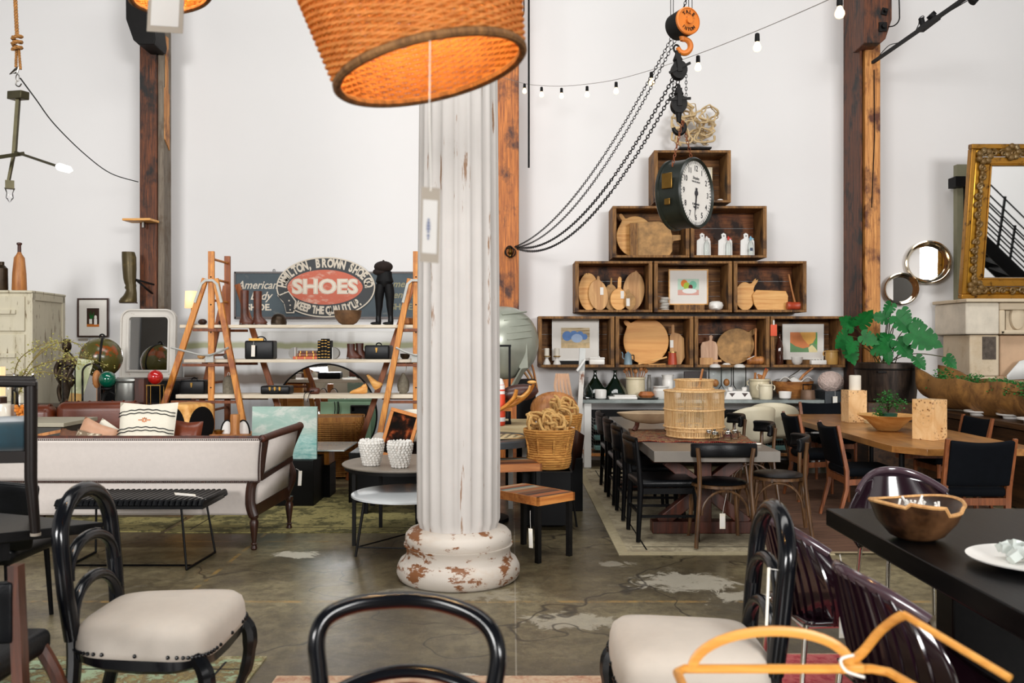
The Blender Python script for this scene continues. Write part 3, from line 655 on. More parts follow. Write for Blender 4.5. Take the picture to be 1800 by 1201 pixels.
for lb,p0,s_,k in (('uppermost thin chain looping from the orange hoist down to the middle post',P(1181,66,HD),.30,0),('second thin chain from the orange hoist down to the middle post',P(1187,70,HD),.37,.01),
                      ('heavier upper chain from the pulley block sagging down to the middle post',P(1183,138,HD),.41,.0),('lowest heavy chain from the pulley block sagging down to the middle post',P(1193,142,HD),.46,.02)):
    heavy = 'heav' in lb
    m = MB(); m.chain(sag(p0,pa+V((k,0,-k)),s_,40),.045 if heavy else .04,.0045 if heavy else .003); m.solo('hoist_chain',M.rust,lb,'chain')
m = MB(); m.chain([P(1183,132,HD),P(1183,180,HD)],.03,.0035); m.chain([P(1206,120,HD),P(1206,170,HD)],.03,.0035); m.solo('block_chain',M.rust,'short vertical chains joining the two pulley blocks','chain')
t = thing('chain_cleat','small brass cleat and coiled chain end on the middle timber post','cleat',P(897,440,11.392))
m = MB(); m.lathe([(.03,-.10),(.02,-.06),(.035,-.03),(.02,.0),(.03,.04),(.012,.06)],n=12); m.out('cleat_body',M.brass,t)
m = MB(); m.tube([(cos(a) *.07,-.03,sin(a) *.06 - .03) for a in [2*pi*k/20 for k in range(20)]],.008,5,True); m.tube([(cos(a) *.05 - .01,-.045,sin(a) *.07 - .02) for a in [2*pi*k/20 for k in range(20)]],.008,5,True); m.out('chain_coil',M.rust,t)
# clock
CR = .281
t = thing('station_clock','large round black double-sided station clock with a white dial, hanging from chains','clock',P(1204,342,HD))
cx = RZ(50)     # dial turned to face the right
t.rotation_euler = (0,0,rad(50))
m = MB(); Rf = RX(90).to_3x3()
m.lathe([(CR - .03,.10),(CR - .012,.115),(CR,.10),(CR,.085),(CR - .012,.08),(CR - .012,-.08),(CR,-.085),(CR,-.105),(CR - .012,-.115),(CR - .03,-.10)],n=72,R=Rf,cap=False); m.out('clock_case',M.clockcase if 'clockcase' in M else M.rust,t)
m = MB(); m.lathe([(.001,.0955),(CR - .012,.0955),(CR - .012,.09)],n=64,R=Rf,cap=False); m.out('dial',M.paper,t,smooth=False)
m = MB(); m.lathe([(.001,-.0955),(CR - .012,-.0955),(CR - .012,-.09)],n=64,R=Rf,cap=False); m.out('rear_dial',M.paper,t,smooth=False)
m = MB(); XD = RX(90) @ TR(0,0,.0975)
for h in range(1,13):
    a = rad(90 - h*30); m.text(str(h),.062,XD @ TR(cos(a) *.193,sin(a) *.193,0),.0006,off=.0006)
for k in range(60):
    a = rad(k*6); q = XD @ RZ(k*6) @ TR(.240,0,0); old = m.X; m.X = q; m.box((0,0,0),(.026,.004 if k % 5 else .008,.001)); m.X = old
m.out('numerals',M.ink,t,smooth=False)
m = MB(); m.text('Simplex',.034,XD @ TR(0,.118,0),.0005,shear=.3); m.text('TIME RECORDER',.018,XD @ TR(0,.088,0),.0005); m.text('STANDARD',.022,XD @ TR(0,-.088,0),.0005,off=.0004); m.text('TIME CITY',.020,XD @ TR(0,-.112,0),.0005,off=.0004); m.out('dial_lettering',M.ink,t,smooth=False)
m = MB()
for ang,L_,wd in ((-94,.135,.014),(-98,.19,.008)):
    old = m.X; m.X = XD @ TR(0,0,.004) @ RZ(ang); m.prism([(-.04,-wd),(.0,-wd*.8),(L_,-.002),(L_,.002),(.0,wd*.8),(-.04,wd)],0,.0015); m.X = old
old = m.X; m.X = XD; m.lathe([(.022,0),(.022,.008),(.001,.009)],n=16); m.X = old
m.out('clock_hands',M.ink,t,smooth=False)
m = MB(); m.box((-CR+.0,.0,.07),(.012,.09,.12)); m.out('side_latch',M.brass,t,bevel=.004); m = MB(); m.box((-CR+.004,.0,-.09),(.012,.05,.05)); m.out('side_latch',M.brass,t,bevel=.004)
m = MB(); top = V((0,0,.60))
for x in (-.20,.14): m.chain([(x,0,sqrt(CR*CR - x*x) - .005),(-.04,0,WZ(214,HD) - WZ(342,HD))],.034,.0035)
m.out('hanging_chain',M.rustorange if 'rustorange' in M else M.rust,t)
# ---------------------------------------------------------------- rod beside the middle post, wires, track at top right
m = MB(); m.cyl(P(929.5,295,10.8),P(929.5,-60,10.8),.013,n=8); m.solo('drop_rod',M.black,'thin black vertical rod hanging between the middle post and the string lights','rod')
m = MB(); m.tube(cr([P(919,-40,11.3),P(921,5,11.3),P(920,25,11.3),P(912,34,11.38)]),.008,6); m.solo('conduit_cable',M.rust,'short curved cable dropping beside the middle post at the top','cable')
m = MB(); m.tube(cr([P(1579,-40,10.7),P(1581,20,10.7),P(1580,36,10.7),P(1572,45,10.8),P(1562,47,10.9)]),.008,6); m.solo('conduit_cable',M.rust,'curved cable entering the dark corbel of the right timber post','cable')
t = thing('lighting_bar','long thin black lighting bar slanting up from the right timber post','rail',P(1534,110,11.1)); o = P(1534,110,11.1)
m = MB(); m.bar((0,0,0),P(1712,-14,8.6) - o,.035,.035); m.bar(P(1618,53,9.9) - o,P(1648,30,9.5) - o,.07,.05); m.out('bar_rail',M.black,t)
m = MB(); m.tube(cr([P(x,y,d) - o+V((0,-.03,0)) for x,y,d in ((1540,104,11),(1560,82,10.7),(1580,76,10.5),(1600,66,10.2),(1612,46,10),(1614,34,10),(1622,31,10),(1618,55,9.9),(1640,42,9.7),(1660,26,9.4),(1690,8,9),(1706,-2,8.8))]),.005,5); m.out('loose_wire',M.black,t)
m = MB(); m.cyl(P(1622,44,9.9) - o,P(1619,32,9.9) - o,.03); m.out('spot_fitting',M.black,t); m = MB(); m.cyl(P(1640,30,9.6) - o,P(1635,25,9.6) - o,.05); m.out('spot_fitting',M.black,t); m = MB(); m.cyl(P(1708,4,8.6) - o,P(1715,-4,8.6) - o,.04); m.out('spot_fitting',M.black,t)
# ---------------------------------------------------------------- left: rope, wire, brass chandelier
RD = 6.5
def ropetube(m,pts,r,tw=90):
    pts = [V(p) for p in pts]
    for s_ in range(3):
        q = []
        for i,p in enumerate(pts):
            a = i*.8+s_*2*pi/3; t_ = (pts[min(i+1,len(pts) - 1)] - pts[max(i - 1,0)]).normalized()
            u = t_.cross(V((0,1,.2))).normalized(); w_ = t_.cross(u); q.append(p+(u*cos(a) +w_*sin(a)) *r*.5)
        m.tube(q,r*.58,6)
m = MB()
def lin(a,b,n): return [V(a).lerp(V(b),i/n) for i in range(n+1)]
ropetube(m,lin(P(24,-60,RD),P(30,62,RD),60),.014)
kn = [P(30+7*sin(k*1.3),62+k*2.0,RD) +V((0,.03*cos(k*1.3),0)) for k in range(14)]
ropetube(m,cr(kn,4),.014); ropetube(m,lin(P(29,85,RD),P(28,118,RD),20),.010); ropetube(m,lin(P(33,85,RD),P(36,122,RD),20),.010)
m.solo('knotted_rope',M.rope,'thick knotted hemp rope hanging at the upper left','rope')
t = thing('carabiner_hook','small metal snap hooks hanging from the end of the knotted rope','hook',P(30,132,RD)); o = P(30,132,RD)
m = MB(); m.tube([P(x,y,RD) - o for x,y in ((33,118),(27,122),(18,130),(30,128),(33,118))],.008,6); m.tube([V((cos(a) *.012+.004,0,sin(a) *.026 - .02)) for a in [2*pi*k/12 for k in range(12)]],.004,5,True); m.tube(cr([P(x,y,RD) - o for x,y in ((29,141),(28,149),(34,152),(38,147))]),.005,5); m.out('snap_gate',M.steel,t)
m = MB(); m.tube(cr([P(36,138,RD),P(62,173,7.4),P(97,220,8.4),P(150,272,9.8),P(195,305,10.7),P(243,320,11.3)]),.006,6); m.solo('guy_wire',M.black,'thin dark wire running from the rope hook down to the left timber post','wire')
t = thing('branch_chandelier','angular brass-green chandelier with slanting arms and tube bulbs, hanging at the left edge','chandelier',P(32,168,5.5)); o = P(32,168,5.5)
m = MB(); m.X = RZ(-25) @ RY(4); m.box((0,0,0),(.13,.06,.05)); m.out('ceiling_canopy',M.brass2 if 'brass2' in M else M.brass,t,bevel=.004)
m = MB(); m.bar((.0,0,-.02),P(25,272,5.5) - o,.022,.022); m.bar(P(25,268,5.5) - o,P(15,318,5.5) - o,.016,.016); m.bar(P(-40,282,5.3) - o,P(42,270,5.5) - o,.022,.022); m.cyl(P(26,267,5.5) - o,P(100,292,5.2) - o,.008,n=8); m.box(P(17,325,5.5) - o,(.05,.05,.05),RZ(30).to_3x3()); m.out('arm_frame',M.brass2 if 'brass2' in M else M.brass,t)
m = MB(); m.lathe([(.008,0),(.022,.02),(.02,.09),(.002,.115)],P(99,292,5.2) - o,12,R=(RZ(-12) @ RY(106)).to_3x3()); m.out('tube_bulb',M.coolbulb,t)
m = MB(); m.lathe([(.03,0),(.018,-.03),(.022,-.06),(.001,-.09)],P(17,331,5.5) - o,12); m.out('tube_bulb',M.glass,t)
# ================================================================ generic builders
def frame_rect(m,w_,h,fw,d,y=0):
    """picture frame in the XZ plane, centre bottom at origin"""
    for x0,x1,z0,z1 in ((-w_/2,w_/2,0,fw),(-w_/2,w_/2,h - fw,h),(-w_/2,-w_/2+fw,fw,h - fw),(w_/2 - fw,w_/2,fw,h - fw)):
        m.box(((x0+x1) /2,y,(z0+z1) /2),(x1 - x0,d,z1 - z0))
def shape(m,pts,y,z0=0.0,dep=.0006):
    """flat coloured patch standing in XZ at depth y"""
    old = m.X; m.X = old @ TR(0,y,0) @ UP; m.prism([(x,z) for x,z in pts],0,dep); m.X = old
def oval(cx,cz,a,b,n=24,rot=0):
    r = rad(rot); return [(cx+a*cos(2*pi*k/n) *cos(r) - b*sin(2*pi*k/n) *sin(r),cz+a*cos(2*pi*k/n) *sin(r) +b*sin(2*pi*k/n) *cos(r)) for k in range(n)]
def rect(x0,x1,z0,z1): return [(x0,z0),(x1,z0),(x1,z1),(x0,z1)]
def picture(label,loc,w_,h,fw,fmat,mats,patches,matw,rz=0,lean=0,cat='picture',name='framed_picture',pr=None,matmat='paper'):
    """framed print: mat board and a print made of coloured patches (slot, outline)"""
    t = thing(name,label,cat,loc); t.rotation_euler = (rad(-lean),0,rad(rz))
    m = MB(); frame_rect(m,w_,h,fw,.025); m.out('frame',fmat,t,bevel=.003)
    m = MB(); m.box((0,.004,h/2),(w_ - fw*1.5,.008,h - fw*1.5)); m.out('mat_board',M[matmat],t)
    if patches:
        m = MB()
        for i,(k,pts) in enumerate(patches): m.mi = k; shape(m,pts,-.0006 - i*.0004)
        m.out('print',mats,t,smooth=False)
    return t
def nails(m,pts,r): 
    for p in pts: m.ell(p,r,6)
def rows(a,b,n): return [V(a).lerp(V(b),(i+.5) /n) for i in range(n)]
def cushion(w_,d,h,e=3.2,n=14):
    """pillow body in XY with thickness h"""
    def f(u,v_):
        x = u*2 - 1; y = v_*2 - 1; k = max(0,(1 - abs(x) ** e) *(1 - abs(y) ** e)) ** .5
        pin = 1 - .07*(1 - abs(x)) *abs(y) ** 3; pin2 = 1 - .07*(1 - abs(y)) *abs(x) ** 3
        return x*w_/2*pin2,y*d/2*pin,k*h/2
    m = MB(); N = n
    m.surf(lambda u,v_: f(u,v_),N,N); m.surf(lambda u,v_: (lambda q: (q[0],q[1],-q[2]))(f(u,v_)),N,N); return m
def rbox(m,c,d,r=.02,n=3,puff=0,k=6):
    """soft rounded box"""
    x,y,z = [q/2 for q in d]
    pr = []
    for i in range(n+1):
        a = pi/2*i/n; pr.append((r*(1 - cos(a)) *0+(-r+r*sin(a)),-z+r - r*cos(a)))
    prof = [(-r,-z)] +pr+[(o,-zz) for o,zz in pr[::-1]] +[(-r,z)]
    out = []
    cs = []
    for (sx,sy,a0) in ((1,1,0),(-1,1,90),(-1,-1,180),(1,-1,270)):
        for i in range(k+1):
            a = rad(a0+90*i/k); cs.append((sx*(x - r),sy*(y - r),cos(a),sin(a)))
    vs = []
    for o,zz in prof:
        for (px,py,ca,sa) in cs: vs.append(V(c) +V((px+ca*(r+o),py+sa*(r+o),zz)))
    N = len(cs); fs = []
    for i in range(len(prof) - 1):
        for j in range(N): fs.append((i*N+j,i*N+(j+1) % N,(i+1) *N+(j+1) % N,(i+1) *N+j))
    fs += [tuple(range(N))[::-1],tuple((len(prof) - 1) *N+j for j in range(N))]
    return m.add(vs,fs)
# ================================================================ far left: cabinet and wall pieces
t = thing('storage_cabinet','tall distressed cream painted cabinet at the left edge','cabinet',(-6.08,10.6,0))
t.rotation_euler = (0,0,rad(6))
m = MB(); m.box((0,0,1.11),(.96,.95,2.10)); m.box((0,0,2.175),(1.0,.99,.03)); m.out('cabinet_body',M.cabinet,t,bevel=.01)
m = MB()
for y0,y1,z0,z1 in ((-.46,.46,2.08,2.16),(-.46,.46,.08,.18),(-.475,-.40,.08,2.16),(.40,.475,.08,2.16)): m.box((.486,(y0+y1) /2,(z0+z1) /2),(.022,y1 - y0,z1 - z0))
m.out('side_frame',M.cabinet,t,bevel=.004)
for i,(z0,z1) in enumerate(((1.72,2.12),(1.22,1.68),(.72,1.18),(.25,.68))):
    m = MB(); m.box((0.02,-.488,(z0+z1) /2),(.80,.03,z1 - z0)); dr = m.out('drawer',M.cabinet,t,bevel=.006)
    m = MB(); m.box((.22,-.515,z0+.22),(.22,.03,.05)); m.out('drawer_pull',M.cabinet,dr,bevel=.004)
def mallet_pin(label,px,py,d,h,r):
    t = thing('wooden_pin',label,'wooden form',P(px,py,d))
    m = MB(); m.lathe([(r*.95,0),(r,.01),(r*.92,h*.35),(r*.72,h*.68),(r*.35,h*.76),(r*.25,h*.8)],n=20); m.out('pin_body',M.turned,t)
    m = MB(); m.lathe([(r*.25,h*.8),(r*.24,h*.94),(r*.36,h*.96),(r*.36,h*.99),(r*.2,h)],n=16); m.out('pin_neck',M.redwood,t)
mallet_pin('brown turned wooden bottle-shaped pin standing on top of the cream cabinet',34,511,10.45,.57,.082)
t = thing('wooden_canister','olive wooden canister with a short neck on the cream cabinet at the left edge','canister',P(3,511,10.4))
m = MB(); m.lathe([(.065,0),(.07,.02),(.066,.26),(.03,.30)],n=20); m.out('canister_body',M.bronze,t); m = MB(); m.lathe([(.028,.30),(.028,.34)],n=12); m.out('canister_neck',M.bronze,t)
picture('small dark-framed photo of a potted plant hanging between the cabinet and the left post',P(163.5,593,11.86),.42,.525,.022,M.darkwood,[M.darkwood,M.leaf,M.whiteceramic,M.orangepaint],
        [(0,rect(-.083,.083,.14,.39)),(3,rect(-.083,.083,.14,.175)),(2,rect(-.05,-.012,.18,.245)),(2,rect(.015,.055,.17,.25)),(2,oval(.035,.27,.018,.025)),(1,[(-.035,.245),(-.06,.34),(-.03,.28),(-.03,.37),(-.015,.28),(.02,.35),(.0,.25)])],.1)
m = MB(); m.box(P(146.5,597,11.83),(.12,.004,.03)); m.solo('wall_label',M.kraft,'tiny beige caption card on the wall under the small framed plant photo','label')
t = thing('plank_bracket_shelf','small bare wooden plank shelf fixed across the left timber post','shelf',P(256,388,11.217))
m = MB(); m.box((-.06,0,0),(.36,.26,.028),RZ(-3).to_3x3()); m.out('shelf_plank',M.boardlight,t,bevel=.003)
m = MB(); m.box((-.04,.04,-.05),(.025,.06,.07)); m.out('shelf_bracket',M.steel,t)
# boot form on a bracket
BD = 11.1
t = thing('boot_form','tall old bronze riding boot model held out on an iron bracket from the left post','boot',P(226,532,BD))
def bt(pts): # lofted shaft: (px left, px right, py)
    m = MB(); n = 16; vs = []
    for a,b,y in pts:
        c = P((a+b) /2,y,BD) - P(226,532,BD); r = (b - a) /2*BD/F
        for k in range(n): vs.append(c+V((cos(2*pi*k/n) *r,sin(2*pi*k/n) *r*.8,0)))
    m.add(vs,[(i*n+k,i*n+(k+1) % n,(i+1) *n+(k+1) % n,(i+1) *n+k) for i in range(len(pts) - 1) for k in range(n)] +[tuple(range(n)),tuple((len(pts) - 1) *n+k for k in range(n))]); return m
bt([(214.5,236,443),(214.5,239,452),(215.5,239.5,472),(217,239,490),(219,238.5,498),(221,239.5,502),(219.5,239,506),(222,239.5,510),(220,240,515),(217,240,520),(212,240,525),(209.5,240,530),(210,239.5,532)]).out('boot_shell',M.bronzeboot,t)
m = MB(); m.box((.0,0,-.004),(.20,.08,.012)); m.out('boot_sole',M.darkwood,t)
m = MB(); m.bar((.09,0,.29),(.22,.262,.24),.02,.02); m.bar((.10,0,.28),(.2,.262,.12),.03,.012); m.out('iron_bracket',M.rust,t)
# ================================================================ console with globe, statue, cloches
t = thing('display_console','long low dark console behind the brown sofa carrying the glass domes','console',P(140,722,9.6) *1); t.location.z = 0; zc = WZ(712,9.6)
m = MB(); m.box((0,0,zc - .02),(1.6,.6,.04)); m.out('console_top',M.darkwood,t,bevel=.004)
m = MB(); m.box((0,.02,zc/2 - .02),(1.5,.5,zc - .04)); m.out('console_body',M.black,t)
def put(px,d=9.6): return V((WX(px,d),d,zc))
# bronze torso statue
t = thing('bronze_statue','slim dark bronze standing figure statue among the glass domes','statue',put(118,9.75)); s_ = 1.0
hz = lambda py: WZ(py,9.75) - zc
m = MB(); m.lathe([(.07,0),(.075,.02),(.05,.06)],n=12)
def limb(m,pts,rs,n=10): m.tube(cr([V(p) for p in pts],4),[rs[min(len(rs) - 1,int(i/4))] +(rs[min(len(rs) - 1,int(i/4) +1)] - rs[min(len(rs) - 1,int(i/4))]) *(i % 4) /4 for i in range(4*(len(pts) - 1) +1)],n)
limb(m,[(0,0,.02),(.0,0,.18),(-.03,0,.30),(.0,0,.42),(.015,0,hz(640)),(.0,0,hz(620))],[.045,.06,.085,.055,.10,.03])
limb(m,[(.09,0,hz(634)),(.06,-.04,hz(652)),(.02,-.06,hz(668))],[.035,.03,.022]); limb(m,[(-.07,0,hz(634)),(-.12,0,hz(650)),(-.08,-.03,hz(668))],[.035,.03,.02]); limb(m,[(-.03,0,.28),(-.09,0,.16),(-.07,0,.03)],[.03,.025,.02])
m.out('figure_body',M.bronze,t); m = MB(); m.ell((-.005,0,hz(609)),(.05,.055,.072),14); m.ell((-.005,0,hz(600)),(.045,.05,.03),10); m.out('figure_head',M.bronze,t)
def cloche(label,px,d,w_,pyt,inside):
    t = thing('glass_cloche',label,'glass dome',put(px,d)); h = WZ(pyt,d) - zc; r = w_/2
    m = MB(); m.lathe([(r,.02)] +[(r,h - r)] +[(r*cos(rad(a)),h - r+r*sin(rad(a))) for a in range(10,91,10)],n=28,cap=False); m.out('dome',M.glass,t,ang=80)
    m = MB(); m.lathe([(r*1.15,0),(r*1.18,.008),(r*1.1,.022),(r,.025)],n=28); m.out('dome_base',M.darkwood,t)
    m = MB()
    if inside == 0: m.cyl((.03,0,.02),(.03,0,h*.62),.004,n=6); m.ell((.03,0,h*.6),(.03,.03,.07)); m.out('specimen',M.bronze,t)
    else: m.cyl((0.05,0,.02),(.05,0,h*.45),.004,n=6); m.ell((.05,0,h*.62),(.045,.05,.10),12); m.out('specimen',M.turned,t)
cloche('narrow clear glass dome on a dark base in front of the bronze statue',121,9.45,.135,640,0)
cloche('wide clear glass dome on a dark base between statue and green ball',162,9.45,.21,638,1)
t = thing('illustrated_booklet','open illustrated paper booklet in pale green and yellow leaning between the glass domes','booklet',put(140,9.62))
for i,(a,b,mt) in enumerate((((118,708),(150,710),M.book1),((150,710),(164,632),M.book1))): pass
m = MB(); q = [P(x,y,9.62+.05*(y < 660)) - put(140,9.62) for x,y in ((119,708),(142,710),(165,634),(137,630))]; m.add(q+[p+V((0,.006,0)) for p in q],[(0,1,2,3),(7,6,5,4),(0,4,5,1),(1,5,6,2),(2,6,7,3),(3,7,4,0)]); m.out('page',M.book1,t)
m = MB(); q = [P(x,y,9.6) - put(140,9.62) for x,y in ((119,708),(142,710),(147,693),(124,691))]; m.add(q+[p+V((0,.006,0)) for p in q],[(0,1,2,3),(7,6,5,4),(0,4,5,1),(1,5,6,2),(2,6,7,3),(3,7,4,0)]); m.out('yellow_panel',M.ochreceramic,t)
def ball(label,px,py,d,r,mt,base):
    t = thing('glass_ball',label,'ball',P(px,py,d))
    m = MB(); m.ell((0,0,0),r,28); m.out('ball',mt,t)
    return t
g = ball('glossy dark green ball on a scrolled dark stand in front of the globe',189,667,9.4,.088,M.greenball,1)
m = MB(); m.lathe([(.03,-.083),(.055,-.088),(.055,-.105),(.02,-.12),(.018,-.15)],n=16)
for k in range(3):
    a = 2*pi*k/3+.5; m.tube(cr([(0,0,-.13),(cos(a) *.06,sin(a) *.06,-.16),(cos(a) *.09,sin(a) *.09,-.22),(cos(a) *.07,sin(a) *.07,zc - g.location.z+.012),(cos(a) *.11,sin(a) *.11,zc - g.location.z+.012)],4),.014,6)
m.out('scroll_stand',M.rust,g)
g = ball('glossy red ball on a small glass-sided stand right of the silver jars',273,663,9.3,.078,M.redball,0)
m = MB(); hb = zc - g.location.z
for x,y in ((-.07,-.05),(.07,-.05),(-.07,.05),(.07,.05)): m.bar((x,y,hb+.0),(x,y,-.08),.006,.006)
m.box((0,0,-.085),(.15,.11,.01)); m.box((0,0,hb+.01),(.15,.11,.02)); m.out('small_stand',M.brass,g)
# big globe and its stand
t = thing('terrestrial_globe','large antique globe in faded green and rust on a dark meridian ring','globe',P(178,629,10.15))
m = MB(); m.ell((0,0,0),.232,40,RX(20).to_3x3()); m.out('globe_sphere',M.globe,t)
m = MB(); m.tube([(cos(a) *.02+sin(a) *.235*.35,-sin(a) *.235*.9*1,cos(a) *.238) for a in [2*pi*k/48 for k in range(48)]],.013,6,True); m.tube([(cos(a) *.03+.01,0,.235+sin(a) *.035) for a in [pi*k/10 for k in range(11)]],.009,6)
m.out('meridian_ring',M.rust,t)
m = MB(); m.lathe([(.10,-.30),(.06,-.28),(.04,-.24),(.05,-.225)],n=20); m.cyl((0,0,zc*0 - t.location.z+0.0),(0,0,-.28),.05,.04,n=12); m.lathe([(.2,-t.location.z),(.2,-t.location.z+.03),(.06,-t.location.z+.06)],n=20); m.out('globe_stand',M.darkwood,t)
# jars behind
def jar(label,px,py0,py1,d,w_,lid='steel',body='glass',name='glass_canister'):
    t = thing(name,label,'jar',V((WX(px,d),d,WZ(py1,d)))); h = (py1 - py0) *d/F; r = w_/2
    m = MB(); m.lathe([(r*.96,0),(r,.01),(r,h*.82),(r*.92,h*.86)],n=28); m.out('jar_body',M[body],t)
    m = MB(); m.lathe([(r*1.02,h*.86),(r*1.05,h*.9),(r*1.0,h*.96),(r*.4,h),(.001,h)],n=28); m.out('jar_lid',M[lid],t); return t
jar('big silvery ribbed metal canister with a lid behind the striped pillow',228,664,713,9.5,.29,'galv','galv','metal_canister')
t = thing('wooden_block_box','small red-brown upright wooden box beside the silver canister','box',put(249,9.35))
m = MB(); m.box((0,0,.15),(.10,.12,.29)); m.out('box_body',M.redwood,t,bevel=.004); m = MB(); m.box((0,0,.30),(.11,.13,.012)); m.out('box_lid',M.darkwood,t)
t = thing('black_cabinet_box','black box cabinet under the silver framed mirror','cabinet',(WX(262,10.75),10.75,0)); hh = WZ(665,10.75)
m = MB(); m.box((0,0,hh/2 - .01),(.95,.55,hh - .02)); m.out('cabinet_body',M.black,t,bevel=.006); m = MB(); m.box((0,0,hh - .01),(.99,.58,.02)); m.out('cabinet_top',M.darkwood,t)
for x in (-.24,.24):
    m = MB(); m.box((x,-.28,hh/2),(.44,.02,hh - .12)); dd = m.out('door',M.black,t,bevel=.004); m = MB(); m.ell((x*.2,-.3,hh*.6),.012,8); m.out('door_knob',M.brass,dd)
# silver leaf mirror, arched top
MDm = 10.95
def arched(m,w_,h,r,fw,y0,y1,n=8):
    def ol(k):
        W_ = w_/2 - k; R_ = max(.01,r - k); p = [(-W_,k),(W_,k)]
        for i in range(n+1): a = pi/2*i/n; p.append((W_ - R_+R_*cos(a),h - k - R_+R_*sin(a)))
        for i in range(n+1): a = pi/2+pi/2*i/n; p.append((-W_+R_+R_*cos(a),h - k - R_+R_*sin(a)))
        return p
    o,i_ = ol(0),ol(fw); N = len(o); vs = [(x,y0,z) for x,z in o] +[(x,y0,z) for x,z in i_] +[(x,y1,z) for x,z in o] +[(x,y1,z) for x,z in i_]; fs = []
    for k in range(N):
        j = (k+1) % N; fs += [(k,j,N+j,N+k),(2*N+k,3*N+k,3*N+j,2*N+j),(k,2*N+k,2*N+j,j),(N+k,N+j,3*N+j,3*N+k)]
    m.add(vs,fs); return i_
w_ = 98*MDm/F; h = 122*MDm/F
t = thing('arched_mirror','silver-leaf framed mirror with rounded top corners beside the left post','mirror',P(259,665,MDm)); t.rotation_euler = (rad(-3),0,0)
m = MB(); i_ = arched(m,w_,h,.13,.10,0,.05); m.out('mirror_frame',M.silverleaf,t,bevel=.006)
m = MB(); arched(m,w_+.0,h,.13,.022,-.022,.0); j = MB(); m.X = TR(0,0,.078); arched(m,w_ - .156,h - .156,.07,.025,-.015,.0); m.X = Matrix(); m.out('raised_bead',M.silverleaf,t,bevel=.004)
m = MB(); m.X = TR(0,.02,0) @ UP; m.prism(i_,0,.004); m.out('mirror_glass',M.mirror,t,smooth=False)
# blossom branches in a vase at the left
t = thing('blossom_branch_vase','glass vase of arching dry blossom branches at the left','vase',V((WX(18,8.6),8.6,WZ(742,8.6)))); o = t.location.copy()
m = MB(); m.lathe([(.05,0),(.06,.02),(.075,.25),(.06,.40),(.07,.46)],n=20,cap=False); m.out('vase',M.glass,t)
m = MB(); fl = MB()
for pts in (((20,735),(26,690),(40,660),(62,630),(100,603),(140,606),(165,640)),((20,735),(30,700),(50,655),(75,640),(110,632),(150,628),(190,645)),((20,735),(28,690),(38,662),(58,655),(85,655),(120,665)),((20,735),(22,690),(30,640),(55,615),(95,600)),((60,630),(80,612),(110,618),(135,640))):
    c_ = cr([P(x,y,8.6+.25*sin(i*1.3)) - o for i,(x,y) in enumerate(pts)],5); m.tube(c_,[.007*(1 - .8*i/len(c_)) +.001 for i in range(len(c_))],5)
    for i in range(90):
        q = random.choice(c_[6:]); e = V([random.gauss(0,.035) for _ in range(3)]); e2 = q+e
        if random.random() < .5: m.tube([q,e2],.0015,3)
        fl.ell(e2,random.uniform(.004,.009),5)
m.out('branches',M.twig,t); fl.out('blossoms',M.blossom,t)
# glass hurricane jars and candles at the far left
TD = 6.3; tz = WZ(741,TD)
t = thing('grey_top_table','pale grey topped side table with a dark slotted edge, left behind the linen sofa back','table',V((WX(52,7.6),7.85,0))); tz = WZ(748,7.3)
m = MB(); m.box((-.35,0,tz - .02),(1.35,.62,.035)); m.out('table_top',M.greytop,t,bevel=.003); m = MB(); m.box((-.35,0,tz - .10),(1.30,.58,.11)); m.out('table_apron',M.greyapron,t)
for x,y in ((-.95,-.25),(.25,-.25),(-.95,.25),(.25,.25)): m = MB(); m.box((x,y,tz/2 - .08),(.06,.06,tz - .16)); m.out('leg',M.greyapron,t)
def putt(px,d=7.7): return V((WX(px,d),d,tz - .0025))
for lb,px,d,w_,h,kind in (('clear glass hurricane jar half filled with amber stones on the grey side table',41,7.75,.19,.42,1),('clear glass cylinder holding a white pillar candle on the grey side table',9,7.75,.21,.34,2)):
    t = thing('hurricane_jar',lb,'glass jar',putt(px,d)); r = w_/2
    m = MB(); m.lathe([(.001,.004),(r,.004),(r,h*.7),(r*.8,h*.8),(r*.9,h)],n=28,cap=False); m.out('glass_body',M.glass,t)
    if kind == 1:
        m = MB()
        for i in range(46): a = random.uniform(0,6.28); rr = random.uniform(0,r - .03); m.ell((cos(a) *rr,sin(a) *rr,random.uniform(.02,.13)),random.uniform(.012,.022),6)
        m.out('amber_stones',M.amber,t); t.children[-1]['kind'] = 'stuff'
    else: m = MB(); m.lathe([(.07,.008),(.072,.14),(.06,.15)],n=24); m.out('pillar_candle',M.wax,t)
t = thing('table_lamp','little lamp with a glowing peach linen shade behind the left ladder','lamp',P(337,575,10.3)); t.location = (WX(337,9.84),9.84,WZ(571,9.56))
m = MB(); m.lathe([(.06,0),(.055,.01),(.008,.02),(.008,.20)],n=16); m.out('lamp_base',M.brass,t); m = MB(); m.lathe([(.075,.19),(.068,.38)],n=28,cap=False); m.out('lamp_shade',M.lampshade,t,solid=.002)
t = thing('paper_lantern','orange glowing paper lantern at the left edge behind the glass jars','lantern',putt(1,7.9))
m = MB(); m.box((-.02,0,.34),(.08,.08,.26)); m.out('lantern_shade',M.lampshade,t); m = MB(); m.box((-.02,0,.1),(.1,.1,.2)); m.out('lantern_base',M.darkwood,t)
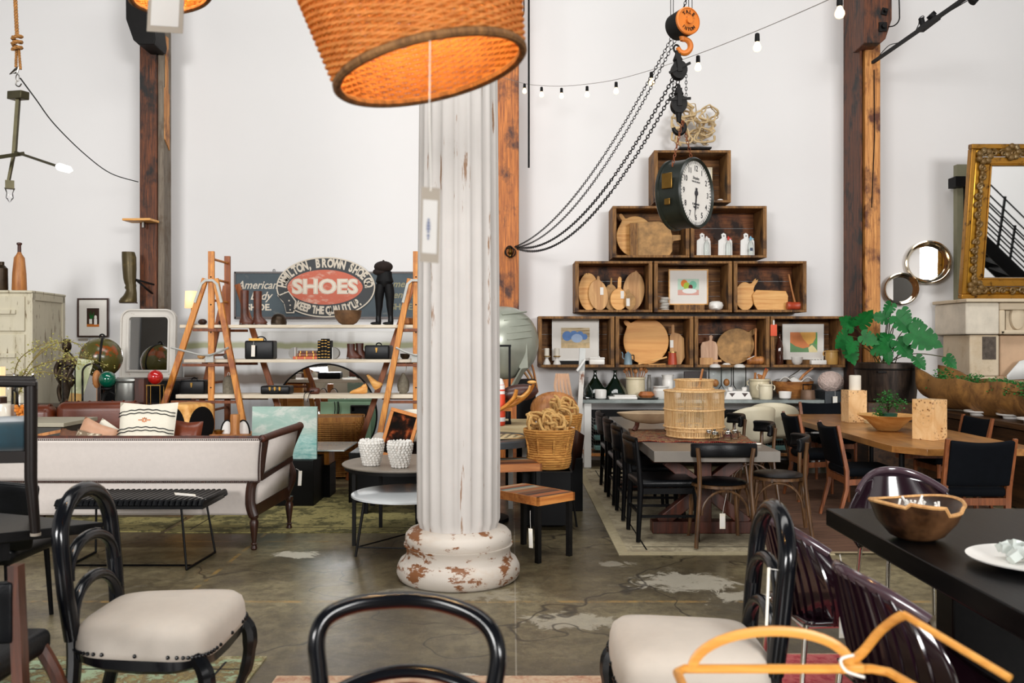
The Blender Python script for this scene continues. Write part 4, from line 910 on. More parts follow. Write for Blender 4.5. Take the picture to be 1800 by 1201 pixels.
# ================================================================ brown leather sofa with pillows
t = thing('leather_sofa','cognac leather sofa with channelled back behind the linen sofa','sofa',(-4.97,8.60,0)); t.rotation_euler = (0,0,rad(9))
m = MB(); rbox(m,(0,.0,.27),(2.5,.9,.30),.05); m.out('seat',M.brownleather,t)
zt = WZ(711,8.6)
for x,zz_ in ((-.85,-.06),(-.02,-.03),(.80,.0)):
    m = MB(); rbox(m,(x,.33,(zt+zz_+.40) /2),(.80,.24,zt+zz_ - .40),.09,6)
    for k in range(7): m.tube([(x - .33+k*.11,.22,zt+zz_ - .06),(x - .33+k*.11+.02,.30,zt+zz_+.004),(x - .32+k*.11,.40,zt+zz_ - .01)],.008,5)
    m.out('back_cushion',M.brownleather,t)
m = MB(); rbox(m,(1.28,.02,.34),(.16,.92,.60),.06); m.out('armrest',M.brownleather,t)
m = MB(); rbox(m,(-1.28,.02,.34),(.16,.92,.60),.06); m.out('armrest',M.brownleather,t)
for x,y in ((-1.2,-.4),(1.2,-.4),(-1.2,.4),(1.2,.4)): m = MB(); m.cyl((x,y,0),(x,y,.13),.02,.03); m.out('leg',M.darkwood,t)
def pillow(label,px,py,d,w_,h,rot,mt,stripes=None,th=.16,extra=None,rx=78):
    t = thing('throw_pillow',label,'pillow',P(px,py,d)); t.rotation_euler = (rad(rx),rad(rot),0)
    cushion(w_,h,th).out('pillow_cover',mt,t,ang=80)
    if stripes:
        m = MB()
        def zz(x,y):
            a = 2*x/w_; b = 2*y/h; k = max(0,(1 - abs(a) ** 3.2) *(1 - abs(b) ** 3.2)) ** .5; return k*th/2+.002
        for y in stripes: m.tube([(x,y+.03*(1 - (2*x/w_) ** 2) *(1 if y > 0 else 1) +.003*sin(x*90),zz(x,y+.03)) for x in [(-.48+.96*k/30) *w_ for k in range(31)]],.0045,5)
        m.out('woven_stripe',M.black,t)
        m = MB()
        for k in range(8): a = k*pi/4; m.bar((cos(a) *.008,.15+sin(a) *.008,zz(0,.15)),(cos(a) *.035*(1.4 if k % 4 == 0 else .7),.15+sin(a) *.03*.7,zz(.03,.16)),.008,.003)
        m.out('star_motif',M.orangepaint,t)
    return t
SZ = .512
def pil(label,px,ytop,d,w_,rot,mt,stripes=None,th=.12):
    T = WZ(ytop,d) - SZ; c_,n_ = cos(rad(rot)),abs(sin(rad(rot))); h = (T - w_*n_) /c_; t = pillow(label,px,700,d,w_,h,rot,mt,stripes,th); t.location.z = SZ+T/2; return t
pil('cream pillow with black stripes and a tiny star propped on the linen sofa',257,707,7.08,.47,0,M.creampillow,(.205,.178,.062,.036),.14)
pil('tan silky square pillow tilted left of the striped cream pillow',160,732,7.12,.30,22,M.tan,th=.10)
pil('pale linen pillow slumped behind the tan silky one',188,735,7.24,.32,30,M.creampillow,th=.12)
pil('small crumpled brown velvet pillow at the left of the sofa pillows',117,752,7.05,.18,8,M.brownvelvet,th=.09)
pil('small cream and brown veined pillow beside the crumpled brown one',146,754,7.0,.20,12,M.veined,th=.08)
pil('brown leather cushion propped beside the striped cream pillow',326,738,7.2,.24,3,M.brownleather,th=.12)
m = MB(); m.box(P(86,762,7.3),(.28,.03,.025),(RY(-11)).to_3x3()); m.solo('wooden_rod',M.turned,'slanted pale wooden bar just above the linen sofa back at left','rod')
# ================================================================ linen sofa (its back faces the entrance)
t = thing('linen_sofa','long oatmeal linen sofa seen from behind, with nailhead trim and scrolled dark wood end','sofa',(-2.95,6.76,0))
L0,L1 = -1.15,1.03
def bk(u,v_):       # padded back, rolls slightly outward at the top
    z = .545+.32*v_; return (L0+(L1+.03*v_ ** 1.5 - L0) *u,-.02 - .05*v_ ** 2 - .018*sin(pi*v_),z)
m = MB(); m.surf(bk,30,10); m.out('back_upholstery',M.linen,t,solid=.07)
m = MB(); m.box(((L0+L1 - .06) /2,.02,.40),(L1 - L0 - .06,.05,.27)); m.out('lower_back_panel',M.linen,t,bevel=.02)
m = MB(); m.tube([(L0,-.07,.872),(L1+.03,-.07,.872)],.014,8); m.out('top_rail',M.redwood,t)
m = MB(); m.tube([(L0,-.045,.545),(L1,-.045,.545)],.008,6); m.tube([bk(1,v_/12) for v_ in range(13)],.012,6)
nails(m,[(L0+(L1 - L0) *k/150,-.068,.535) for k in range(151)],.0075); nails(m,[(L0+(L1 - L0+.03) *k/150,-.112,.858) for k in range(151)],.006); nails(m,[V(bk(1,k/26)) +V((-.004,-.04,0)) for k in range(27)],.008)
m.out('nailhead_trim',M.darkwood,t)['kind'] = 'stuff'
m = MB(); rbox(m,((L0+L1) /2,.42,.40),(L1 - L0 - .1,.68,.22),.05); m.out('seat',M.linen,t)
m = MB(); m.tube([(L1+.035,-.09,.865),(L1+.06,.35,.87),(L1+.10,.80,.875)],[.026,.03,.032],12); m.ell((L1+.10,.80,.875),(.036,.02,.036),12); m.ell((L1+.03,-.09,.865),(.03,.02,.03),12); m.out('scroll_arm_roll',M.redwood,t)
m = MB()
m.tube(cr([(L1+.10,.80,.86),(L1+.03,.80,.70),(L1+.01,.79,.58),(L1+.05,.78,.45),(L1 - .0,.76,.30)],5),.028,8)
m.tube(cr([(L1+.03,-.05,.85),(L1 - .0,-.02,.70),(L1 - .02,-.01,.58),(L1 - .075,.0,.50),(L1 - .085,.0,.36),(L1 - .06,.0,.26)],5),.03,8,flat=1.3)
m.bar((L1 - .02,.0,.555),(L1+.02,.79,.60),.05,.045); m.bar((L1 - .07,.0,.30),(L1+.0,.77,.32),.05,.09)
m.out('end_frame',M.darkwood,t)
m = MB(); m.add([(L1 - .0,.02,.60),(L1+.03,.77,.63),(L1+.075,.78,.85),(L1+.025,-.02,.85)],[(0,1,2,3)]); m.out('upper_end_pad',M.linen,t,solid=.035)
m = MB(); m.add([(L1 - .06,.03,.35),(L1 - .0,.75,.37),(L1+.01,.76,.56),(L1 - .03,.02,.53)],[(0,1,2,3)]); m.out('lower_end_pad',M.linen,t,solid=.035)
def turned(x,y,h,r=.03): return [(r*1.1,h),(r*1.15,h*.9),(r*.8,h*.84),(r*1.15,h*.76),(r,h*.6),(r*.62,h*.28),(r*.55,h*.2),(r*.9,h*.17),(r*.6,h*.13),(r*.85,h*.05),(r*.6,0)]
for x,y in ((L1 - .06,.01),(L1+.02,.76),(L0+.1,.01),(L0+.1,.76)):
    m = MB(); m.lathe([(r,z) for r,z in turned(0,0,.28)][::-1],(x,y,0),14); m.out('leg',M.darkwood,t)
t = hangtag('small white tag tied to the end frame of the linen sofa',[(525,828),(531,828),(529.5,854)],7.35,[(524,826),(520,824)],dots=False)
# ================================================================ black channelled bench
t = thing('leather_bench','black channelled leather bench on a thin black sled frame behind the left chair','bench',(-2.67,6.38,0))
m = MB()
for i in range(26):
    x = -.50+i*.04; m.tube([(x,-.24,.452),(x+.0,-.23,.475),(x+.02,.22,.475),(x+.02,.23,.452)],.024,8,flat=.8)
m.box((0,0,.445),(1.03,.47,.03)); m.out('seat_pad',M.blackleather,t)
m = MB()
for y in (-.22,.26): 
    m.tube([(-.43 - .03,y,.435),(-.47 - .0,y*1.05,.012)],.008,6); m.tube([(.36,y,.435),(.40+(.03 if y > 0 else 0),y*1.05,.012)],.008,6)
m.tube([(-.47,-.231,.01),(-.47,.273,.01)],.009,6); m.tube([(.40,-.231,.01),(.43,.273,.01)],.009,6); m.tube([(-.47,-.12,.011),(.41,-.12,.011)],.007,6)
m.tube([(-.46,-.22,.435),(.37,-.22,.435),(.38,.26,.435),(-.46,.26,.435)],.008,6,True); m.out('sled_frame',M.blackwood,t)
hangtag('white tag lying on the end of the black bench seat',[(306,866),(343,869),(345,873.5)],6.2,[(356,876),(362,878)],dots=False)
# ================================================================ left foreground: black table, armchair on it, chairs
t = thing('black_table','black planked table at the left edge with a wooden armchair standing on it','table',(0,0,0))
TP = [(-1.90,4.10),(-2.97,3.34),(-3.9,2.68),(-4.6,3.6),(-3.9,4.45),(-3.0,4.5)]
m = MB(); m.prism(TP[::-1],.715,.76); m.out('table_top',M.tableblack,t,bevel=.004)
m = MB(); m.prism([(-2.25,3.95),(-3.1,3.42),(-3.8,2.95),(-4.2,3.55),(-3.6,3.98)][::-1],.62,.715); m.out('table_apron',M.tableblack,t)
for x,y in ((-2.42,3.80),(-3.35,3.24),(-3.75,3.9)): m = MB(); m.box((x,y,.31),(.10,.10,.62)); m.out('leg',M.tableblack,t)
t = thing('display_armchair','dark wooden armchair with teal cushion standing on the black table at the left edge','chair',(-2.19,4.01,.762)); t.rotation_euler = (0,0,rad(119)); t.scale = (.9,.9,1)
m = MB(); m.tube([(.27,-.02,.01),(.262,.0,.25),(.245,.0,.66)],[.022,.028,.03],10); m.out('leg',M.ebony,t)
m = MB(); m.tube([(-.27,-.02,.01),(-.262,.0,.25),(-.245,.0,.66)],[.022,.028,.03],10); m.out('leg',M.ebony,t)
for x in (-.25,.25): m = MB(); m.tube([(x,.52,.0),(x,.48,.42),(x*.95,.56,.86)],.024,8); m.out('leg',M.ebony,t)
m = MB(); m.tube([(.255,-.02,.655),(.24,.25,.665),(.2,.53,.64)],.026,8,flat=.7); m.out('armrest',M.ebony,t)
m = MB(); m.tube([(-.255,-.02,.655),(-.24,.25,.665),(-.2,.53,.64)],.026,8,flat=.7); m.out('armrest',M.ebony,t)
m = MB(); m.bar((-.26,.0,.335),(.26,.0,.335),.05,.03); m.bar((-.25,.50,.36),(.25,.50,.36),.05,.03); m.bar((.255,0,.34),(.25,.5,.36),.03,.05); m.bar((-.255,0,.34),(-.25,.5,.36),.03,.05); m.out('seat_frame',M.ebony,t); m = MB(); m.bar((-.26,-.012,.648),(.26,-.012,.640),.035,.03); m.out('front_rail',M.ebony,t)
m = MB(); rbox(m,(0,.24,.425),(.46,.52,.13),.05,4); m.out('seat_cushion',M.teal,t)
m = MB(); rbox(m,(0,.52,.68),(.44,.09,.38),.04,3); m.out('back_cushion',M.teal,t)
for x in (.27,-.27): m = MB(); m.cyl((x,-.02,0),(x,-.02,.012),.024); m.out('felt_pad',M.kraft,t)
def leatherchair(label,loc,rz):
    t = thing('leather_chair',label,'chair',loc,rz)
    def f(u,v_): a = (u - .5) *2.0; return (.30*a*(1+.22*v_),.26 - .12*a*a+.04*v_,.47+.40*v_ - .05*a*a*v_)
    m = MB(); m.surf(f,20,8); m.out('backrest',M.blackleather,t,solid=.05,bevel=.015)
    m = MB(); rbox(m,(0,.0,.44),(.50,.50,.09),.04); m.out('seat',M.blackleather,t)
    for x in (-.2,.2):
        for y in (-.2,.2): m = MB(); m.cyl((x*1.1,y*1.1,0),(x,y,.40),.012,.016); m.out('leg',M.blackwood,t)
    return t
leatherchair('black leather low-backed chair behind the black table at the left edge',(-2.92,4.95,0),180)
t = thing('wooden_dining_chair','brown wooden chair with curved legs tucked under the black table at left','chair',(-1.75,3.12,0),0)
for x in (-.28,.17):
    m = MB(); m.tube([(x,-.26,.0),(x - .02,-.24,.38),(x - .04,-.24,.87)],[.024,.032,.030],4,flat=.8); m.out('leg',M.teak2,t)
for x in (-.34,.08):
    m = MB(); m.tube(cr([(x+.04,.14,0),(x+.05,.13,.12),(x+.01,.12,.34),(x - .06,.10,.50)],5),.026,8); m.out('leg',M.teak2,t)
m = MB(); rbox(m,(-.16,-.06,.50),(.42,.42,.09),.03); m.out('seat',M.blackleather,t); m = MB(); m.surf(lambda u,v_: (-.31+.44*u,-.25 - .03*sin(pi*u),.62+.20*v_),10,4); m.out('backrest',M.blackleather,t,solid=.035,bevel=.01)
# ================================================================ black lacquer arch-back chairs with cream seats
def archchair(label,loc,rz,sc=1.0,group=None):
    """faces +X; seat centre at the origin"""
    t = thing('arch_back_chair',label,'chair',loc,rz,group); t.scale = (sc,sc,sc)
    def bx(z): return -.235 - .10*max(0,z - .42) - .12*max(0,.40 - z)
    def U(y0,zb,zs,zt,n=14,side=0):
        p = [(bx(zb),-y0,zb)] +[(bx(z),-y0+.0,z) for z in [zb+(zs - zb) *k/4 for k in range(1,4)]]
        for k in range(n+1): a = pi - pi*k/n; z = zs+(zt - zs) *sin(a) ** .9; p.append((bx(z),y0*cos(a),z))
        return p+[(bx(z),y0,z) for z in [zs - (zs - zb) *k/4 for k in range(1,5)]]
    m = MB(); p = U(.20,.44,.78,.955); p = [(x,y*(1 - .10*(z < .62) *(.62 - z) /.2),z) for x,y,z in p]; m.tube(p,.030,10,flat=1.0); m.out('back_frame',M.lacquer,t,ang=60)
    for zs,zt in ((.65,.78),(.47,.625)):
        q = []
        for k in range(15): a = pi - pi*k/14; z = zs+(zt - zs) *sin(a) ** .9; q.append((bx(z) +.008,.185*cos(a),z))
        m = MB(); m.tube(q,.022,10,flat=1.0); m.out('arch_rail',M.lacquer,t,ang=60)
    # seat: trapezoid with rounded corners and a domed pad
    def ol(a,k=1.0):
        c_,s_ = cos(a),sin(a); e = .34; x = .255*abs(c_) ** e*(1 if c_ > 0 else -1); y = .245*abs(s_) ** e*(1 if s_ > 0 else -1)
        return x*k+(.02),y*k*(1+.12*(x/.25))
    n = 56; m = MB(); prof = [(1.0,.395),(1.03,.40),(1.035,.42),(1.02,.455),(.985,.485),(.90,.505),(.7,.520),(.35,.530),(.0001,.532)]
    vs = [(ol(2*pi*k/n,q)[0],ol(2*pi*k/n,q)[1],z - .012*(abs(cos(4*pi*k/n)) if q > .9 and z < .44 else 0)) for q,z in prof for k in range(n)]
    m.add(vs,[(i*n+k,i*n+(k+1) % n,(i+1) *n+(k+1) % n,(i+1) *n+k) for i in range(len(prof) - 1) for k in range(n)]); m.out('seat_pad',M.cream,t,ang=80)
    m = MB(); vs = []
    for q,z in ((.93,.33),(1.0,.345),(1.015,.40),(.95,.41)):
        for k in range(n): x,y = ol(2*pi*k/n,q); vs.append((x,y,z+(.02*abs(sin(4*pi*k/n)) if z < .35 else 0)))
    m.add(vs,[(i*n+k,i*n+(k+1) % n,(i+1) *n+(k+1) % n,(i+1) *n+k) for i in range(3) for k in range(n)]); m.out('seat_rail',M.lacquer,t)
    m = MB(); nails(m,[(ol(2*pi*k/60,1.045)[0],ol(2*pi*k/60,1.045)[1],.404) for k in range(60)],.0075); m.out('nailhead_trim',M.lacquer,t)['kind'] = 'stuff'
    for x,y in ((.25,-.25),(.25,.25)):
        m = MB(); m.tube(cr([(x - .02,y*.95,.40),(x+.025,y*1.02,.33),(x+.02,y,.20),(x - .015,y*.95,.08),(x+.03,y*1.03,.012)],5),[.03] *4+[.032] *4+[.027] *4+[.02] *5+[.017] *3+[.024],8); m.out('leg',M.lacquer,t)
    for y in (-.17,.17):
        m = MB(); m.tube(cr([(bx(.46),y,.46),(-.24,y,.30),(-.27,y*1.05,.14),(-.33,y*1.1,.01)],4),.026,8); m.out('leg',M.lacquer,t)
    return t
A = archchair('black arch-backed chair with a cream nailhead seat in the left foreground, facing right',(-1.43,3.56,0),0,1.05)
archchair('nearest black arch-backed chair at the bottom left corner, only its back and seat edge showing',(-1.28,2.46,0),12,1.02)
B = archchair('black arch-backed chair with a cream seat in the right foreground, facing left',(.66,3.22,0),178,1.04)
hangtag('white tag string hanging from the right arch-backed chair',[(1349,998),(1354,998),(1350,1100)],3.0,[(1352,1000),(1378,1004)],dots=False)
# centre foreground chair, seen from behind
t = thing('balloon_back_chair','black lacquer open balloon-back chair with a rust back pad at the bottom centre','chair',(WX(719,2.1),2.1,0))
o = V((WX(719,2.1),2.1,0)); p = [(563,1230),(560,1180),(556,1130),(561,1098),(580,1076),(620,1064),(670,1061),(720,1060.5),(775,1066),(830,1081),(862,1104),(875,1140),(872,1180),(862,1230)]
m = MB(); pp = [P(x,y,2.1 - .05*((y - 1060) /170)) - o for x,y in cr([V((a,b,0)) for a,b in p],4) and [(q.x,q.y) for q in cr([V((a,b,0)) for a,b in p],4)]]
N = len(pp); m.tube([(q.x,q.y+.06*(1 - ((q.x) /.22) ** 2),q.z - .010) for q in pp],.0255,12,flat=.8); m.out('back_frame',M.lacquer,t,ang=70)
m = MB(); m.X = TR(0,0,-.026); m.tube([(x,.055*(1 - (x/.22) ** 2) - .03,.832 - .05*(x/.2) ** 2) for x in [-.19+.38*k/16 for k in range(17)]],.02,10,flat=.8); m.out('cross_rail',M.lacquer,t)
m = MB(); m.surf(lambda u,v_: ((u - .5) *.30*(1 - .1*v_),.03 - .04*(2*u - 1) ** 2 - .03,.57+.213*v_ - .03*(2*u - 1) ** 2*v_),14,8); m.out('back_pad',M.rustpad,t,solid=.03)
m = MB(); rbox(m,(0,.26,.44),(.46,.44,.09),.04,4); m.out('seat',M.rustpad,t)
for x,y in ((-.2,.45),(.2,.45)): m = MB(); m.cyl((x,y,0),(x,y,.40),.016,.024); m.out('leg',M.lacquer,t)
for x in (-.21,.21): m = MB(); m.tube([(x,-.08,0),(x,-.0,.42),(x,-.02,.72)],.022,8); m.out('leg',M.lacquer,t)
# ================================================================ ladders and plank shelves
def ladder(label,X,mirror,right):
    """trestle ladder: two upright rails with rungs through a front and a back A frame"""
    t = thing('trestle_ladder',label,'ladder',(X,9.85,0)); s_ = -1 if mirror else 1
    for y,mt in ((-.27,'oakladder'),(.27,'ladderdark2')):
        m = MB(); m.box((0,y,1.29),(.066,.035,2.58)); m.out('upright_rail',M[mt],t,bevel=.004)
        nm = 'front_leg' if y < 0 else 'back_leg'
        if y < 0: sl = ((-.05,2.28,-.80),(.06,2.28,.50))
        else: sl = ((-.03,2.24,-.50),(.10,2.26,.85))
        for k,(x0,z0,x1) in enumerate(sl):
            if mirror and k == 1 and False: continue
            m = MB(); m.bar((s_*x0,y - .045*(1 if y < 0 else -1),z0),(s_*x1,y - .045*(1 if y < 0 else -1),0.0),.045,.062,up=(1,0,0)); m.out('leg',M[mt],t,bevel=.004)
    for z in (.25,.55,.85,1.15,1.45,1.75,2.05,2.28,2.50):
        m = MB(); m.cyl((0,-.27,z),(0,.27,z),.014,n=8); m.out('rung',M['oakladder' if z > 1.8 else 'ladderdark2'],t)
    m = MB(); y = -.345
    m.tube([(s_*q[0],y,q[1]) for q in ((-.155,2.02),(-.085,2.22),(-.04,2.26),(.04,2.26),(.085,2.22),(.135,2.02))],.019,4,flat=.5,up=(0,1,0)); m.out('top_strap',M.strapgrey,t)
    m = MB(); m.tube([(s_*-.41,y,1.535),(s_*-.12,y,1.46),(0,y,1.45),(s_*.12,y,1.49),(s_*.21,y,1.535)],.012,6); m.box((0,y+.02,1.42),(.085,.02,.09)); m.out('spreader_brace',M.strapgrey,t)
    for z in (1.78,1.40,1.0):
        hw = .04+(2.28 - z) *.30
        m = MB(); m.bar((s_*-hw,.31,z - .055),(s_*(hw+.03),.31,z - .055),.03,.03); m.out('cross_bar',M.ladderdark,t); m = MB(); m.bar((s_*-(hw),-.30,z - .055),(s_*hw*.7,-.30,z - .055),.03,.03); m.out('cross_bar',M.ladderdark,t)
    m = MB()
    for z in [.2+.3*k for k in range(8)]: m.cyl((0,-.289,z),(0,-.286,z),.009,n=8)
    m.out('rung_peg',M.rust,t); return t
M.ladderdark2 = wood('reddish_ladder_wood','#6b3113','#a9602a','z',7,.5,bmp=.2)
ladder('left wooden trestle ladder supporting the plank shelves',WX(370,9.55),False,0)
ladder('right wooden trestle ladder supporting the plank shelves beside the column',WX(731,9.55),True,1)
SD = 9.75
for lb,x0,y0,th in (('top bleached plank shelf across the ladders, carrying the tall boots',315,571,.034),('middle bleached plank shelf across the ladders, carrying the books',322,632,.034),('lowest bleached plank shelf across the ladders, carrying the suitcases',308,694,.042)):
    z = WZ(y0,9.56); m = MB(); m.box(((WX(x0,9.56) - .80) /2,9.75,z - th/2),(-.80 - WX(x0,9.56),.36,th)); m.solo('plank_shelf',M.board,lb,'shelf',bevel=.003)
Z1,Z2,Z3 = WZ(571,9.56),WZ(632,9.56),WZ(694,9.56)
def sx(px,d=SD): return WX(px,d)
def rbt(label,px,z,h,toe,d=SD,mt='bootleather',sh=.05,rz=0,w_=.042):
    """boot standing on z; toe points along +x (toe>0) or -x"""
    t = thing('leather_boot',label,'boot',(sx(px,d),d,z),rz)
    m = MB(); n = 14; pf = [(.0,.010,.075,.036),(.0,.03,.085,.04),(.008,.06,.07,.038),(0,.085,.05,.036),(0,.12,.046,.035),(0,h*.5,w_*1.05,w_*.9),(0,h*.97,w_*1.15,w_),(0,h,w_*1.1,w_*.95)]
    if h < .25: pf = [(.0,.010,.075,.036),(.0,.03,.085,.04),(.008,.06,.06,.038),(0,.10,.042,.034),(0,h,.045,.035)]
    vs = []
    for i,(ox,z_,a,b) in enumerate(pf):
        cxx = toe*(a - .04) if i < 4 else 0
        for k in range(n): q = 2*pi*k/n; vs.append((cxx+cos(q) *a,sin(q) *b,z_))
    m.add(vs,[(i*n+k,i*n+(k+1) % n,(i+1) *n+(k+1) % n,(i+1) *n+k) for i in range(len(pf) - 1) for k in range(n)] +[tuple(range(n)),tuple((len(pf) - 1) *n+k for k in range(n))]); m.out('boot_upper',M[mt],t)
    m = MB(); m.prism([(toe*.04+cos(2*pi*k/16) *.085,sin(2*pi*k/16) *.04) for k in range(16)],0,.012); m.box((-toe*.02,0,.012),(.05,.06,.024)); m.out('boot_sole',M.darkwood,t)
    m = MB(); m.tube([(toe*(.045 if z_ > .1 else .06),(-.02 if k % 2 else .02),z_) for k,z_ in enumerate([.07+.012*j for j in range(int((min(h,.3) - .09) /.012))])],.003,4); m.out('lace',M.black,t); return t
rbt('left one of the two tall brown leather riding boots on the top plank',430,Z1,.385,.55)
rbt('right one of the two tall brown leather riding boots on the top plank',453,Z1,.375,.55)
rbt('left brown lace-up ankle boot on the middle plank',617,Z2,.17,.8,w_=.04)
rbt('right brown lace-up ankle boot on the middle plank, beside the black box bag',632,Z2,.175,.8,d=9.8,w_=.04)
t = thing('riding_helmet','olive brown velvet riding helmet on the top plank','hat',(sx(490),SD,Z1)); m = MB(); m.lathe([(.083,.0),(.086,.03),(.08,.075),(.055,.115),(.02,.128),(.001,.13)],n=24); m.out('helmet_shell',M.bronze,t); m = MB(); m.box((0,-.09,.012),(.1,.06,.01)); m.out('helmet_brim',M.bronze,t,bevel=.003)
m = MB(); m.lathe([(.05,0),(.10,.03),(.14,.09),(.152,.165),(.145,.165),(.13,.09),(.09,.04),(.001,.02)],n=32); m.solo('wooden_bowl',M.boardold2,'round dark wooden bowl on the top plank below the oval sign','bowl',(sx(612),SD - .02,Z1 - .004))
def stone(name,label,px,z,a,h,mt,cat,d=SD): m = MB(); m.ell((0,0,h/2),(a,a*.8,h/2),16); return m.solo(name,M[mt],label,cat,(sx(px,d),d,z))
stone('wooden_ornament','small brown rounded wooden form on the top plank behind the left ladder',356,Z1,.05,.07,'darkwood','wooden form',9.8)
stone('wooden_ornament','small brown wooden form on the top plank between the ladder rails',390,Z1,.04,.06,'redwood','wooden form',9.8)
stone('river_stone','smooth brown egg-shaped stone on the middle plank left of the ladder rail',354,Z2,.045,.055,'boardmid','stone')
stone('river_stone','grey rounded stone on the middle plank right of the ladder rail',400,Z2,.048,.06,'darkstone','stone')
m = MB(); m.lathe([(.03,0),(.05,.02),(.055,.06),(.05,.06),(.001,.02)],n=20); m.solo('small_bowl',M.bronze,'small dark metal bowl at the right end of the middle plank','bowl',(sx(712),SD,Z2))
m = MB(); m.lathe([(.05,0),(.075,.02),(.06,.075),(.001,.08)],n=20); m.solo('small_bowl',M.turned,'small upturned wooden bowl at the right end of the top plank','bowl',(sx(717),SD,Z1))
# mannequin legs with cap
t = thing('mannequin_legs','black half mannequin of trousered legs in small boots on the top plank','mannequin',(sx(676),SD,Z1))
hz = lambda py: WZ(py,SD) - Z1
for s_,x0 in ((-1,0),(1,0)):
    m = MB(); m.tube(cr([(s_*.045,0,hz(500)),(s_*.058,0,hz(520)),(s_*.06,0,hz(538)),(s_*.065,0,hz(552)),(s_*.068,0,.03)],4),[.05,.052,.054,.054,.052,.048,.044,.042,.04,.037,.034,.032,.030,.028,.027,.026,.026],12); m.out('leg',M.black,t)
    m = MB(); m.lathe([(.024,0),(.03,.01),(.032,.05),(.028,.10)],(s_*.068,0,0),12); m.ell((s_*.068 - .035,-.01,.018),(.055,.026,.018),12); m.out('boot',M.blackleather,t)
m = MB(); m.lathe([(.055,hz(505)),(.10,hz(495)),(.085,hz(487)),(.08,hz(478)),(.02,hz(472))],n=18,sy=.7); m.out('hips',M.black,t)
t = thing('flat_cap','brown wool cap placed on top of the black mannequin legs','hat',(sx(674),SD,WZ(478,SD))); m = MB(); m.ell((0,0,.055),(.105,.10,.065),20); m.ell((-.03,0,.0),(.09,.07,.045),16); m.out('cap_crown',M.browncloth,t); m = MB(); m.ell((0,0,.12),.012,8); m.out('cap_button',M.browncloth,t)
# bags and cases
def case(name,label,px0,px1,py0,z,d,dep,mt='blackleather',handle=True,cat='bag',rz=0,clasps=0,hz_=.06):
    w_ = (px1 - px0) *d/F; h = WZ(py0,d) - z; t = thing(name,label,cat,(sx((px0+px1) /2,d),d,z),rz)
    m = MB(); rbox(m,(0,0,h/2),(w_,dep,h),.018,3); m.out('case_body',M[mt],t)
    if handle: m = MB(); m.tube([(cos(a) *hz_,0,h+sin(a) *hz_*.8) for a in [pi*k/12 for k in range(13)]],.007,6); m.out('handle',M[mt],t)
    for k in range(clasps):
        x = ((k+.5) /clasps - .5) *w_*.5; m = MB(); m.box((x,-dep/2 - .004,h*.72),(.022,.01,.03)); m.box((x,-dep/2 - .004,h*.55),(.012,.012,.02)); m.out('clasp',M.brass,t)
    return t
t = case('doctor_bag','black leather doctor bag with curved handle on the middle plank',434,484,599,Z2,SD,.18,hz_=.055); m = MB(); m.box((-.05,-.0,.215),(.16,.05,.03)); m.out('bag_frame',M.brass,t)
hangtag('white tag hanging on the black doctor bag',[(442,607),(448.5,607),(448,627)],9.62,[(446,600)],dots=False)
case('box_bag','black box bag with a brass clasp on the middle plank beside the ankle boots',644,688,607,Z2,SD,.2,clasps=1,hz_=.03,rz=-6)
case('metal_cash_box','black case with gold decoration on the lowest plank left of the ladder rail',320,364,668,Z3,SD,.18,clasps=1,hz_=.03)
t = case('small_suitcase','small black suitcase with brass clasps on the lowest plank',462,513,678,Z3,9.72,.2,handle=False,clasps=3,cat='suitcase'); m = MB(); m.tube([(-.05,-.105,.04),(-.045,-.115,.02),(.045,-.115,.02),(.05,-.105,.04)],.004,5); m.out('handle',M.blackleather,t)
t = thing('clutch_purse','small brown leather clutch on the lowest plank with straps hanging over','bag',(sx(556),9.66,Z3)); m = MB(); rbox(m,(0,0,.035),(.12,.06,.07),.025,4); m.out('purse_body',M.bootleather,t)
m = MB(); m.tube(cr([(-.02,-.03,.04),(-.08,-.105,.012),(-.085,-.125,-.06)],4),.004,5); m.tube(cr([(.0,-.03,.04),(-.03,-.105,.012),(-.05,-.125,-.08)],4),.004,5); m.out('strap',M.black,t)
# books with bookends
z = Z2
for i,(lb,w_,h,mt,dx) in enumerate((('orange leather-bound book lying at the bottom of the small stack',.265,.030,'bookorange',0),('brown leather-bound book lying in the middle of the small stack',.215,.035,'bookbrown',.022),('slim brown leather-bound book lying on top of the small stack',.195,.028,'bookbrown2',.022))):
    t = thing('antique_book',lb,'book',(sx(539) +dx,SD,z),None or 0); m = MB(); m.box((0,0,h/2),(w_,.17,h)); m.out('book_cover',M[mt],t,bevel=.006)
    m = MB()
    for q in (-.35,0,.35): m.box((w_*q,-.087,h/2),(.012,.004,h*.9))
    m.out('gilt_band',M.brass,t); m = MB(); m.box((0,.0,h/2),(w_+.004,.155,h*.6)); m.out('pages',M.creamceramic,t); z += h
for i,(px,h) in enumerate(((563.5,.205),(569.2,.225),(574.8,.225),(580.2,.205))):
    lb = ['leftmost','second from left','third from left','rightmost'][i] +' of the four upright black gilt books on the middle plank'
    t = thing('antique_book',lb,'book',(sx(px),SD,Z2)); m = MB(); m.box((0,0,h/2),(.034,.15,h)); m.out('book_cover',M.black,t,bevel=.005)
    m = MB()
    for q in (.1,.25,.4,.62,.78,.92): m.box((0,-.077,h*q),(.026,.004,.006))
    m.out('gilt_band',M.brass,t)
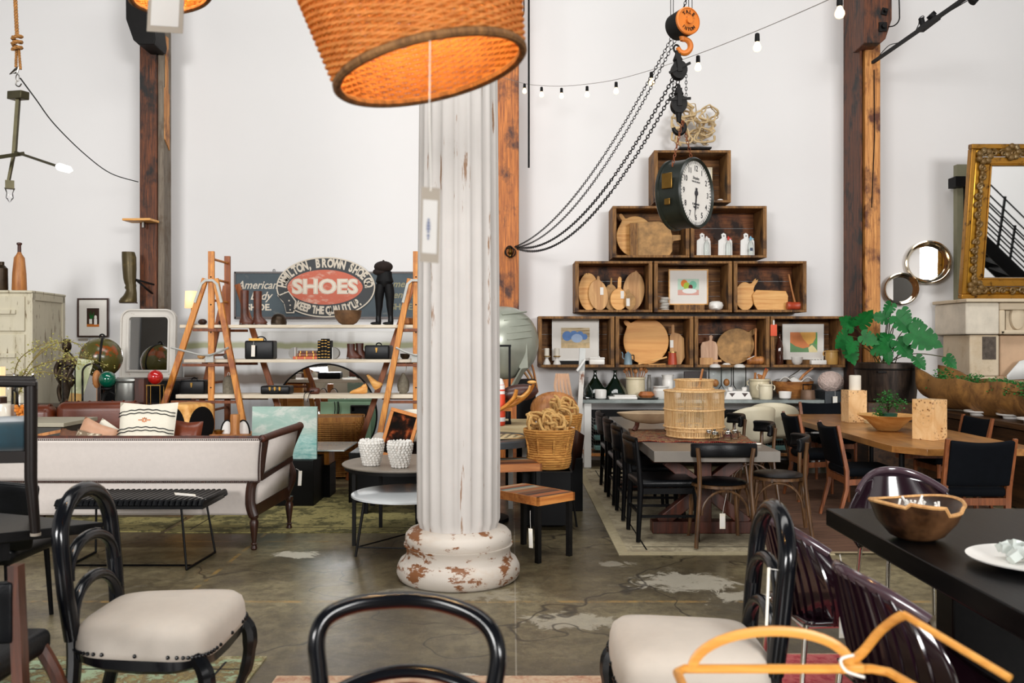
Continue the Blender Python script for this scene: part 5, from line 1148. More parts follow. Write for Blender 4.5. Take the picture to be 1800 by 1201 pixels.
for lb,px,s_ in (('grey stone half-round bookend left of the lying books',515,-1),('grey stone half-round bookend right of the upright black books',586,1)):
    t = thing('bookend',lb,'bookend',(sx(px) +(.03 if s_ < 0 else .0),SD,Z2)); m = MB(); m.X = UP; m.prism([(0,0)] +[(s_*sin(a) *.07,.065 - cos(a) *.065) for a in [pi*k/14 for k in range(15)]] +[(0,.13)],-.04,.04); m.out('stone_block',M.darkstone,t); m = MB(); m.box((-s_*.003,0,.065),(.006,.08,.13)); m.out('white_plate',M.whitepaint,t)
t = thing('stone_weight','grey rounded stone weight with a rope loop on the lowest plank','stone weight',(sx(402),SD,Z3)); m = MB(); m.lathe([(.058,0),(.064,.02),(.064,.12),(.05,.175),(.02,.20),(.001,.203)],n=22); m.out('stone_body',M.stoneweight,t); m = MB(); m.tube([(cos(a) *.012,0,.205+sin(a) *.03) for a in [2*pi*k/12 for k in range(12)]],.004,5,True); m.out('loop',M.paper,t)
def last(label,px,flip,up):
    t = thing('shoe_last',label,'shoe last',(sx(px),SD - .02,Z3)); m = MB(); n = 12; vs = []; pf = [(-.10,.012,.018,.012),(-.07,.02,.032,.02),(-.03,.028,.036,.028),(.02,.04,.03,.04),(.05,.055,.026,.055),(.075,.06,.022,.055),(.09,.045,.012,.03)]
    for x,cz,b,c_ in pf:
        for k in range(n): a = 2*pi*k/n; vs.append((x*flip,cos(a) *b,cz+sin(a) *c_))
    m.X = (TR(0,0,.115) @ RY(62)) if up else Matrix()
    m.add(vs,[(i*n+k,i*n+(k+1) % n,(i+1) *n+(k+1) % n,(i+1) *n+k) for i in range(len(pf) - 1) for k in range(n)] +[tuple(range(n)),tuple((len(pf) - 1) *n+k for k in range(n))]); m.out('last_body',M.boardlight,t)
    m = MB(); m.cyl((.06*flip,0,.10),(.06*flip,0,.12),.012) if not up else m.cyl((-.03,0,.20),(-.04,0,.215),.012); m.out('heel_plug',M.darkwood,t)
last('pale wooden shoe last lying flat on the lowest plank',632,1,False); last('pale wooden shoe last standing on its toe on the lowest plank',652,1,True)
t = thing('gourd_flask','grey beaded gourd-shaped flask hanging from a cord over the lowest plank','flask',(sx(709),SD,Z3)); m = MB(); m.lathe([(.03,0),(.06,.03),(.07,.09),(.06,.15),(.03,.19),(.018,.225),(.001,.23)],n=20); m.out('flask_body',M.stoneweight,t); m = MB(); m.tube(cr([(0,0,.22),(.03,0,.26),(.03,0,.36)]),.004,5); m.bar((-.05,-.03,.0),(-.02,-.03,.07),.025,.006); m.out('cord',M.cream,t)
# ================================================================ hanging sign
SY = 11.895; t = thing('shoe_sign','long antique painted shoe sign with a raised oval in the centre','sign',P(574,560,SY)); o = P(574,560,SY)
def q_(x,y): return (WX(x,SY) - o.x,WZ(y,SY) - o.z)
m = MB(); m.X = UP
def pxr(x0,x1,y0,y1): a = q_(x0,y1); b = q_(x1,y0); return [(a[0],a[1]),(b[0],a[1]),(b[0],b[1]),(a[0],b[1])]
m.prism(pxr(415,735,479,560),0,.03); m.out('sign_board',M.signblue,t,smooth=False)
m = MB(); m.X = UP
for r in ((414,736,478,481),(414,736,557,561),(413,416,478,561)): m.prism(pxr(*r),-.002,.04)
m.out('board_edge',M.darkwood,t,smooth=False)
c = q_(574,505.5); sc_ = SY/F
def ovl(a,b,y): return [(c[0] +a*sc_*cos(2*pi*k/64),c[1] +b*sc_*sin(2*pi*k/64)) for k in range(64)]
m = MB(); m.X = UP; m.prism(ovl(86,52.5,0),.03,.05); m.out('oval_panel',M.black2,t,smooth=False)
def ringp(m,a0,b0,a1,b1,z0,z1,arc=(0,360),n=64):
    A0 = [(c[0] +a0*sc_*cos(rad(arc[0] +(arc[1] - arc[0]) *k/n)),c[1] +b0*sc_*sin(rad(arc[0] +(arc[1] - arc[0]) *k/n))) for k in range(n+1)]
    A1 = [(c[0] +a1*sc_*cos(rad(arc[0] +(arc[1] - arc[0]) *k/n)),c[1] +b1*sc_*sin(rad(arc[0] +(arc[1] - arc[0]) *k/n))) for k in range(n+1)]
    for k in range(n): m.prism([A0[k],A0[k+1],A1[k+1],A1[k]],z0,z1)
m = MB(); m.X = UP; ringp(m,86.5,53,84.3,50.8,.05,.054); m.out('oval_outline',M.signcream,t,smooth=False)
m = MB(); m.X = UP; m.prism([(c[0] +66*sc_*cos(2*pi*k/64) - .01,c[1] +30.5*sc_*(abs(sin(2*pi*k/64)) ** 1.1) *(1 if sin(2*pi*k/64) > 0 else -1)) for k in range(64)],.05,.053); m.out('red_field',M.signred,t,smooth=False)
m = MB(); XB = UP @ TR(c[0] - .01,c[1],.054); m.text('SHOES',.262,XB,.001,sx=1.13,off=.014); m.out('main_letters',M.signcream,t,smooth=False)
m = MB(); XB = UP @ TR(c[0] - .01,c[1],.056); m.text('SHOES',.262,XB,.0006,sx=1.13,off=-.002); m.out('letter_inline',M.signcream2,t,smooth=False)
m = MB()
def arctext(m,s_,th0,th1,a,b,size,flip=False,sx=.66):
    n = len(s_)
    wts = [.55 if ch in ' .,I' else 1.0 for ch in s_]; tot = sum(wts); acc = 0
    for ch,wt in zip(s_,wts):
        th = rad(th0+(th1 - th0) *(acc+wt/2) /tot); acc += wt
        if ch == ' ': continue
        x,y = c[0] +a*sc_*cos(th),c[1] +b*sc_*sin(th); nx,ny = cos(th) /a,sin(th) /b; ang = atan2(ny,nx) - pi/2
        if flip: ang += pi
        m.text(ch,size*1.1,UP @ TR(x,y,.053) @ Matrix.Rotation(ang,4,'Z'),.001,sx=sx,off=.0075)
arctext(m,'HAMILTON, BROWN SHOE CO.',178,-2,75.5,41.5,.142)
m.out('ring_letters',M.signcream,t,smooth=False); m = MB()
arctext(m,'KEEP THE QUALITY UP.',228,322,76,41.0,.128,True)
m.out('ring_letters',M.signcream,t,smooth=False)
m = MB(); m.X = UP; sp = [q_(*k) for k in ((489,520),(509,512),(516,521),(523,530),(519,551),(505,551),(500,531),(493,524))]; m.prism(sp,.05,.054); m.out('strap_outline',M.signcream,t,smooth=False)
m = MB(); m.X = UP; cx_,cy_ = q_(507,532); m.prism([(cx_+(x - cx_) *.84,cy_+(y - cy_) *.9) for x,y in sp],.054,.057); m.out('strap_end',M.black2,t,smooth=False)
m = MB()
for x,y in ((510,529),(512,537),(512,545),(503,515)): k = q_(x,y); m.X = UP @ TR(k[0],k[1],.058); m.lathe([(.011,0),(.011,.001)],n=10)
m.out('strap_holes',M.signcream,t,smooth=False)
m = MB()
def st(s_,x,y,size_,shear=.35,off=.002,sx=1.0): k = q_(x,y); m.text(s_,size_*1.045,UP @ TR(k[0],k[1],.032),.001,shear=shear,off=off,sx=sx)
st('American',453,502,.145,sx=.92); st('Lady',459,521,.145); st('SHOE.',456,541,.115,0,.004,1.05); m.out('left_lettering',M.signcream,t,smooth=False)
m = MB(); st('American',712,500,.125); st('Gentleman',716,519,.125); st('SHOE.',708,540,.11,0,.003); m.out('right_lettering',M.signgold,t,smooth=False)
m = MB(); m.tube([V((q_(482,476)[0] +cos(a) *.014,-.01,q_(482,476)[1] +sin(a) *.02)) for a in [2*pi*k/12 for k in range(12)]],.003,5,True); m.out('hanging_ring',M.rust,t)
# ================================================================ things behind and under the shelves
t = thing('banded_painting','wide blurred white, green and brown banded canvas leaning on the wall behind the ladders','painting',(0,11.55,0)); x0,x1 = WX(322,11.55),WX(742,11.55); z1 = WZ(583,11.55)
t.location = ((x0+x1) /2,11.6,.15)
m = MB(); m.box((0,0,(z1 - .15) /2),(x1 - x0,.04,z1 - .15)); m.out('canvas',M.bands,t,smooth=False)
m = MB(); frame_rect(m,x1 - x0+.02,z1 - .14,.012,.045); m.out('thin_frame',M.whitepaint,t)
for x in (-1.2,1.2): m = MB(); m.box((x,0,-.075),(.1,.1,.15)); m.out('foot_block',M.whitepaint,t)
t = thing('round_mirror','large round black-rimmed mirror standing behind the lowest plank','mirror',(WX(572,11.15),11.15,.665)); t.rotation_euler = (rad(1),0,0)
m = MB(); m.tube([(cos(2*pi*k/72) *.65,0,sin(2*pi*k/72) *.65) for k in range(72)],.012,6,True); m.out('mirror_rim',M.black,t)
m = MB(); m.X = UP; m.prism([(cos(2*pi*k/72) *.645,sin(2*pi*k/72) *.645) for k in range(72)],-.006,.006); m.out('mirror_glass',M.mirror,t,smooth=False)
m = MB(); z = WZ(707,10.9); m.box((WX(607,10.9),10.92,z/2),(.62,.03,z)); m.solo('green_panel',M.aqua,'pale green painted panel standing below the lowest plank','panel')
m = MB()
for x,y in ((587,735),(592,738),(594,733)): m.tube(cr([P(x+1,706,10.85),P(x+2,720,10.85),P(x,y,10.85)]),.006,5)
m.solo('hanging_straps',M.black,'three thin black straps hanging in front of the pale green panel','strap')
t = thing('small_drawer_unit','small dark green pigeonhole box behind the wicker hamper','box',(WX(632,10.8),10.83,WZ(736,10.8))); m = MB(); frame_rect(m,.22,.16,.015,.1); m.box((0,0,.08),(.2,.1,.012)); m.box((0,.04,.08),(.2,.01,.15)); m.out('box_body',M.rust,t)
# wicker hamper
t = thing('wicker_hamper','large rectangular wicker hamper with a lid right of the teal seascape','basket',(WX(592,10.5),10.5,0)); t.rotation_euler = (0,0,rad(8))
def rr(a,b):
    def f(q,z):
        c_,s_ = cos(q),sin(q); e = .22; return a*abs(c_) ** e*(1 if c_ > 0 else -1),b*abs(s_) ** e*(1 if s_ > 0 else -1)
    return f
hh = WZ(742,10.25)
m = MB(); weave(m,rr(.31,.24),.02,hh,27,180,.0125,.013,40,.006); m.box((0,0,hh/2),(.52,.38,hh - .02)); m.out('woven_body',M.wickerh,t)
m = MB(); weave(m,rr(.32,.25),hh,hh+.05,4,140,.011,.004,56,.006); m.box((0,0,hh+.03),(.6,.46,.03)); m.out('lid',M.wickerh,t)
# teal seascape on black plinth
t = thing('black_plinth','black cube plinth under the teal seascape','plinth',(WX(505,8.75),8.8,0)); m = MB(); m.box((0,0,.225),(.62,.55,.45)); m.out('plinth_body',M.concreteleg,t,bevel=.006)
t = thing('seascape_painting','unframed pale teal seascape canvas leaning behind the linen sofa end','painting',(WX(500,8.62),8.62,.452)); t.rotation_euler = (rad(-3),0,rad(0))
m = MB(); w_ = 114*8.62/F; h = 92*8.62/F - 0.0; m.box((0,0,h/2),(w_,.035,h)); m.out('canvas',M.sea,t,smooth=False)
t = thing('glass_coffee_table','low glass-topped table on black and wooden blocks beside the seascape','table',(WX(565,9.25),9.25,0)); gz = .50
m = MB(); m.box((0,0,gz),(.62,.75,.012)); m.out('glass_top',M.palegl,t); m = MB(); m.box((.04,-.1,.17),(.20,.3,.34)); m.out('black_block',M.black,t); m = MB(); m.box((.04,-.1,.415),(.18,.28,.15)); m.out('wooden_block',M.oakladder,t)
# cut-out box, arched clock, bits
t = thing('cutout_stool','pale wooden cube stool with big round black openings left of the ladder rail','stool',(WX(331,9.1),9.1,0)); h = WZ(711,8.9)
m = MB(); m.box((0,0,h/2),(.38,.38,h)); m.out('stool_body',M.boardlight,t,bevel=.05,seg=4)
for yaw in (0,90): m = MB(); m.X = RZ(yaw) @ TR(0,-.192,h - .22) @ UP; m.prism(oval(0,0,.165,.19,28),0,.004); m.out('round_opening',M.black,t,smooth=False)
t.rotation_euler = (0,0,rad(-28))
t = thing('low_side_table','low wooden side table behind the linen sofa carrying small trinkets','table',(WX(412,8.9),8.95,0)); h = WZ(764,8.8); m = MB(); m.box((0,0,h - .02),(.42,.36,.04)); m.out('table_top',M.turned,t)
for x in (-.18,.18):
    for y in (-.15,.15): m = MB(); m.box((x,y,h/2 - .02),(.03,.03,h - .04)); m.out('leg',M.turned,t)
for lb,px in (('left white arched object with a black rim on the low wooden table',398),('right white arched object with a black rim on the low wooden table',426)):
    t = thing('arched_ornament',lb,'ornament',(WX(px,8.85),8.9,h)); m = MB(); m.X = UP; m.prism([(cos(pi*k/16) *.06,sin(pi*k/16) *.13) for k in range(17)],-.02,.02); m.out('white_body',M.whitepaint,t); m = MB(); m.tube([(cos(pi*k/16) *.065,-.02,sin(pi*k/16) *.135) for k in range(17)],.008,6); m.out('black_rim',M.black,t)
m = MB(); m.lathe([(.05,0),(.045,.04),(.05,.16),(.046,.20),(.03,.20)],n=14); m.solo('carved_post',M.turned,'short carved brown wooden post between the two white arched objects','ornament',(WX(412,8.8),8.82,h))
m = MB(); m.lathe([(.03,0),(.05,.03),(.05,.04),(.001,.02)],n=16); m.solo('small_bowl',M.brass,'tiny brass bowl left of the white arched objects','bowl',(WX(384,8.85),8.86,h))
# old painting and striped lamp shade beside the column
t = picture('gilt framed dark old still-life painting leaning at an angle left of the column',V((WX(694,8.3),8.3,.62+0)),.30,.46,.035,M.giltframe,[M.oldmaster],[(0,rect(-.115,.115,.035,.425))],0,rz=-14,lean=8)
t.rotation_euler = (rad(-10),rad(14),rad(-12)); t.location = P(690,806,8.3)
t = thing('easel_chest','low black chest on legs behind the round side tables','chest',(WX(700,8.3),8.35,0)); m = MB(); m.box((0,0,.36),(.72,.5,.30)); m.out('chest_body',M.black,t,bevel=.01)
for x in (-.28,.28):
    for y in (-.2,.2): m = MB(); m.box((x,y,.11),(.04,.04,.22)); m.out('leg',M.black,t)
t = thing('table_lamp','cream lampshade with brown brush stripes just left of the column','lamp',(WX(728,8.6),8.62,.51)); m = MB(); m.lathe([(.17,.13),(.10,.42)],n=32,cap=False); m.out('lamp_shade',M.creampillow,t,solid=.003); m = MB(); m.lathe([(.08,0),(.075,.02),(.03,.05),(.05,.10),(.01,.14),(.01,.3)],n=20); m.out('lamp_base',M.darkwood,t)
m = MB()
for k in (-.2,-.05): m.tube([(cos(a) *(.15 - .24*(z - .2)),sin(a) *(.15 - .24*(z - .2)),z) for a,z in [(rad(200+60*j/8),.36+k*.3 - .008*j) for j in range(9)]],.006,5)
m.out('brush_stripe',M.turned,t)
m = MB(); m.ell((0,0,.10),(.09,.12,.10),18); m.tube(cr([(0,-.05,.1),(-.1,-.1,.12),(-.16,-.06,.05),(-.2,-.02,.06)]),.02,8); m.solo('ceramic_goose',M.cream,'cream rounded ornament with a black band behind the gilt framed painting','ornament',(WX(667,8.7),8.75,.50))
t = thing('storage_box','dark trunk standing behind the gilt framed painting','trunk',(WX(665,9.0),9.0,0)); m = MB(); m.box((0,0,.25),(.5,.6,.5)); m.out('trunk_body',M.rust,t,bevel=.01)
# ================================================================ round side tables with vases
t = thing('round_side_table','larger round grey-brown side table on thin black legs beside the column','table',(-.86,7.17,0)); m = MB(); m.lathe([(.49,.60),(.51,.605),(.515,.615),(.51,.62),(.001,.622)],n=64); m.out('table_top',M.greytop2,t)
m = MB(); m.lathe([(.495,.575),(.495,.602)],n=64); m.out('metal_band',M.rust,t)
for a in (215,305,35,125): m = MB(); m.bar((cos(rad(a)) *.46,sin(rad(a)) *.46,0),(cos(rad(a)) *.46,sin(rad(a)) *.46,.58),.028,.028); m.out('leg',M.rust,t)
t = thing('low_round_table','lower round white-topped table on splayed thin black legs beside the column','table',(-.80,6.72,0)); m = MB(); m.lathe([(.39,.425),(.42,.432),(.42,.445),(.41,.45),(.001,.451)],n=64); m.out('table_top',M.paleblue,t)
for a in (205,325,85): m = MB(); m.cyl((cos(rad(a)) *.40,sin(rad(a)) *.40,0),(cos(rad(a)) *.33,sin(rad(a)) *.33,.425),.009,.012); m.out('leg',M.rust,t)
m = MB(); m.tube([(cos(rad(a)) *.39,sin(rad(a)) *.39,.07) for a in (205,325,85)],.006,5,True); m.out('stretcher_ring',M.rust,t)
for lb,px,py,d in (('left one of the two white knobbly barnacle vases on the round grey-brown table',653,820,6.95),('right one of the two white knobbly barnacle vases on the round grey-brown table',703,823,6.85)):
    t = thing('barnacle_vase',lb,'vase',(WX(px,d),d,.622)); pf = [(.05,0),(.06,.02),(.077,.09),(.088,.15),(.09,.185),(.08,.20)]; m = MB(); m.lathe(pf+[(.068,.20),(.07,.1),(.001,.03)],n=24); m.out('vase_body',M.whiteceramic,t)
    m = MB(); rnd = random.Random(px)
    for j in range(11):
        z = .012+j*.0185; r = [pf[i][0] +(pf[i+1][0] - pf[i][0]) *(z - pf[i][1]) /(pf[i+1][1] - pf[i][1]) for i in range(5) if pf[i][1] <= z <= pf[i+1][1] +1e-6]; r = r[0] if r else .078
        n = int(2*pi*r/.026)
        for k in range(n): a = 2*pi*(k+(j % 2) *.5) /n+rnd.uniform(-.05,.05); m.ell((cos(a) *r*1.03,sin(a) *r*1.03,z),rnd.uniform(.011,.0145),8)
    m.out('barnacle_knobs',M.whiteceramic,t)
# ================================================================ rugs
def rug(label,x0,x1,y0,y1,mt,z=.0,rz=0,bw=.12,bm='border',h=.008):
    t = thing('area_rug',label,'rug',((x0+x1) /2,(y0+y1) /2,z),rz); a,b = x1 - x0,y1 - y0
    m = MB(); m.box((0,0,h/2),(a - bw,b - bw,h+.002)); m.out('rug_field',M[mt],t,smooth=False)
    m = MB(); m.box((0,0,h/2),(a,b,h)); m.out('rug_border',M[bm],t,smooth=False)
    if bw > .05:
        m = MB(); k = bw*.8
        for s_ in (-1,1): m.box((s_*(a/2 - k - .1),0,h+.0008),(.012,b - 2*k,.0015)); m.box((0,s_*(b/2 - k - .1),h+.0008),(a - 2*k,.012,.0015))
        m.out('border_line',M.rust,t,smooth=False)
    return t
rug('large faded beige patterned rug under the grey dining table',.80,2.42,6.6,11.0,'rugbeige',bw=.16)
rug('dark brown striped rug under the walnut table at right',1.98,4.6,6.62,10.6,'rugbrown',z=.010,bw=.05,bm='rugbeigep')
rug('olive rug under the teal seascape and round side tables',-2.9,-.42,7.36,9.6,'rugolive',bw=.1,bm='rugolive')
rug('olive green rug edge seen below the linen sofa',-4.6,-2.95,7.40,8.0,'rugolive',bw=.02,bm='rugolive',z=.0)
rug('green floral patterned rug at the bottom left under the arch-backed chair',-3.3,-1.24,3.2,4.46,'ruggreen',bw=.10,bm='ruggreen2')
rug('pink-red rug at the bottom right under the cane tray',.70,2.3,3.25,4.50,'rugred',bw=.03,bm='rugrose')
rug('rust and sand coloured rug edge at the bottom centre',-1.12,.50,3.1,4.20,'rugrose',bw=.04,bm='rugrose')
# ================================================================ crates
CY = 11.42
def crate(label,px0,px1,py0,py1,back='crate'):
    x0,x1,z0,z1 = WX(px0,CY),WX(px1,CY),WZ(py1,CY),WZ(py0,CY); w_,h = x1 - x0,z1 - z0; dp = 11.898 - CY
    t = thing('wooden_crate',label,'crate',((x0+x1) /2,CY,z0)); th = .032
    m = MB(); m.box((0,dp/2,th/2),(w_,dp,th)); m.out('bottom_board',M.crateside,t,bevel=.004)
    m = MB(); m.box((0,dp/2,h - th/2),(w_,dp,th)); m.out('top_board',M.crateside,t,bevel=.004)
    for s_ in (-1,1): m = MB(); m.box((s_*(w_/2 - .024),dp/2,h/2),(.048,dp,h - 2*th)); m.out('end_board',M.crateside,t,bevel=.004)
    for k in range(3): m = MB(); m.box((0,dp - .01,th+(h - 2*th) *(k+.5) /3),(w_ - .096,.018,(h - 2*th) /3 - .006)); m.out('back_plank',M[back],t,bevel=.002)
    return z0+th
f1 = crate('single topmost crate of the pyramid, under the driftwood sculpture',1150,1285,264,356)
f2 = crate('left crate of the second row from the top, holding light breadboards behind the clock',1077,1212,362,453); crate('right crate of the second row from the top, holding three glass bottles',1214,1348,362,453,'cratered')
f3 = crate('left crate of the three-crate row, full of round breadboards',1011,1147,459,549,'cratered'); crate('middle crate of the three-crate row, holding a framed fruit print',1150,1287,459,549); crate('right crate of the three-crate row, holding two boards and a red mallet',1290,1418,459,549,'cratered')
f4 = crate('leftmost crate of the bottom row, holding the print of blue eggs',946,1080,556,646); crate('second crate of the bottom row, holding a big orange round board',1082,1219,556,646); crate('third crate of the bottom row, holding an old dark-edged round board',1221,1353,556,646,'cratered'); crate('rightmost crate of the bottom row, holding the orange and green abstract print',1355,1486,556,646)
CI = CY+.14
def bdp(label,pts,d,mt,th=.02,floor=None,hole=None,lean=.05,name='breadboard',cat='cutting board',tagged=None):
    """board traced at distance d, standing on the crate floor and leaning back"""
    t = thing(name,label,cat,P(sum(p[0] for p in pts) /len(pts),max(p[1] for p in pts),d)); o = t.location.copy()
    if floor is not None: t.location.z = floor; 
    q = [(WX(x,d) - o.x,WZ(y,d) - o.z) for x,y in pts]
    m = MB(); m.X = RX(-math.degrees(lean)) @ UP; m.prism(q,-th,0); m.out('board',M[mt],t,bevel=.004,ang=50)
    if hole: m = MB(); hx,hz = WX(hole[0],d) - o.x,WZ(hole[1],d) - o.z; m.X = RX(-math.degrees(lean)) @ UP @ TR(hx,hz,.0005); m.lathe([(hole[2],0),(hole[2],.001)],n=14); m.out('hanging_hole',M.black,t)
    if tagged: m = MB(); m.X = RX(-math.degrees(lean)) @ UP; a,b = WX(tagged[0],d) - o.x,WZ(tagged[1],d) - o.z; m.prism([(a - .022,b - .05),(a+.022,b - .05),(a+.022,b+.05),(a - .022,b+.05)],.004,.006); m.out('paper_tag',M.paper,t)
    return t
def disc(cx,cy,a,b,hx=None,hy=None,w_=4,n=40,r=0):
    """px outline of a disc with a handle reaching to hx, hy"""
    p = []
    for k in range(n):
        an = 2*pi*k/n; x,y = a*cos(an),b*sin(an); p.append((cx+x*cos(rad(r)) - y*sin(rad(r)),cy+x*sin(rad(r)) +y*cos(rad(r))))
    if hx is not None:
        ha = atan2(hy - cy,hx - cx); L = sqrt((hx - cx) ** 2+(hy - cy) ** 2); ux,uy = cos(ha),sin(ha); o = []
        keep = [q for q in p if not ((q[0] - cx) *ux+(q[1] - cy) *uy > 0 and abs(-(q[0] - cx) *uy+(q[1] - cy) *ux) < w_*1.5)]
        # rotate list so the gap is at the end
        def ang(q): return (atan2(q[1] - cy,q[0] - cx) - ha) % (2*pi)
        keep.sort(key=ang); R_ = max(a,b) *1.02
        base = [(cx+ux*R_+uy*w_,cy+uy*R_ - ux*w_),(hx - ux*w_+uy*w_,hy - uy*w_ - ux*w_),(hx+uy*w_*.5,hy - ux*w_*.5),(hx - uy*w_*.5,hy+ux*w_*.5),(hx - ux*w_ - uy*w_,hy - uy*w_+ux*w_),(cx+ux*R_ - uy*w_,cy+uy*R_+ux*w_)]
        # order: handle right side (smaller angle) ... walk angle increasing from handle
        base2 = base[::-1]; p = [base2[0]] +keep[:0] +[] ; p = keep+base[:]
        p = keep+base
    return p
F2,F3,F4,F1 = f2+.001,f3+.001,f4+.001,f1+.001
bdp('light round breadboard with a pointed handle at the left of the second-row crate',disc(1117,413,33,36,1090,373,3.5),CI+.1,'boardlight',floor=F2)
bdp('tan square-edged old board in front of the light round one behind the clock',[(1108,388),(1121,387),(1160,385),(1178,395),(1182,410),(1182,438),(1176,447),(1108,447)],CI+.02,'boardold',floor=F2)
bdp('dark narrow upright board at the left side of the tan square board',[(1107.5,389),(1121,389),(1121,447),(1107.5,447)],CI - .05,'crateside',.03,floor=F2)
bdp('short board handle piece sticking out right of the tan square board',[(1176,412),(1197,412),(1197,421),(1184,423),(1178,440),(1172,440)],CI+.055,'boardold',floor=WZ(440,CI),name='breadboard')
# three milk bottles with white shapes
for i,(px,mt,lb) in enumerate(((1237,'whitepaint','left one of three white bird-topped boards with a glass bottle and pale stopper'),(1275,'red','middle one of three white bird-topped boards, its bottle with a red stopper'),(1314,'skyblue','right one of three white bird-topped boards, its bottle with a blue stopper and dark label'))):
    t = thing('swing_top_bottle',lb,'bottle',(WX(px,CI),CI,F2)); hz = lambda y: WZ(y,CI) - WZ(447.5,CI)
    m = MB(); m.X = UP; k = CI/F; m.prism([(x*k,hz(y)) for x,y in ((-12.5,447.5),(12.5,447.5),(12,421),(9,417),(2,416),(1,409),(-3,406.5),(-7,409),(-6,416),(-12,420))],-.02,0); m.out('white_board',M.whitepaint,t,bevel=.003)
    m = MB(); m.ell((-.02,-.004,hz(412)),.008,8); m.out('bird_eye',M.ink,t)
    m = MB(); m.lathe([(.035,0),(.037,.01),(.037,.13),(.03,.165),(.013,.19),(.013,.215)],(.025,-.055,0),18,cap=False); m.out('glass_body',M.glass2,t)
    m = MB(); m.lathe([(.012,.20),(.016,.215),(.014,.24),(.006,.255)],(.025,-.055,0),12); m.bar((.035,-.055,.235),(.065,-.06,.215),.01,.01); m.out('stopper',M[mt],t)
    if i == 2: m = MB(); m.box((.025,-.095,.08),(.035,.002,.04)); m.out('blue_label',M.bluelabel,t)
# row 3 left: breadboards in a row
B3 = [('light round breadboard with a slim handle at the far left of the breadboard row',disc(1035,513,18,33,1031,480,2.6),CI+.12,'boardlight',None),('second breadboard in the row, tan oval with a dark handle and white tag',disc(1052,519,17,27,1052,485,2.4,r=-8),CI+.07,'boardmid',(1058,512)),
      ('third breadboard in the row, greyish tan with a dark thin handle',disc(1074,522,13,23,1075,487,1.6),CI+.10,'boardold',None),('fourth breadboard in the row, small round and pale with a handle and white tag',disc(1088,526,15,19,1090,486,3.2),CI+.03,'boardlight',(1094,518)),
      ('tall tan oval breadboard at the right of the breadboard row',disc(1114,508,19,34,1119,472,2.6,r=6),CI+.12,'boardmid',None),('smallest dark breadboard with a white tag at the front of the row',disc(1108,530,10,14.5,1104,508,3),CI - .03,'boardold',(1104,531))]
for lb,p,d,mt,tg in B3: bdp(lb,p,d,mt,floor=F3,tagged=tg)
# row 3 middle
picture('wood-framed print of colourful fruit in a bowl, in the middle crate',V((WX(1211,CI+.1),CI+.14,WZ(536,CI+.1))),70*(CI+.1) /F,63*(CI+.1) /F,.016,M.boardlight,[M.fruitbg,M.orangepaint2,M.lime,M.plumred,M.aqua2,M.whitepaint,M.pinkpaint],
        [(0,rect(-.14,.14,.13,.345)),(6,rect(-.14,.14,.13,.20)),(1,oval(-.055,.285,.045,.05)),(2,oval(-.02,.25,.045,.05)),(4,oval(.06,.265,.05,.055)),(3,oval(.03,.235,.028,.035)),(5,oval(.015,.185,.095,.035))],.1,lean=0)
m = MB(); m.box((WX(1211,CI+.1),CI+.12,(F3+WZ(536,CI+.1)) /2),(.40,.10,WZ(536,CI+.1) - F3 - .002)); m.solo('support_block',M.crateside,'low wooden block under the framed fruit print','block')
t = thing('paper_stack','stack of crinkled white ceramic leaves left of the framed fruit print','ceramic stack',(WX(1168,CI),CI,F3)); m = MB()
for k in range(9): m.lathe([(.05,0),(.062+.01*(k % 2),.006),(.05,.014)],(random.uniform(-.01,.01),0,k*.019),9,a0=k)
m.out('ceramic_leaves',M.whiteceramic,t)
m = MB(); m.lathe([(.06,0),(.085,.02),(.095,.06),(.08,.10),(.05,.115),(.06,.09),(.03,.05),(.001,.04)],n=20,wob=lambda a,i: 1+.07*sin(3*a+i)); m.solo('folded_bowl',M.whiteceramic,'crumpled white ceramic bowl right of the framed fruit print','bowl',(WX(1258,CI),CI,F3))
# row 3 right
bdp('round light breadboard with a looped handle in the right crate of the three',disc(1310,521,17,25,1332,490,3.6),CI+.12,'boardlight',floor=F3,hole=(1331,491,.012))
bdp('rectangular light board lying on its side next to the red mallet',[(1323,518),(1330,509),(1382,511),(1386,520),(1384,545),(1332,545),(1326,535)],CI+.08,'boardlight',floor=F3)
def mallet(label,px,d,z,hl,r,L,mt,hm,lean):
    t = thing('wooden_mallet',label,'mallet',(WX(px,d),d,z)); m = MB(); m.lathe([(r*.9,-L/2),(r,-L/2+.01),(r,-L*.3),(r*.93,-L*.27),(r*.93,L*.27),(r,L*.3),(r,L/2 - .01),(r*.9,L/2)],(0,0,r),22,R=RY(90).to_3x3()); m.out('mallet_head',M[mt],t)
    m = MB(); m.tube([(0,0,r*1.5),(lean*.5,.03,r+hl*.5),(lean,.06,r+hl)],[.014,.011,.016],10); m.out('mallet_handle',M[hm],t); return t
mallet('red-orange wooden mallet with an upright handle in the right crate of the three',1398,CI,F3,.42,.055,.22,'redlacquer','turned',-.07)
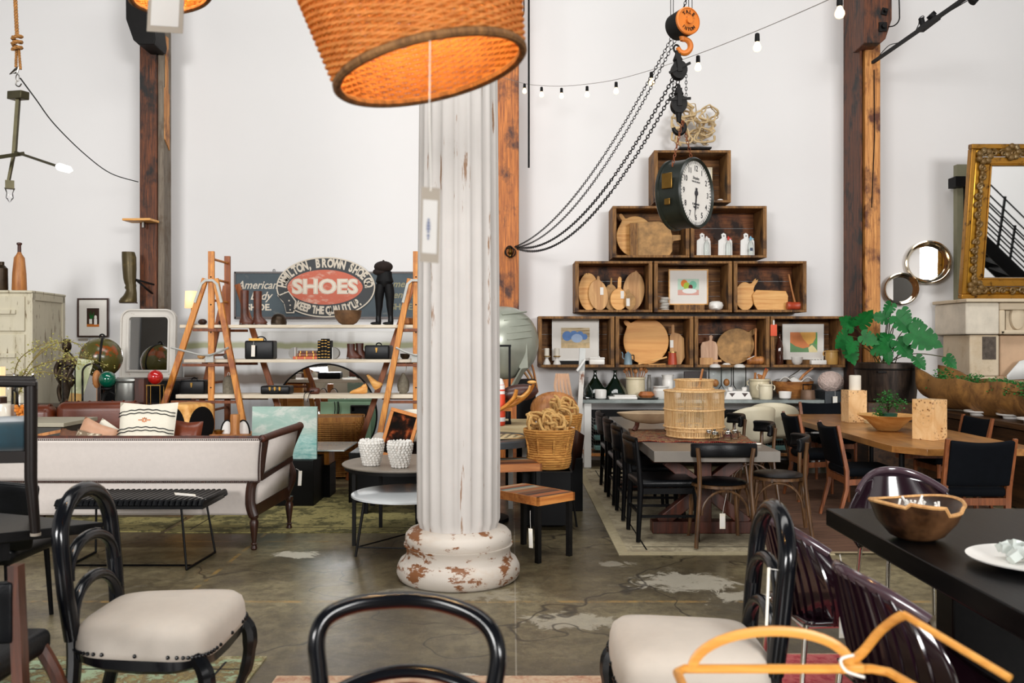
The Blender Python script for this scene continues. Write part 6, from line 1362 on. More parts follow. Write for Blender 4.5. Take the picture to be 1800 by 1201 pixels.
# row 4
picture('white-framed print of blue eggs in a nest, in the leftmost bottom crate',V((WX(1012,CI+.1),CI+.16,F4+.045)),83*(CI+.1) /F,74*(CI+.1) /F,.012,M.whitepaint,[M.straw,M.eggblue,M.egglight,M.driftwood],
        [(0,rect(-.19,.19,.17,.44)),(3,rect(-.19,.19,.17,.235)),(1,oval(-.11,.33,.065,.065)),(1,oval(-.02,.36,.05,.04)),(1,oval(.06,.35,.045,.045)),(1,oval(.12,.32,.04,.04)),(2,oval(.02,.30,.075,.058))],.1)
m = MB(); m.box((WX(1012,CI+.1),CI+.14,F4+.022),(.5,.07,.042)); m.solo('support_block',M.rust,'low dark block under the print of blue eggs','block')
for lb,px in (('left one of two white ceramic candle holders with a cream candle and brass plate',961),('right one of two white ceramic candle holders, in front of the egg print',979)):
    t = thing('candle_holder',lb,'candle holder',(WX(px,CI - .02),CI - .02,F4)); m = MB(); m.lathe([(.05,0),(.052,.01),(.022,.075),(.022,.085),(.04,.10)],n=20); m.out('holder_base',M.whiteceramic,t)
    m = MB(); m.lathe([(.046,.10),(.048,.115),(.036,.116)],n=20); m.out('brass_plate',M.brassl,t); m = MB(); m.lathe([(.034,.115),(.034,.21),(.028,.215)],n=18); m.out('candle',M.wax,t)
t = thing('butter_box','white lidded ceramic box at the right of the egg print','box',(WX(1049,CI),CI,F4)); m = MB(); rbox(m,(0,0,.035),(.20,.1,.07),.012); m.out('box_body',M.whiteceramic,t); m = MB(); rbox(m,(0,0,.082),(.205,.105,.025),.01); m.ell((.03,0,.1),.012,8); m.out('box_lid',M.whiteceramic,t)
bdp('big orange-toned round board with a pointed handle in the second bottom crate',disc(1136,603,40,41,1098,567,4.5),CI+.14,'boardorange',floor=F4)
bdp('tan rounded paddle board with a white tag behind the red spice tin',[(1178,600),(1178,592),(1181,587),(1181,573),(1184,571),(1186,573),(1186,586),(1195,588),(1203,596),(1204,630),(1197,642),(1178,642)],CI+.10,'boardmid',floor=F4,tagged=(1181,606))
t = thing('enamel_coffee_pot','small blue-grey enamel coffee pot with a long spout','coffee pot',(WX(1104,CI - .03),CI - .03,F4)); m = MB(); m.lathe([(.055,0),(.055,.02),(.042,.13),(.044,.135),(.02,.155),(.008,.17)],n=22); m.out('pot_body',M.enamel,t); m = MB(); m.tube(cr([(-.04,0,.07),(-.07,0,.09),(-.07,0,.14),(-.085,0,.165)]),.007,6); m.out('spout',M.enamel,t); m = MB(); m.tube(cr([(.045,0,.12),(.075,0,.12),(.075,0,.05),(.05,0,.03)]),.007,6); m.out('handle',M.black,t)
t = thing('spice_tin','small red and orange tin with a white rolled edge in front of the paddle board','tin',(WX(1182,CI - .03),CI - .03,F4)); m = MB(); m.lathe([(.06,0),(.06,.03),(.05,.13),(.05,.155)],n=22); m.out('tin_body',M.redlacquer,t); m = MB(); m.lathe([(.052,.155),(.052,.17),(.001,.172)],n=22); m.out('tin_lid',M.brassl,t)
m = MB(); m.bar(P(1122,640,CI - .07),P(1172,628,CI - .07),.02,.02); m.bar(P(1140,641,CI - .07),P(1170,640,CI - .07),.01,.01); m.solo('marble_rolling_stick',M.boardlight,'slim pale stick lying aslant in front of the big orange round board','stick')
bdp('small pink-beige paddle board at the left of the third bottom crate',[(1232,637),(1232,605),(1235,598),(1245,596),(1248,594),(1247,587),(1251,585),(1254,588),(1252,595),(1259,598),(1262,606),(1262,637)],CI+.1,'boardpink',floor=F4)
bdp('large old round breadboard with dark worn edge and a tilted handle',disc(1293,609,34,31,1329,580,4.5,r=-28),CI+.13,'boardold',floor=F4,th=.03)
m = MB(); m.box((.0,0,.045),(.17,.05,.09)); m.bar((.07,0,.045),(.2,0,.05),.03,.03); m.solo('wooden_plane',M.boardmid,'small tan wooden block tool with a side handle in front of the pink-beige board','tool',(WX(1241,CI - .05),CI - .05,F4))
mallet('thick log-headed wooden mallet with a tall turned handle in the third bottom crate',1328,CI,F4,.42,.055,.20,'turned','turned',.02)
m = MB(); m.bar(P(1313,632,CI - .08),P(1326,626,CI - .08),.02,.006); m.solo('white_tag',M.paper,'small white paper tag lying against the log-headed mallet','tag')
# abstract print crate
t = picture('white-framed abstract print of orange petals on green, in the rightmost bottom crate',V((WX(1414,CI+.1),CI+.16,F4+.06)),73*(CI+.1) /F,63*(CI+.1) /F,.012,M.whitepaint,[M.abgreen,M.aborange,M.abyellow,M.abcream,M.ablime],
        [(0,rect(-.17,.19,.10,.365)),(1,[(-.17,.365),(-.17,.23),(-.10,.18),(.0,.15),(.08,.17),(.1,.22),(.02,.3),(-.05,.365)]),(2,[(-.04,.365),(.0,.28),(.07,.20),(.13,.22),(.17,.29),(.17,.365)]),(3,[(.08,.10),(.07,.16),(.12,.20),(.16,.16),(.19,.12),(.19,.10)]),(4,[(.15,.22),(.17,.25),(.19,.365),(.19,.20)])],.1)
m = MB(); m.box((WX(1414,CI+.1),CI+.155,F4+.028),(.44,.06,.056)); m.solo('support_block',M.crateside,'low wooden block under the abstract orange and green print','block')
t = thing('brown_bottle','tall brown glass bottle at the left of the rightmost crate','bottle',(WX(1370,CI),CI,F4)); m = MB(); m.lathe([(.045,0),(.05,.01),(.05,.22),(.035,.29),(.018,.33),(.016,.39),(.019,.40)],n=22); m.out('glass_body',M.brownglass,t); m = MB(); m.lathe([(.014,.40),(.016,.42),(.006,.43)],n=12); m.out('stopper',M.black,t)
t = thing('hanging_bottle_tag','orange-red translucent tag hanging from the corner of the rightmost crate','tag',P(1360,578,CY - .02)); m = MB(); rbox(m,(0,0,-.02),(.085,.012,.15),.005,2); m.out('tag_card',M.coral,t); m = MB(); m.tube([(0,0,.05),(0,.0,.11)],.012,8); m.out('tag_hook',M.paper,t)
m = MB(); m.lathe([(.035,0),(.065,.03),(.075,.10),(.07,.10),(.055,.03),(.001,.02)],n=24); m.solo('small_bowl',M.whiteceramic,'white ceramic cup in front of the abstract print','cup',(WX(1401,CI - .04),CI - .04,F4))
t = thing('ceramic_dish','low white rectangular ceramic dish in the rightmost crate','dish',(WX(1438,CI - .02),CI - .02,F4)); m = MB(); rbox(m,(0,0,.03),(.2,.09,.06),.012); m.out('dish_body',M.whiteceramic,t); m = MB()
for k in range(4): m.ell((-.06+k*.04,0,.065),.008,6)
m.out('dish_points',M.whiteceramic,t)
def crock(label,px,d,z,r,h,mt,ears=True,name='stoneware_crock'):
    t = thing(name,label,'crock',(WX(px,d),d,z)); m = MB(); m.lathe([(r*.9,0),(r*.97,.01),(r,h*.5),(r*.97,h*.88),(r*1.06,h*.92),(r*1.06,h),(r*.92,h),(r*.9,h*.5),(.001,.02)],n=28); m.out('crock_body',M[mt],t)
    if ears:
        for s_ in (-1,1): m = MB(); m.tube([(s_*(r+.012+.018*sin(a)),0,h*.78+cos(a) *.028) for a in [pi*k/8 for k in range(9)]],.008,6); m.out('ear_handle',M[mt],t)
    return t
crock('ochre glazed two-eared pot at the right of the rightmost crate',1462,CI,F4,.082,.185,'ochreceramic')
# row 1
picture('cream-framed small picture half hidden behind the clock in the topmost crate',V((WX(1235,CI+.1),CI+.15,F1)),37*CI/F,64*CI/F,.02,M.creamceramic,[M.aqua2],[(0,rect(-.06,.06,.12,.36))],.1)
stone('white_shell','small white shell at the right of the topmost crate',1266,F1,.04,.035,'whiteceramic','shell',CI)
# driftwood sculpture
t = thing('driftwood_sculpture','tangled pale twisted vine sculpture on top of the crate pyramid','sculpture',P(1220,264,11.6)); o = t.location.copy(); m = MB(); rnd = random.Random(5)
cen = [(1210,195),(1232,205),(1243,225),(1200,240),(1222,240),(1245,200),(1190,215),(1215,222),(1238,240),(1203,205)]
for j in range(30):
    cx_,cy_ = cen[j % 10]; pts = []; ph = rnd.uniform(0,6.28); a = rnd.uniform(9,17); b = rnd.uniform(8,16); dr = rnd.choice((-1,1)); n = rnd.randint(7,12)
    for k in range(n):
        an = ph+dr*k*.62; px,py = cx_+cos(an) *a*(1+.3*sin(k*1.7)) +rnd.uniform(-3,3),cy_+sin(an) *b+rnd.uniform(-3,3); py = min(py,258); px = min(1262,max(1181,px))
        pts.append(P(px,py,11.6+.12*sin(an*.7+j)) - o)
    c_ = cr(pts,5); r0 = rnd.uniform(.012,.020); m.tube(c_,[r0*(1 - .6*k/len(c_)) for k in range(len(c_))],6)
m.out('twisted_vines',M.driftwood,t); m = MB(); m.box((0,0,.012),(.42,.2,.02)); m.out('dark_base',M.rust,t)
# ================================================================ zinc console and what stands on it
ZD = 11.15; zt = WZ(703,ZD); cx0,cx1 = WX(1021,ZD),WX(1449,ZD)
t = thing('zinc_console','long white-legged console table with a mottled zinc top under the crates','table',((cx0+cx1) /2,ZD,0)); w_ = cx1 - cx0
m = MB(); m.box((0,.29,zt - .022),(w_,.6,.044)); m.out('zinc_top',M.zinc,t,bevel=.003)
for x in (-w_/2+.09,w_/2 - .09):
    for y in (.06,.52): m = MB(); m.box((x,y,(zt - .044) /2),(.09,.07,zt - .044)); m.out('leg',M.whitepaint,t,bevel=.003)
m = MB(); m.box((0,.29,.16),(w_ - .1,.52,.03)); m.out('lower_shelf',M.turned,t)
m = MB(); m.box((0,.50,.45),(w_ - .25,.02,.5)); m.out('back_panel',M.black,t)
zt += .0006
for i in range(7):
    px = 1062+i*50
    t = thing('wire_crate',['wire basket','wire basket','wire basket','wire basket','wire basket','wire basket','wire basket'][i] +' of pale glassware below the zinc console, ' +['leftmost','second from left','third from left','fourth from left','fifth from left','sixth from left','rightmost'][i],'basket',(WX(px,ZD+.2),ZD+.22,.176),0,'wire baskets below the console'); m = MB()
    for z in [.0+.04*k for k in range(12)]: m.box((0,-.12,z),(.30,.003,.003)); m.box((-.15,0,z),(.003,.24,.003)); m.box((.15,0,z),(.003,.24,.003))
    for x in [-.15+.03*k for k in range(11)]: m.box((x,-.12,.22),(.003,.003,.44))
    m.box((0,0,.002),(.3,.24,.004)); m.out('wire_mesh',M.steel,t)
    for z in (.02,.15,.28): m = MB(); m.box((0,.0,z+.04),(.26,.2,.06)); m.out('stacked_glassware',M.palegl if i % 2 else M.tealglass,t,bevel=.01)
def on(px,d=ZD+.25): return (WX(px,d),d,zt)
def demijohn(label,px,d,r,h,mt): 
    m = MB(); m.lathe([(r*.55,0),(r*.9,h*.06),(r,h*.2),(r*.85,h*.36),(r*.45,h*.58),(r*.2,h*.74),(r*.13,h*.85),(r*.13,h*.96),(r*.2,h*.97),(r*.18,h)],n=28); return m.solo('demijohn',M[mt],label,'bottle',on(px,d))
demijohn('left dark green glass demijohn on the zinc console',1046,ZD+.38,.155,.36,'greenglass'); demijohn('right dark green glass demijohn on the zinc console',1081,ZD+.35,.155,.36,'greenglass')
demijohn('small clear glass flask at the left end of the zinc console',1032,ZD+.12,.085,.28,'glass2')
m = MB(); m.lathe([(.05,0),(.07,.015),(.075,.11),(.065,.125),(.06,.11),(.001,.02)],n=24); m.solo('ceramic_cup',M.whiteceramic,'white ceramic cup in front of the green demijohns','cup',on(1056,ZD+.1))
m = MB(); rbox(m,(0,0,.018),(.36,.2,.035),.01); rbox(m,(.03,0,.045),(.28,.16,.018),.006); m.solo('marble_tray',M.whiteceramic,'flat white tray stack beside the orange gourd','tray',on(1094,ZD+.13))
t = crock('cream utensil crock filled with spoons beside the green demijohns',1117,ZD+.42,zt,.125,.27,'creamceramic',False,'utensil_crock')
m = MB()
for k in range(12):
    a = k*.52; m.tube([(cos(a) *.04,sin(a) *.05,.1),(cos(a) *.13,sin(a) *.08,.33+.03*(k % 3))],.006,5); m.ell((cos(a) *.14,sin(a) *.085,.35+.03*(k % 3)),(.022,.01,.03),8)
m.out('spoons',M.turned,t); t.children[-1]['kind'] = 'stuff'
m = MB(); m.lathe([(.03,0),(.032,.2),(.02,.28),(.022,.30)],n=14); m.solo('dark_bottle',M.darkstone,'slim grey bottle right of the utensil crock','bottle',on(1141,ZD+.45))
t = thing('plated_gourd','orange-brown ribbed gourd lying on a grey plate on the console','gourd',on(1136,ZD+.14)); m = MB(); m.lathe([(.10,.004),(.16,.02),(.165,.026),(.1,.012),(.001,.01)],n=28,cap=False); m.out('plate',M.darkstone,t); m = MB(); m.lathe([(.001,.015),(.06,.02),(.085,.05),(.06,.095),(.02,.09),(.001,.085)],n=32,sx=1.2,wob=lambda a,i: 1+.05*cos(8*a)); m.out('gourd',M.gourd,t)
for i,(px,r,h,lb) in enumerate(((1162,.10,.16,'wide white ceramic bowl beside the gourd on the console'),(1171,.075,.30,'white ceramic jug with crumpled rim behind the wide white bowl'),(1180,.085,.12,'white footed bowl just left of the cane lantern'))):
    m = MB(); m.lathe([(r*.6,0),(r*.9,h*.2),(r,h*.7),(r*.85,h*.85),(r*1.1,h),(r*.95,h),(r*.8,h*.5),(.001,h*.2)],n=26,wob=lambda a,i: 1+.03*sin(5*a)); m.solo('ceramic_bowl',M.whiteceramic,lb,'bowl',on(px+i*3,ZD+(.15,.42,.2)[i]))
m = MB(); m.box((0,0,.17),(.30,.03,.34)); m.solo('dark_board',M.darkboard,'dark red-black panel standing at the back of the console behind the lantern','panel',on(1222,ZD+.52),bevel=.004)
for i,(px,d,y0) in enumerate(((1257,.25,640),(1277,.40,638),(1300,.25,640))):
    t = thing('glass_dispenser',['left','middle','right'][i] +' one of three tall glass jars with round white lids on the console','jar',on(px,ZD+d)); h = WZ(y0,ZD+d) - zt; r = .085 if i != 1 else .07
    m = MB(); m.lathe([(r*.6,.12),(r,.17),(r,h - .05),(r*.9,h - .04)],n=26,cap=False); m.out('glass_body',M.glass2,t); m = MB(); m.lathe([(r*.82,h - .045),(r*.85,h - .025),(r*.5,h - .003),(.001,h)],n=20); m.out('white_lid',M.whiteceramic,t); m = MB(); m.lathe([(r*.8,0),(r*.75,.03),(r*.3,.08),(r*.6,.12)],n=18); m.out('white_foot',M.whiteceramic,t)
    if i < 2: m = MB(); m.ell((0,0,.2),(r*.6,r*.6,.05),10); m.out('filling',M.turned,t)
t = thing('white_cruet_stand','low white ceramic double stand with two triangular openings on the console','stand',on(1296,ZD+.05)); m = MB(); m.X = UP; m.prism([(-.18,0),(.18,0),(.14,.10),(.05,.11),(-.05,.11),(-.14,.10)],-.06,.06); m.out('stand_body',M.whiteceramic,t,bevel=.01)
for x in (-.08,.08): m = MB(); m.X = UP; m.prism([(x - .04,.085),(x+.04,.085),(x,.035)],.060,.0612); m.out('opening',M.darkwood,t,smooth=False)
for x in (-.09,.09): m = MB(); m.lathe([(.03,.11),(.035,.15),(.02,.16)],(x,0,0),14); m.out('cup_holder',M.whiteceramic,t)
t = crock('tall cream crock holding wooden tools at the right half of the console',1335,ZD+.36,zt,.13,.25,'creamceramic')
m = MB()
for a,b,z0,z1 in ((-.1,-.06,.25,.33),(-.06,.02,.23,.30),(.02,.07,.2,.37),(.0,.10,.2,.38),(.05,-.02,.2,.31)): m.tube([(a*.6,0,z0 - .06),(b,-.02,z1)],.016,8)
m.out('tool_handles',M.turned,t); t.children[-1]['kind'] = 'stuff'
m = MB(); m.tube([(.03,0,.2),(.075,-.03,.39)],.009,6); m.out('red_handle',M.red,t)
crock('short cream jug with one ear in front of the tall tool crock',1346,ZD+.1,zt,.085,.19,'creamceramic2')
t = thing('dough_bowl','wide carved wooden dough bowl on the console holding cloths and a knife','bowl',on(1394,ZD+.33)); m = MB(); m.lathe([(.15,0),(.22,.08),(.27,.22),(.255,.22),(.2,.09),(.001,.03)],n=36,sy=.75,wob=lambda a,i: 1+.02*sin(4*a)); m.out('bowl_body',M.turned2,t)
m = MB(); m.surf(lambda u,v_: ((u - .5) *.42,(v_ - .5) *.24,.21+.05*sin(u*9) *cos(v_*5) +.02),18,8); m.out('white_cloth',M.paper,t,solid=.006)
m = MB(); m.tube([(.08,0,.23),(.14,.0,.30),(.26,.0,.40)],[.014,.018,.014],8); m.out('knife_handle',M.turned,t); m = MB(); m.bar((-.10,.0,.24),(.10,.0,.37),.05,.006); m.out('knife_blade',M.steel,t)
m = MB(); m.lathe([(.045,0),(.072,.02),(.08,.10),(.074,.10),(.06,.03),(.001,.02)],n=24); m.solo('small_bowl',M.whiteceramic,'round white cup in front of the wooden dough bowl','cup',on(1380,ZD+.06))
t = thing('charcoal_iron','old brown metal charcoal iron at the right end of the console','iron',on(1420,ZD+.08)); m = MB(); m.lathe([(.09,0),(.092,.02),(.085,.11),(.08,.12)],n=22); m.out('iron_body',M.ironbrown,t); m = MB(); m.tube([(-.06,0,.12),(-.06,0,.19),(.06,0,.19),(.06,0,.12)],.009,6); m.out('handle',M.rust,t)
t = thing('stool_pedestal','dark smoky grey box pedestal right of the console under the yarn ball','pedestal',(WX(1466,11.3),11.4,0)); zz = WZ(688,11.2); m = MB(); m.box((.02,0,zz/2),(.36,.46,zz)); m.out('pedestal_body',M.smoky,t,bevel=.004)
t = thing('yarn_ball','big ball of beige-pink yarn on the smoky box with a hanging white tag','yarn ball',(WX(1460,11.3),11.3,zz+.12)); m = MB(); m.ell((0,0,0),(.155,.13,.125),28); m.out('yarn_core',M.yarn,t)
m = MB()
for k in range(26):
    R_ = Matrix.Rotation(k*.5,3,'X') @ Matrix.Rotation(k*.37,3,'Y'); m.tube([R_ @ V((cos(a),sin(a),.0)) for a in [2*pi*j/24 for j in range(24)]],.045,4,True) if False else m.tube([V((p.x*.158,p.y*.133,p.z*.128)) for p in [R_ @ V((cos(a),sin(a),.25*sin(k))).normalized() for a in [2*pi*j/24 for j in range(24)]]],.005,4,True)
m.out('yarn_strands',M.yarn,t)
hangtag('small white tag hanging below the yarn ball',[(1464,697),(1472,697),(1472,715)],11.13,[(1468,686)],dots=False)
# ================================================================ right of the column: spotlight, sculptures, small tables
t = thing('studio_spotlight','big round grey-green enamel studio spotlight beside the middle post','spotlight',P(880,603,9.3)); R_ = (RZ(38) @ RX(90)).to_3x3()
m = MB(); m.lathe([(.001,.34),(.12,.335),(.24,.30),(.33,.23),(.375,.14),(.385,.05),(.385,-.20),(.36,-.22)],n=48,R=R_); m.out('lamp_housing',M.greygreen,t,ang=50)
m = MB(); m.lathe([(.388,-.19),(.40,-.19),(.40,-.22),(.34,-.23)],n=48,R=R_); m.out('front_rim',M.black,t)
m = MB()
for k in range(5):
    a0 = rad(35+0); c_ = R_ @ V((-.06+.0*k,.30 - k*.07,0)); 
    m.tube([R_ @ V((x,.31 - k*.065+.10*x,.345 - .9*(x*x+(.31 - k*.065) ** 2))) for x in [-.16+.32*j/8 for j in range(9)]],.009,5)
m.out('vent_louvres',M.greygreen,t)
m = MB(); m.bar((.22,-.20,.12),(.24,-.22,-.26),.09,.02); m.bar((.24,-.22,-.26),(.08,-.1,-.55),.08,.02); m.cyl((.215,-.23,.06),(.215,-.19,.06),.03); m.out('yoke',M.greygreen,t); m = MB(); m.cyl((.08,-.1,-.5),(.08,-.1,-t.location.z),.03,n=12); m.out('stand_pole',M.rust,t)
t = thing('iron_lantern','black-framed lantern beside the column in front of the spotlight','lantern',P(885,676,8.6)); t.location.z = .80
h = WZ(608,8.6) - .80; m = MB()
for x in (-.06,.06):
    for y in (-.06,.06): m.box((x,y,h/2),(.022,.022,h))
m.box((0,0,h),(.15,.15,.02)); m.box((0,0,.01),(.15,.15,.02)); m.out('lantern_frame',M.black,t); m = MB(); m.box((0,0,h/2),(.11,.11,h - .04)); m.out('lantern_glass',M.glass,t)
t = thing('striped_float','orange-red and white striped upright float beside the column','float',P(878,700,8.4)); t.location.z = .80; h = .47; m = MB(); m.lathe([(.05,.0),(.055,.02),(.055,.28),(.05,.30)],n=20); m.out('float_body',M.floatred,t); m = MB(); m.lathe([(.052,.30),(.05,.38),(.03,.44),(.012,.45)],n=20); m.out('white_band',M.whitepaint,t); m = MB(); m.lathe([(.057,.04),(.057,.08)],n=20,cap=False); m.out('white_band',M.whitepaint,t); m = MB(); m.lathe([(.053,.33),(.053,.345)],n=20,cap=False); m.lathe([(.049,.375),(.048,.39)],n=20,cap=False); m.out('red_ring',M.floatred,t)
t = thing('white_work_table','white table with a thick pale plywood top beside the column','table',(WX(880,8.8),8.75,0)); zt2 = .80; m = MB(); m.box((-.03,0,zt2 - .07),(.62,.75,.14)); m.out('plywood_top',M.ply,t,bevel=.003); m = MB(); m.box((-.03,0,zt2 - .17),(.64,.77,.06)); m.out('white_apron',M.whitepaint,t)
for x in (-.3,.1,.24):
    for y in (-.3,.3): m = MB(); m.box((x,y,(zt2 - .2) /2),(.045,.05,zt2 - .2)); m.out('leg',M.whitepaint,t)
def horn(name,label,pts,d,rs,mt,flat=.5):
    t = thing(name,label,'wooden sculpture',P(pts[0][0],707,d)); t.location.z = zt2; o = t.location.copy(); c_ = cr([P(x,y,d) - o for x,y in pts],6); n = len(c_); m = MB(); m.tube(c_,[max(.004,rs[0] +(rs[1] - rs[0]) *k/n+rs[2] *sin(pi*k/n)) for k in range(n)],10,flat=flat); m.out('carved_body',M[mt],t); return t
t = horn('boat_sculpture','orange-brown curved wooden boat shape with a pale rim beside the column',[(872,722),(895,714),(915,702),(930,688),(939,675)],8.4,(.03,.02,.03),'boatwood'); m = MB(); o = t.location; m.tube(cr([P(x,y,8.34) - o for x,y in ((905,697),(918,697),(928,688),(932,678))]),.012,6); m.ell(P(935,672,8.35) - o,(.045,.03,.018),10); m.out('pale_rim',M.boardlight,t); m = MB(); m.box(P(888,716,8.4) - o+V((0,0,-.01)),(.12,.08,.05)); m.out('foot',M.boatwood,t)
t = horn('boat_sculpture','second thicker curved orange wooden strip crossing in front of the boat shape',[(868,726),(888,715),(903,700),(908,685)],8.28,(.03,.035,.01),'boatwood')
m = MB(); m.ell((0,0,0),(.19,.07,.085),20,RY(-8).to_3x3()); m.ell((-.14,.0,-.02),(.18,.06,.05),16,RY(-12).to_3x3()); m.solo('smooth_wood_form',M.darkbean,'smooth dark purplish-brown wooden pod lying in the boat shape','wooden form',P(912,691,8.5))
t = thing('black_display_box','black panel box behind the wooden boat shapes','box',(WX(925,9.2),9.35,0)); m = MB(); z = WZ(668,9.2); m.box((0,0,z/2),(.20,.3,z)); m.out('box_body',M.black,t,bevel=.004)
for i,(pts,lb) in enumerate((([(912,640),(922,655),(930,668)],'left rough brown driftwood slat'),([(920,640),(930,654),(938,670)],'middle rough brown driftwood slat'),([(928,632),(936,645),(941,668)],'right rough brown driftwood slat'))):
    m = MB(); o = P(pts[-1][0],pts[-1][1],9.5); m.tube(cr([P(x,y,9.5) - o for x,y in pts] +[P(pts[-1][0] +4,690,9.5) - o]),.03,5,flat=.45); m.solo('driftwood_piece',M['boardmid' if i < 2 else 'turned'],lb+' leaning behind the black panel box','wood slat',o)
# round black table with woven mats
t = thing('round_black_table','round dark-topped table with woven mats just right of the column','table',(-.28,7.9,0)); z = WZ(768,7.9); m = MB(); m.lathe([(.46,z - .065),(.485,z - .06),(.49,z - .01),(.48,z),(.001,z)],n=64); m.out('table_top',M.darktop,t); m = MB(); m.lathe([(.25,0),(.25,.03),(.05,.06),(.05,z - .06)],n=24); m.out('pedestal',M.rust,t)
for i,(x,y,a,mt) in enumerate(((.22,-.05,20,'boardlight'),(.18,-.10,35,'ply'))):
    t = thing('woven_mat',['lower orange-edged woven placemat on the round dark table','upper checked black and straw placemat on the round dark table'][i],'placemat',(-.28+x,7.9+y,z+.001+i*.008),a); m = MB(); m.box((0,0,.003),(.36,.28,.006)); m.out('mat_weave',M[mt],t); m = MB()
    for k in range(8):
        for j in range(6):
            if (k+j) % 2: m.box((-.158+k*.045,-.115+j*.046,.0065),(.03,.02,.002))
    m.out('dark_checks',M['black' if i else 'turned'],t)
# reclaimed wood stool and table
def slatop(label,loc,rz,a,b,h,name='slatted_stool',cat='stool',legs=.03,tagp=None):
    t = thing(name,label,cat,loc,rz); m = MB(); m.box((0,0,h - .004),(a - .03,b - .03,.012)); m.out('coloured_slats',M.reclaimed,t,smooth=False); m = MB()
    for x0,x1,y0,y1 in ((-a/2,a/2,-b/2,-b/2+.018),(-a/2,a/2,b/2 - .018,b/2),(-a/2,-a/2+.018,-b/2,b/2),(a/2 - .018,a/2,-b/2,b/2)): m.box(((x0+x1) /2,(y0+y1) /2,h - .028),(x1 - x0,y1 - y0,.06))
    m.out('orange_edge',M.edgeorange,t)
    for x in (-a/2+legs,a/2 - legs):
        for y in (-b/2+legs,b/2 - legs): m = MB(); m.box((x,y,(h - .058) /2),(.035,.035,h - .058)); m.out('leg',M.rust,t)
    return t
slatop('reclaimed striped wood stool with orange edge and black legs right of the column',(.14,6.66,0),42,.38,.56,.475)
slatop('higher striped reclaimed wood table mostly hidden behind the column',(-.10,7.45,0),12,.62,.45,.585,'slatted_table','table')
hangtag('white tag tied to the front leg of the striped stool',[(929,929),(936,930),(937,964)],6.24,[(932,905),(932,898)],dots=False)
t = thing('black_cube_table','black cube table carrying the rope basket','table',(WX(960,7.62),7.68,0)); zq = WZ(829,7.45); m = MB(); m.box((0,0,zq/2+.02),(.41,.44,zq - .04)); m.out('cube_body',M.black,t,bevel=.006); m = MB(); m.box((0,0,zq - .005),(.43,.46,.01)); m.out('cube_top',M.rust,t)
def ropebasket(label,px,d,z,r0,r1,h,loops,mt='jute'):
    t = thing('rope_basket',label,'basket',(WX(px,d),d,z)); m = MB(); nr = int(h/.020)
    for i in range(nr):
        k = i/nr; r = r0+(r1 - r0) *k - .02*(k > .55) *0+.012*sin(k*9); m.tube([(cos(2*pi*j/40) *r*(1+.012*(j % 2)),sin(2*pi*j/40) *r*(1+.012*(j % 2)),.012+i*.020) for j in range(40)],.0125,6,True)
    m.lathe([(r0,0),(r0*.98,.01),(.001,.012)],n=30); m.lathe([(r0*.97,.01),(r1*.95,h)],n=30,cap=False); m.out('coiled_wall',M[mt],t)
    m = MB()
    for k in range(9): a = 2*pi*k/9; m.bar((cos(a) *(r0+.012),sin(a) *(r0+.012),.08),(cos(a) *(r1+.016),sin(a) *(r1+.016),h),.018,.008)
    m.out('strap',M[mt],t); m = MB(); rnd = random.Random(int(px))
    for k in range(loops):
        a = rnd.uniform(0,6.28); rr_ = rnd.uniform(0,r1*.8); s_ = rnd.uniform(.045,.075); zz_ = h+rnd.uniform(-.02,.10) *(1 - rr_/r1*.5); R_ = Matrix.Rotation(rnd.uniform(0,3.1),3,'Z') @ Matrix.Rotation(rnd.uniform(.6,1.5),3,'X')
        m.tube([R_ @ V((cos(b) *s_,sin(b) *s_*1.2,.012*sin(3*b))) +V((cos(a) *rr_,sin(a) *rr_,zz_+s_*.5)) for b in [2*pi*j/18 for j in range(18)]],.012,6,True)
    m.out('rope_handles',M.jute2,t); return t
ropebasket('front round coiled rope basket overflowing with looped rope handles',965,7.68,zq+.0005,.165,.205,.34,30)
t = thing('wooden_fork','large carved wooden five-tined fork standing behind the rope baskets','fork',P(992,750,9.3)); t.location.z = 0; m = MB(); o = t.location
for k in range(5): m.tube(cr([P(972+k*6+9,702,9.3) - o,P(974+k*6.2+2,680,9.3) - o,P(979+k*4.6,657,9.32) - o]),.017,6)
m.out('tines',M.boardpink,t); m = MB(); m.X = TR(0,.0,0); m.tube([P(993,698,9.3) - o,P(993,712,9.3) - o,P(993,725,9.3) - o,V((0,0,.0))],[.10,.09,.04,.03],12,flat=.25,up=(0,1,0)); m.out('fork_body',M.boardpink,t); m = MB(); m.box(P(987,700,9.27) - o+V((0,-.012,0)),(.05,.004,.07),RY(-15).to_3x3()); m.out('blue_patch',M.skyblue,t)
ropebasket('rear rope basket showing above and right of the front one',985,8.5,.50,.15,.19,.40,14)
m = MB(); m.box((WX(985,8.5),8.5,.25),(.4,.4,.498)); m.solo('black_stand',M.black,'black square stand under the rear rope basket','stand',bevel=.004)
m = MB(); m.ell((0,0,0),(.24,.10,.17),24); m.solo('oval_wood_tray',M.turned,'brown rounded wooden tray standing on edge behind the rope baskets','tray',P(974,718,8.85))
t = thing('painted_post','slim peeling white and brown painted post leaning left of the console','post',(WX(1012,10.4),10.4,0)); o = t.location; m = MB()
m.bar((.0,0,0),P(1023,652,10.4) - V(o),.055,.055); m.out('lower_shaft',M.birch,t); m = MB(); m.bar(P(1022,655,10.4) - V(o),P(1024,612,10.4) - V(o),.07,.05); m.out('upper_shaft',M.greyboard,t); m = MB(); m.bar(P(1014,652,10.35) - V(o),P(1028,632,10.35) - V(o),.10,.02); m.out('white_plate',M.whitepaint,t)
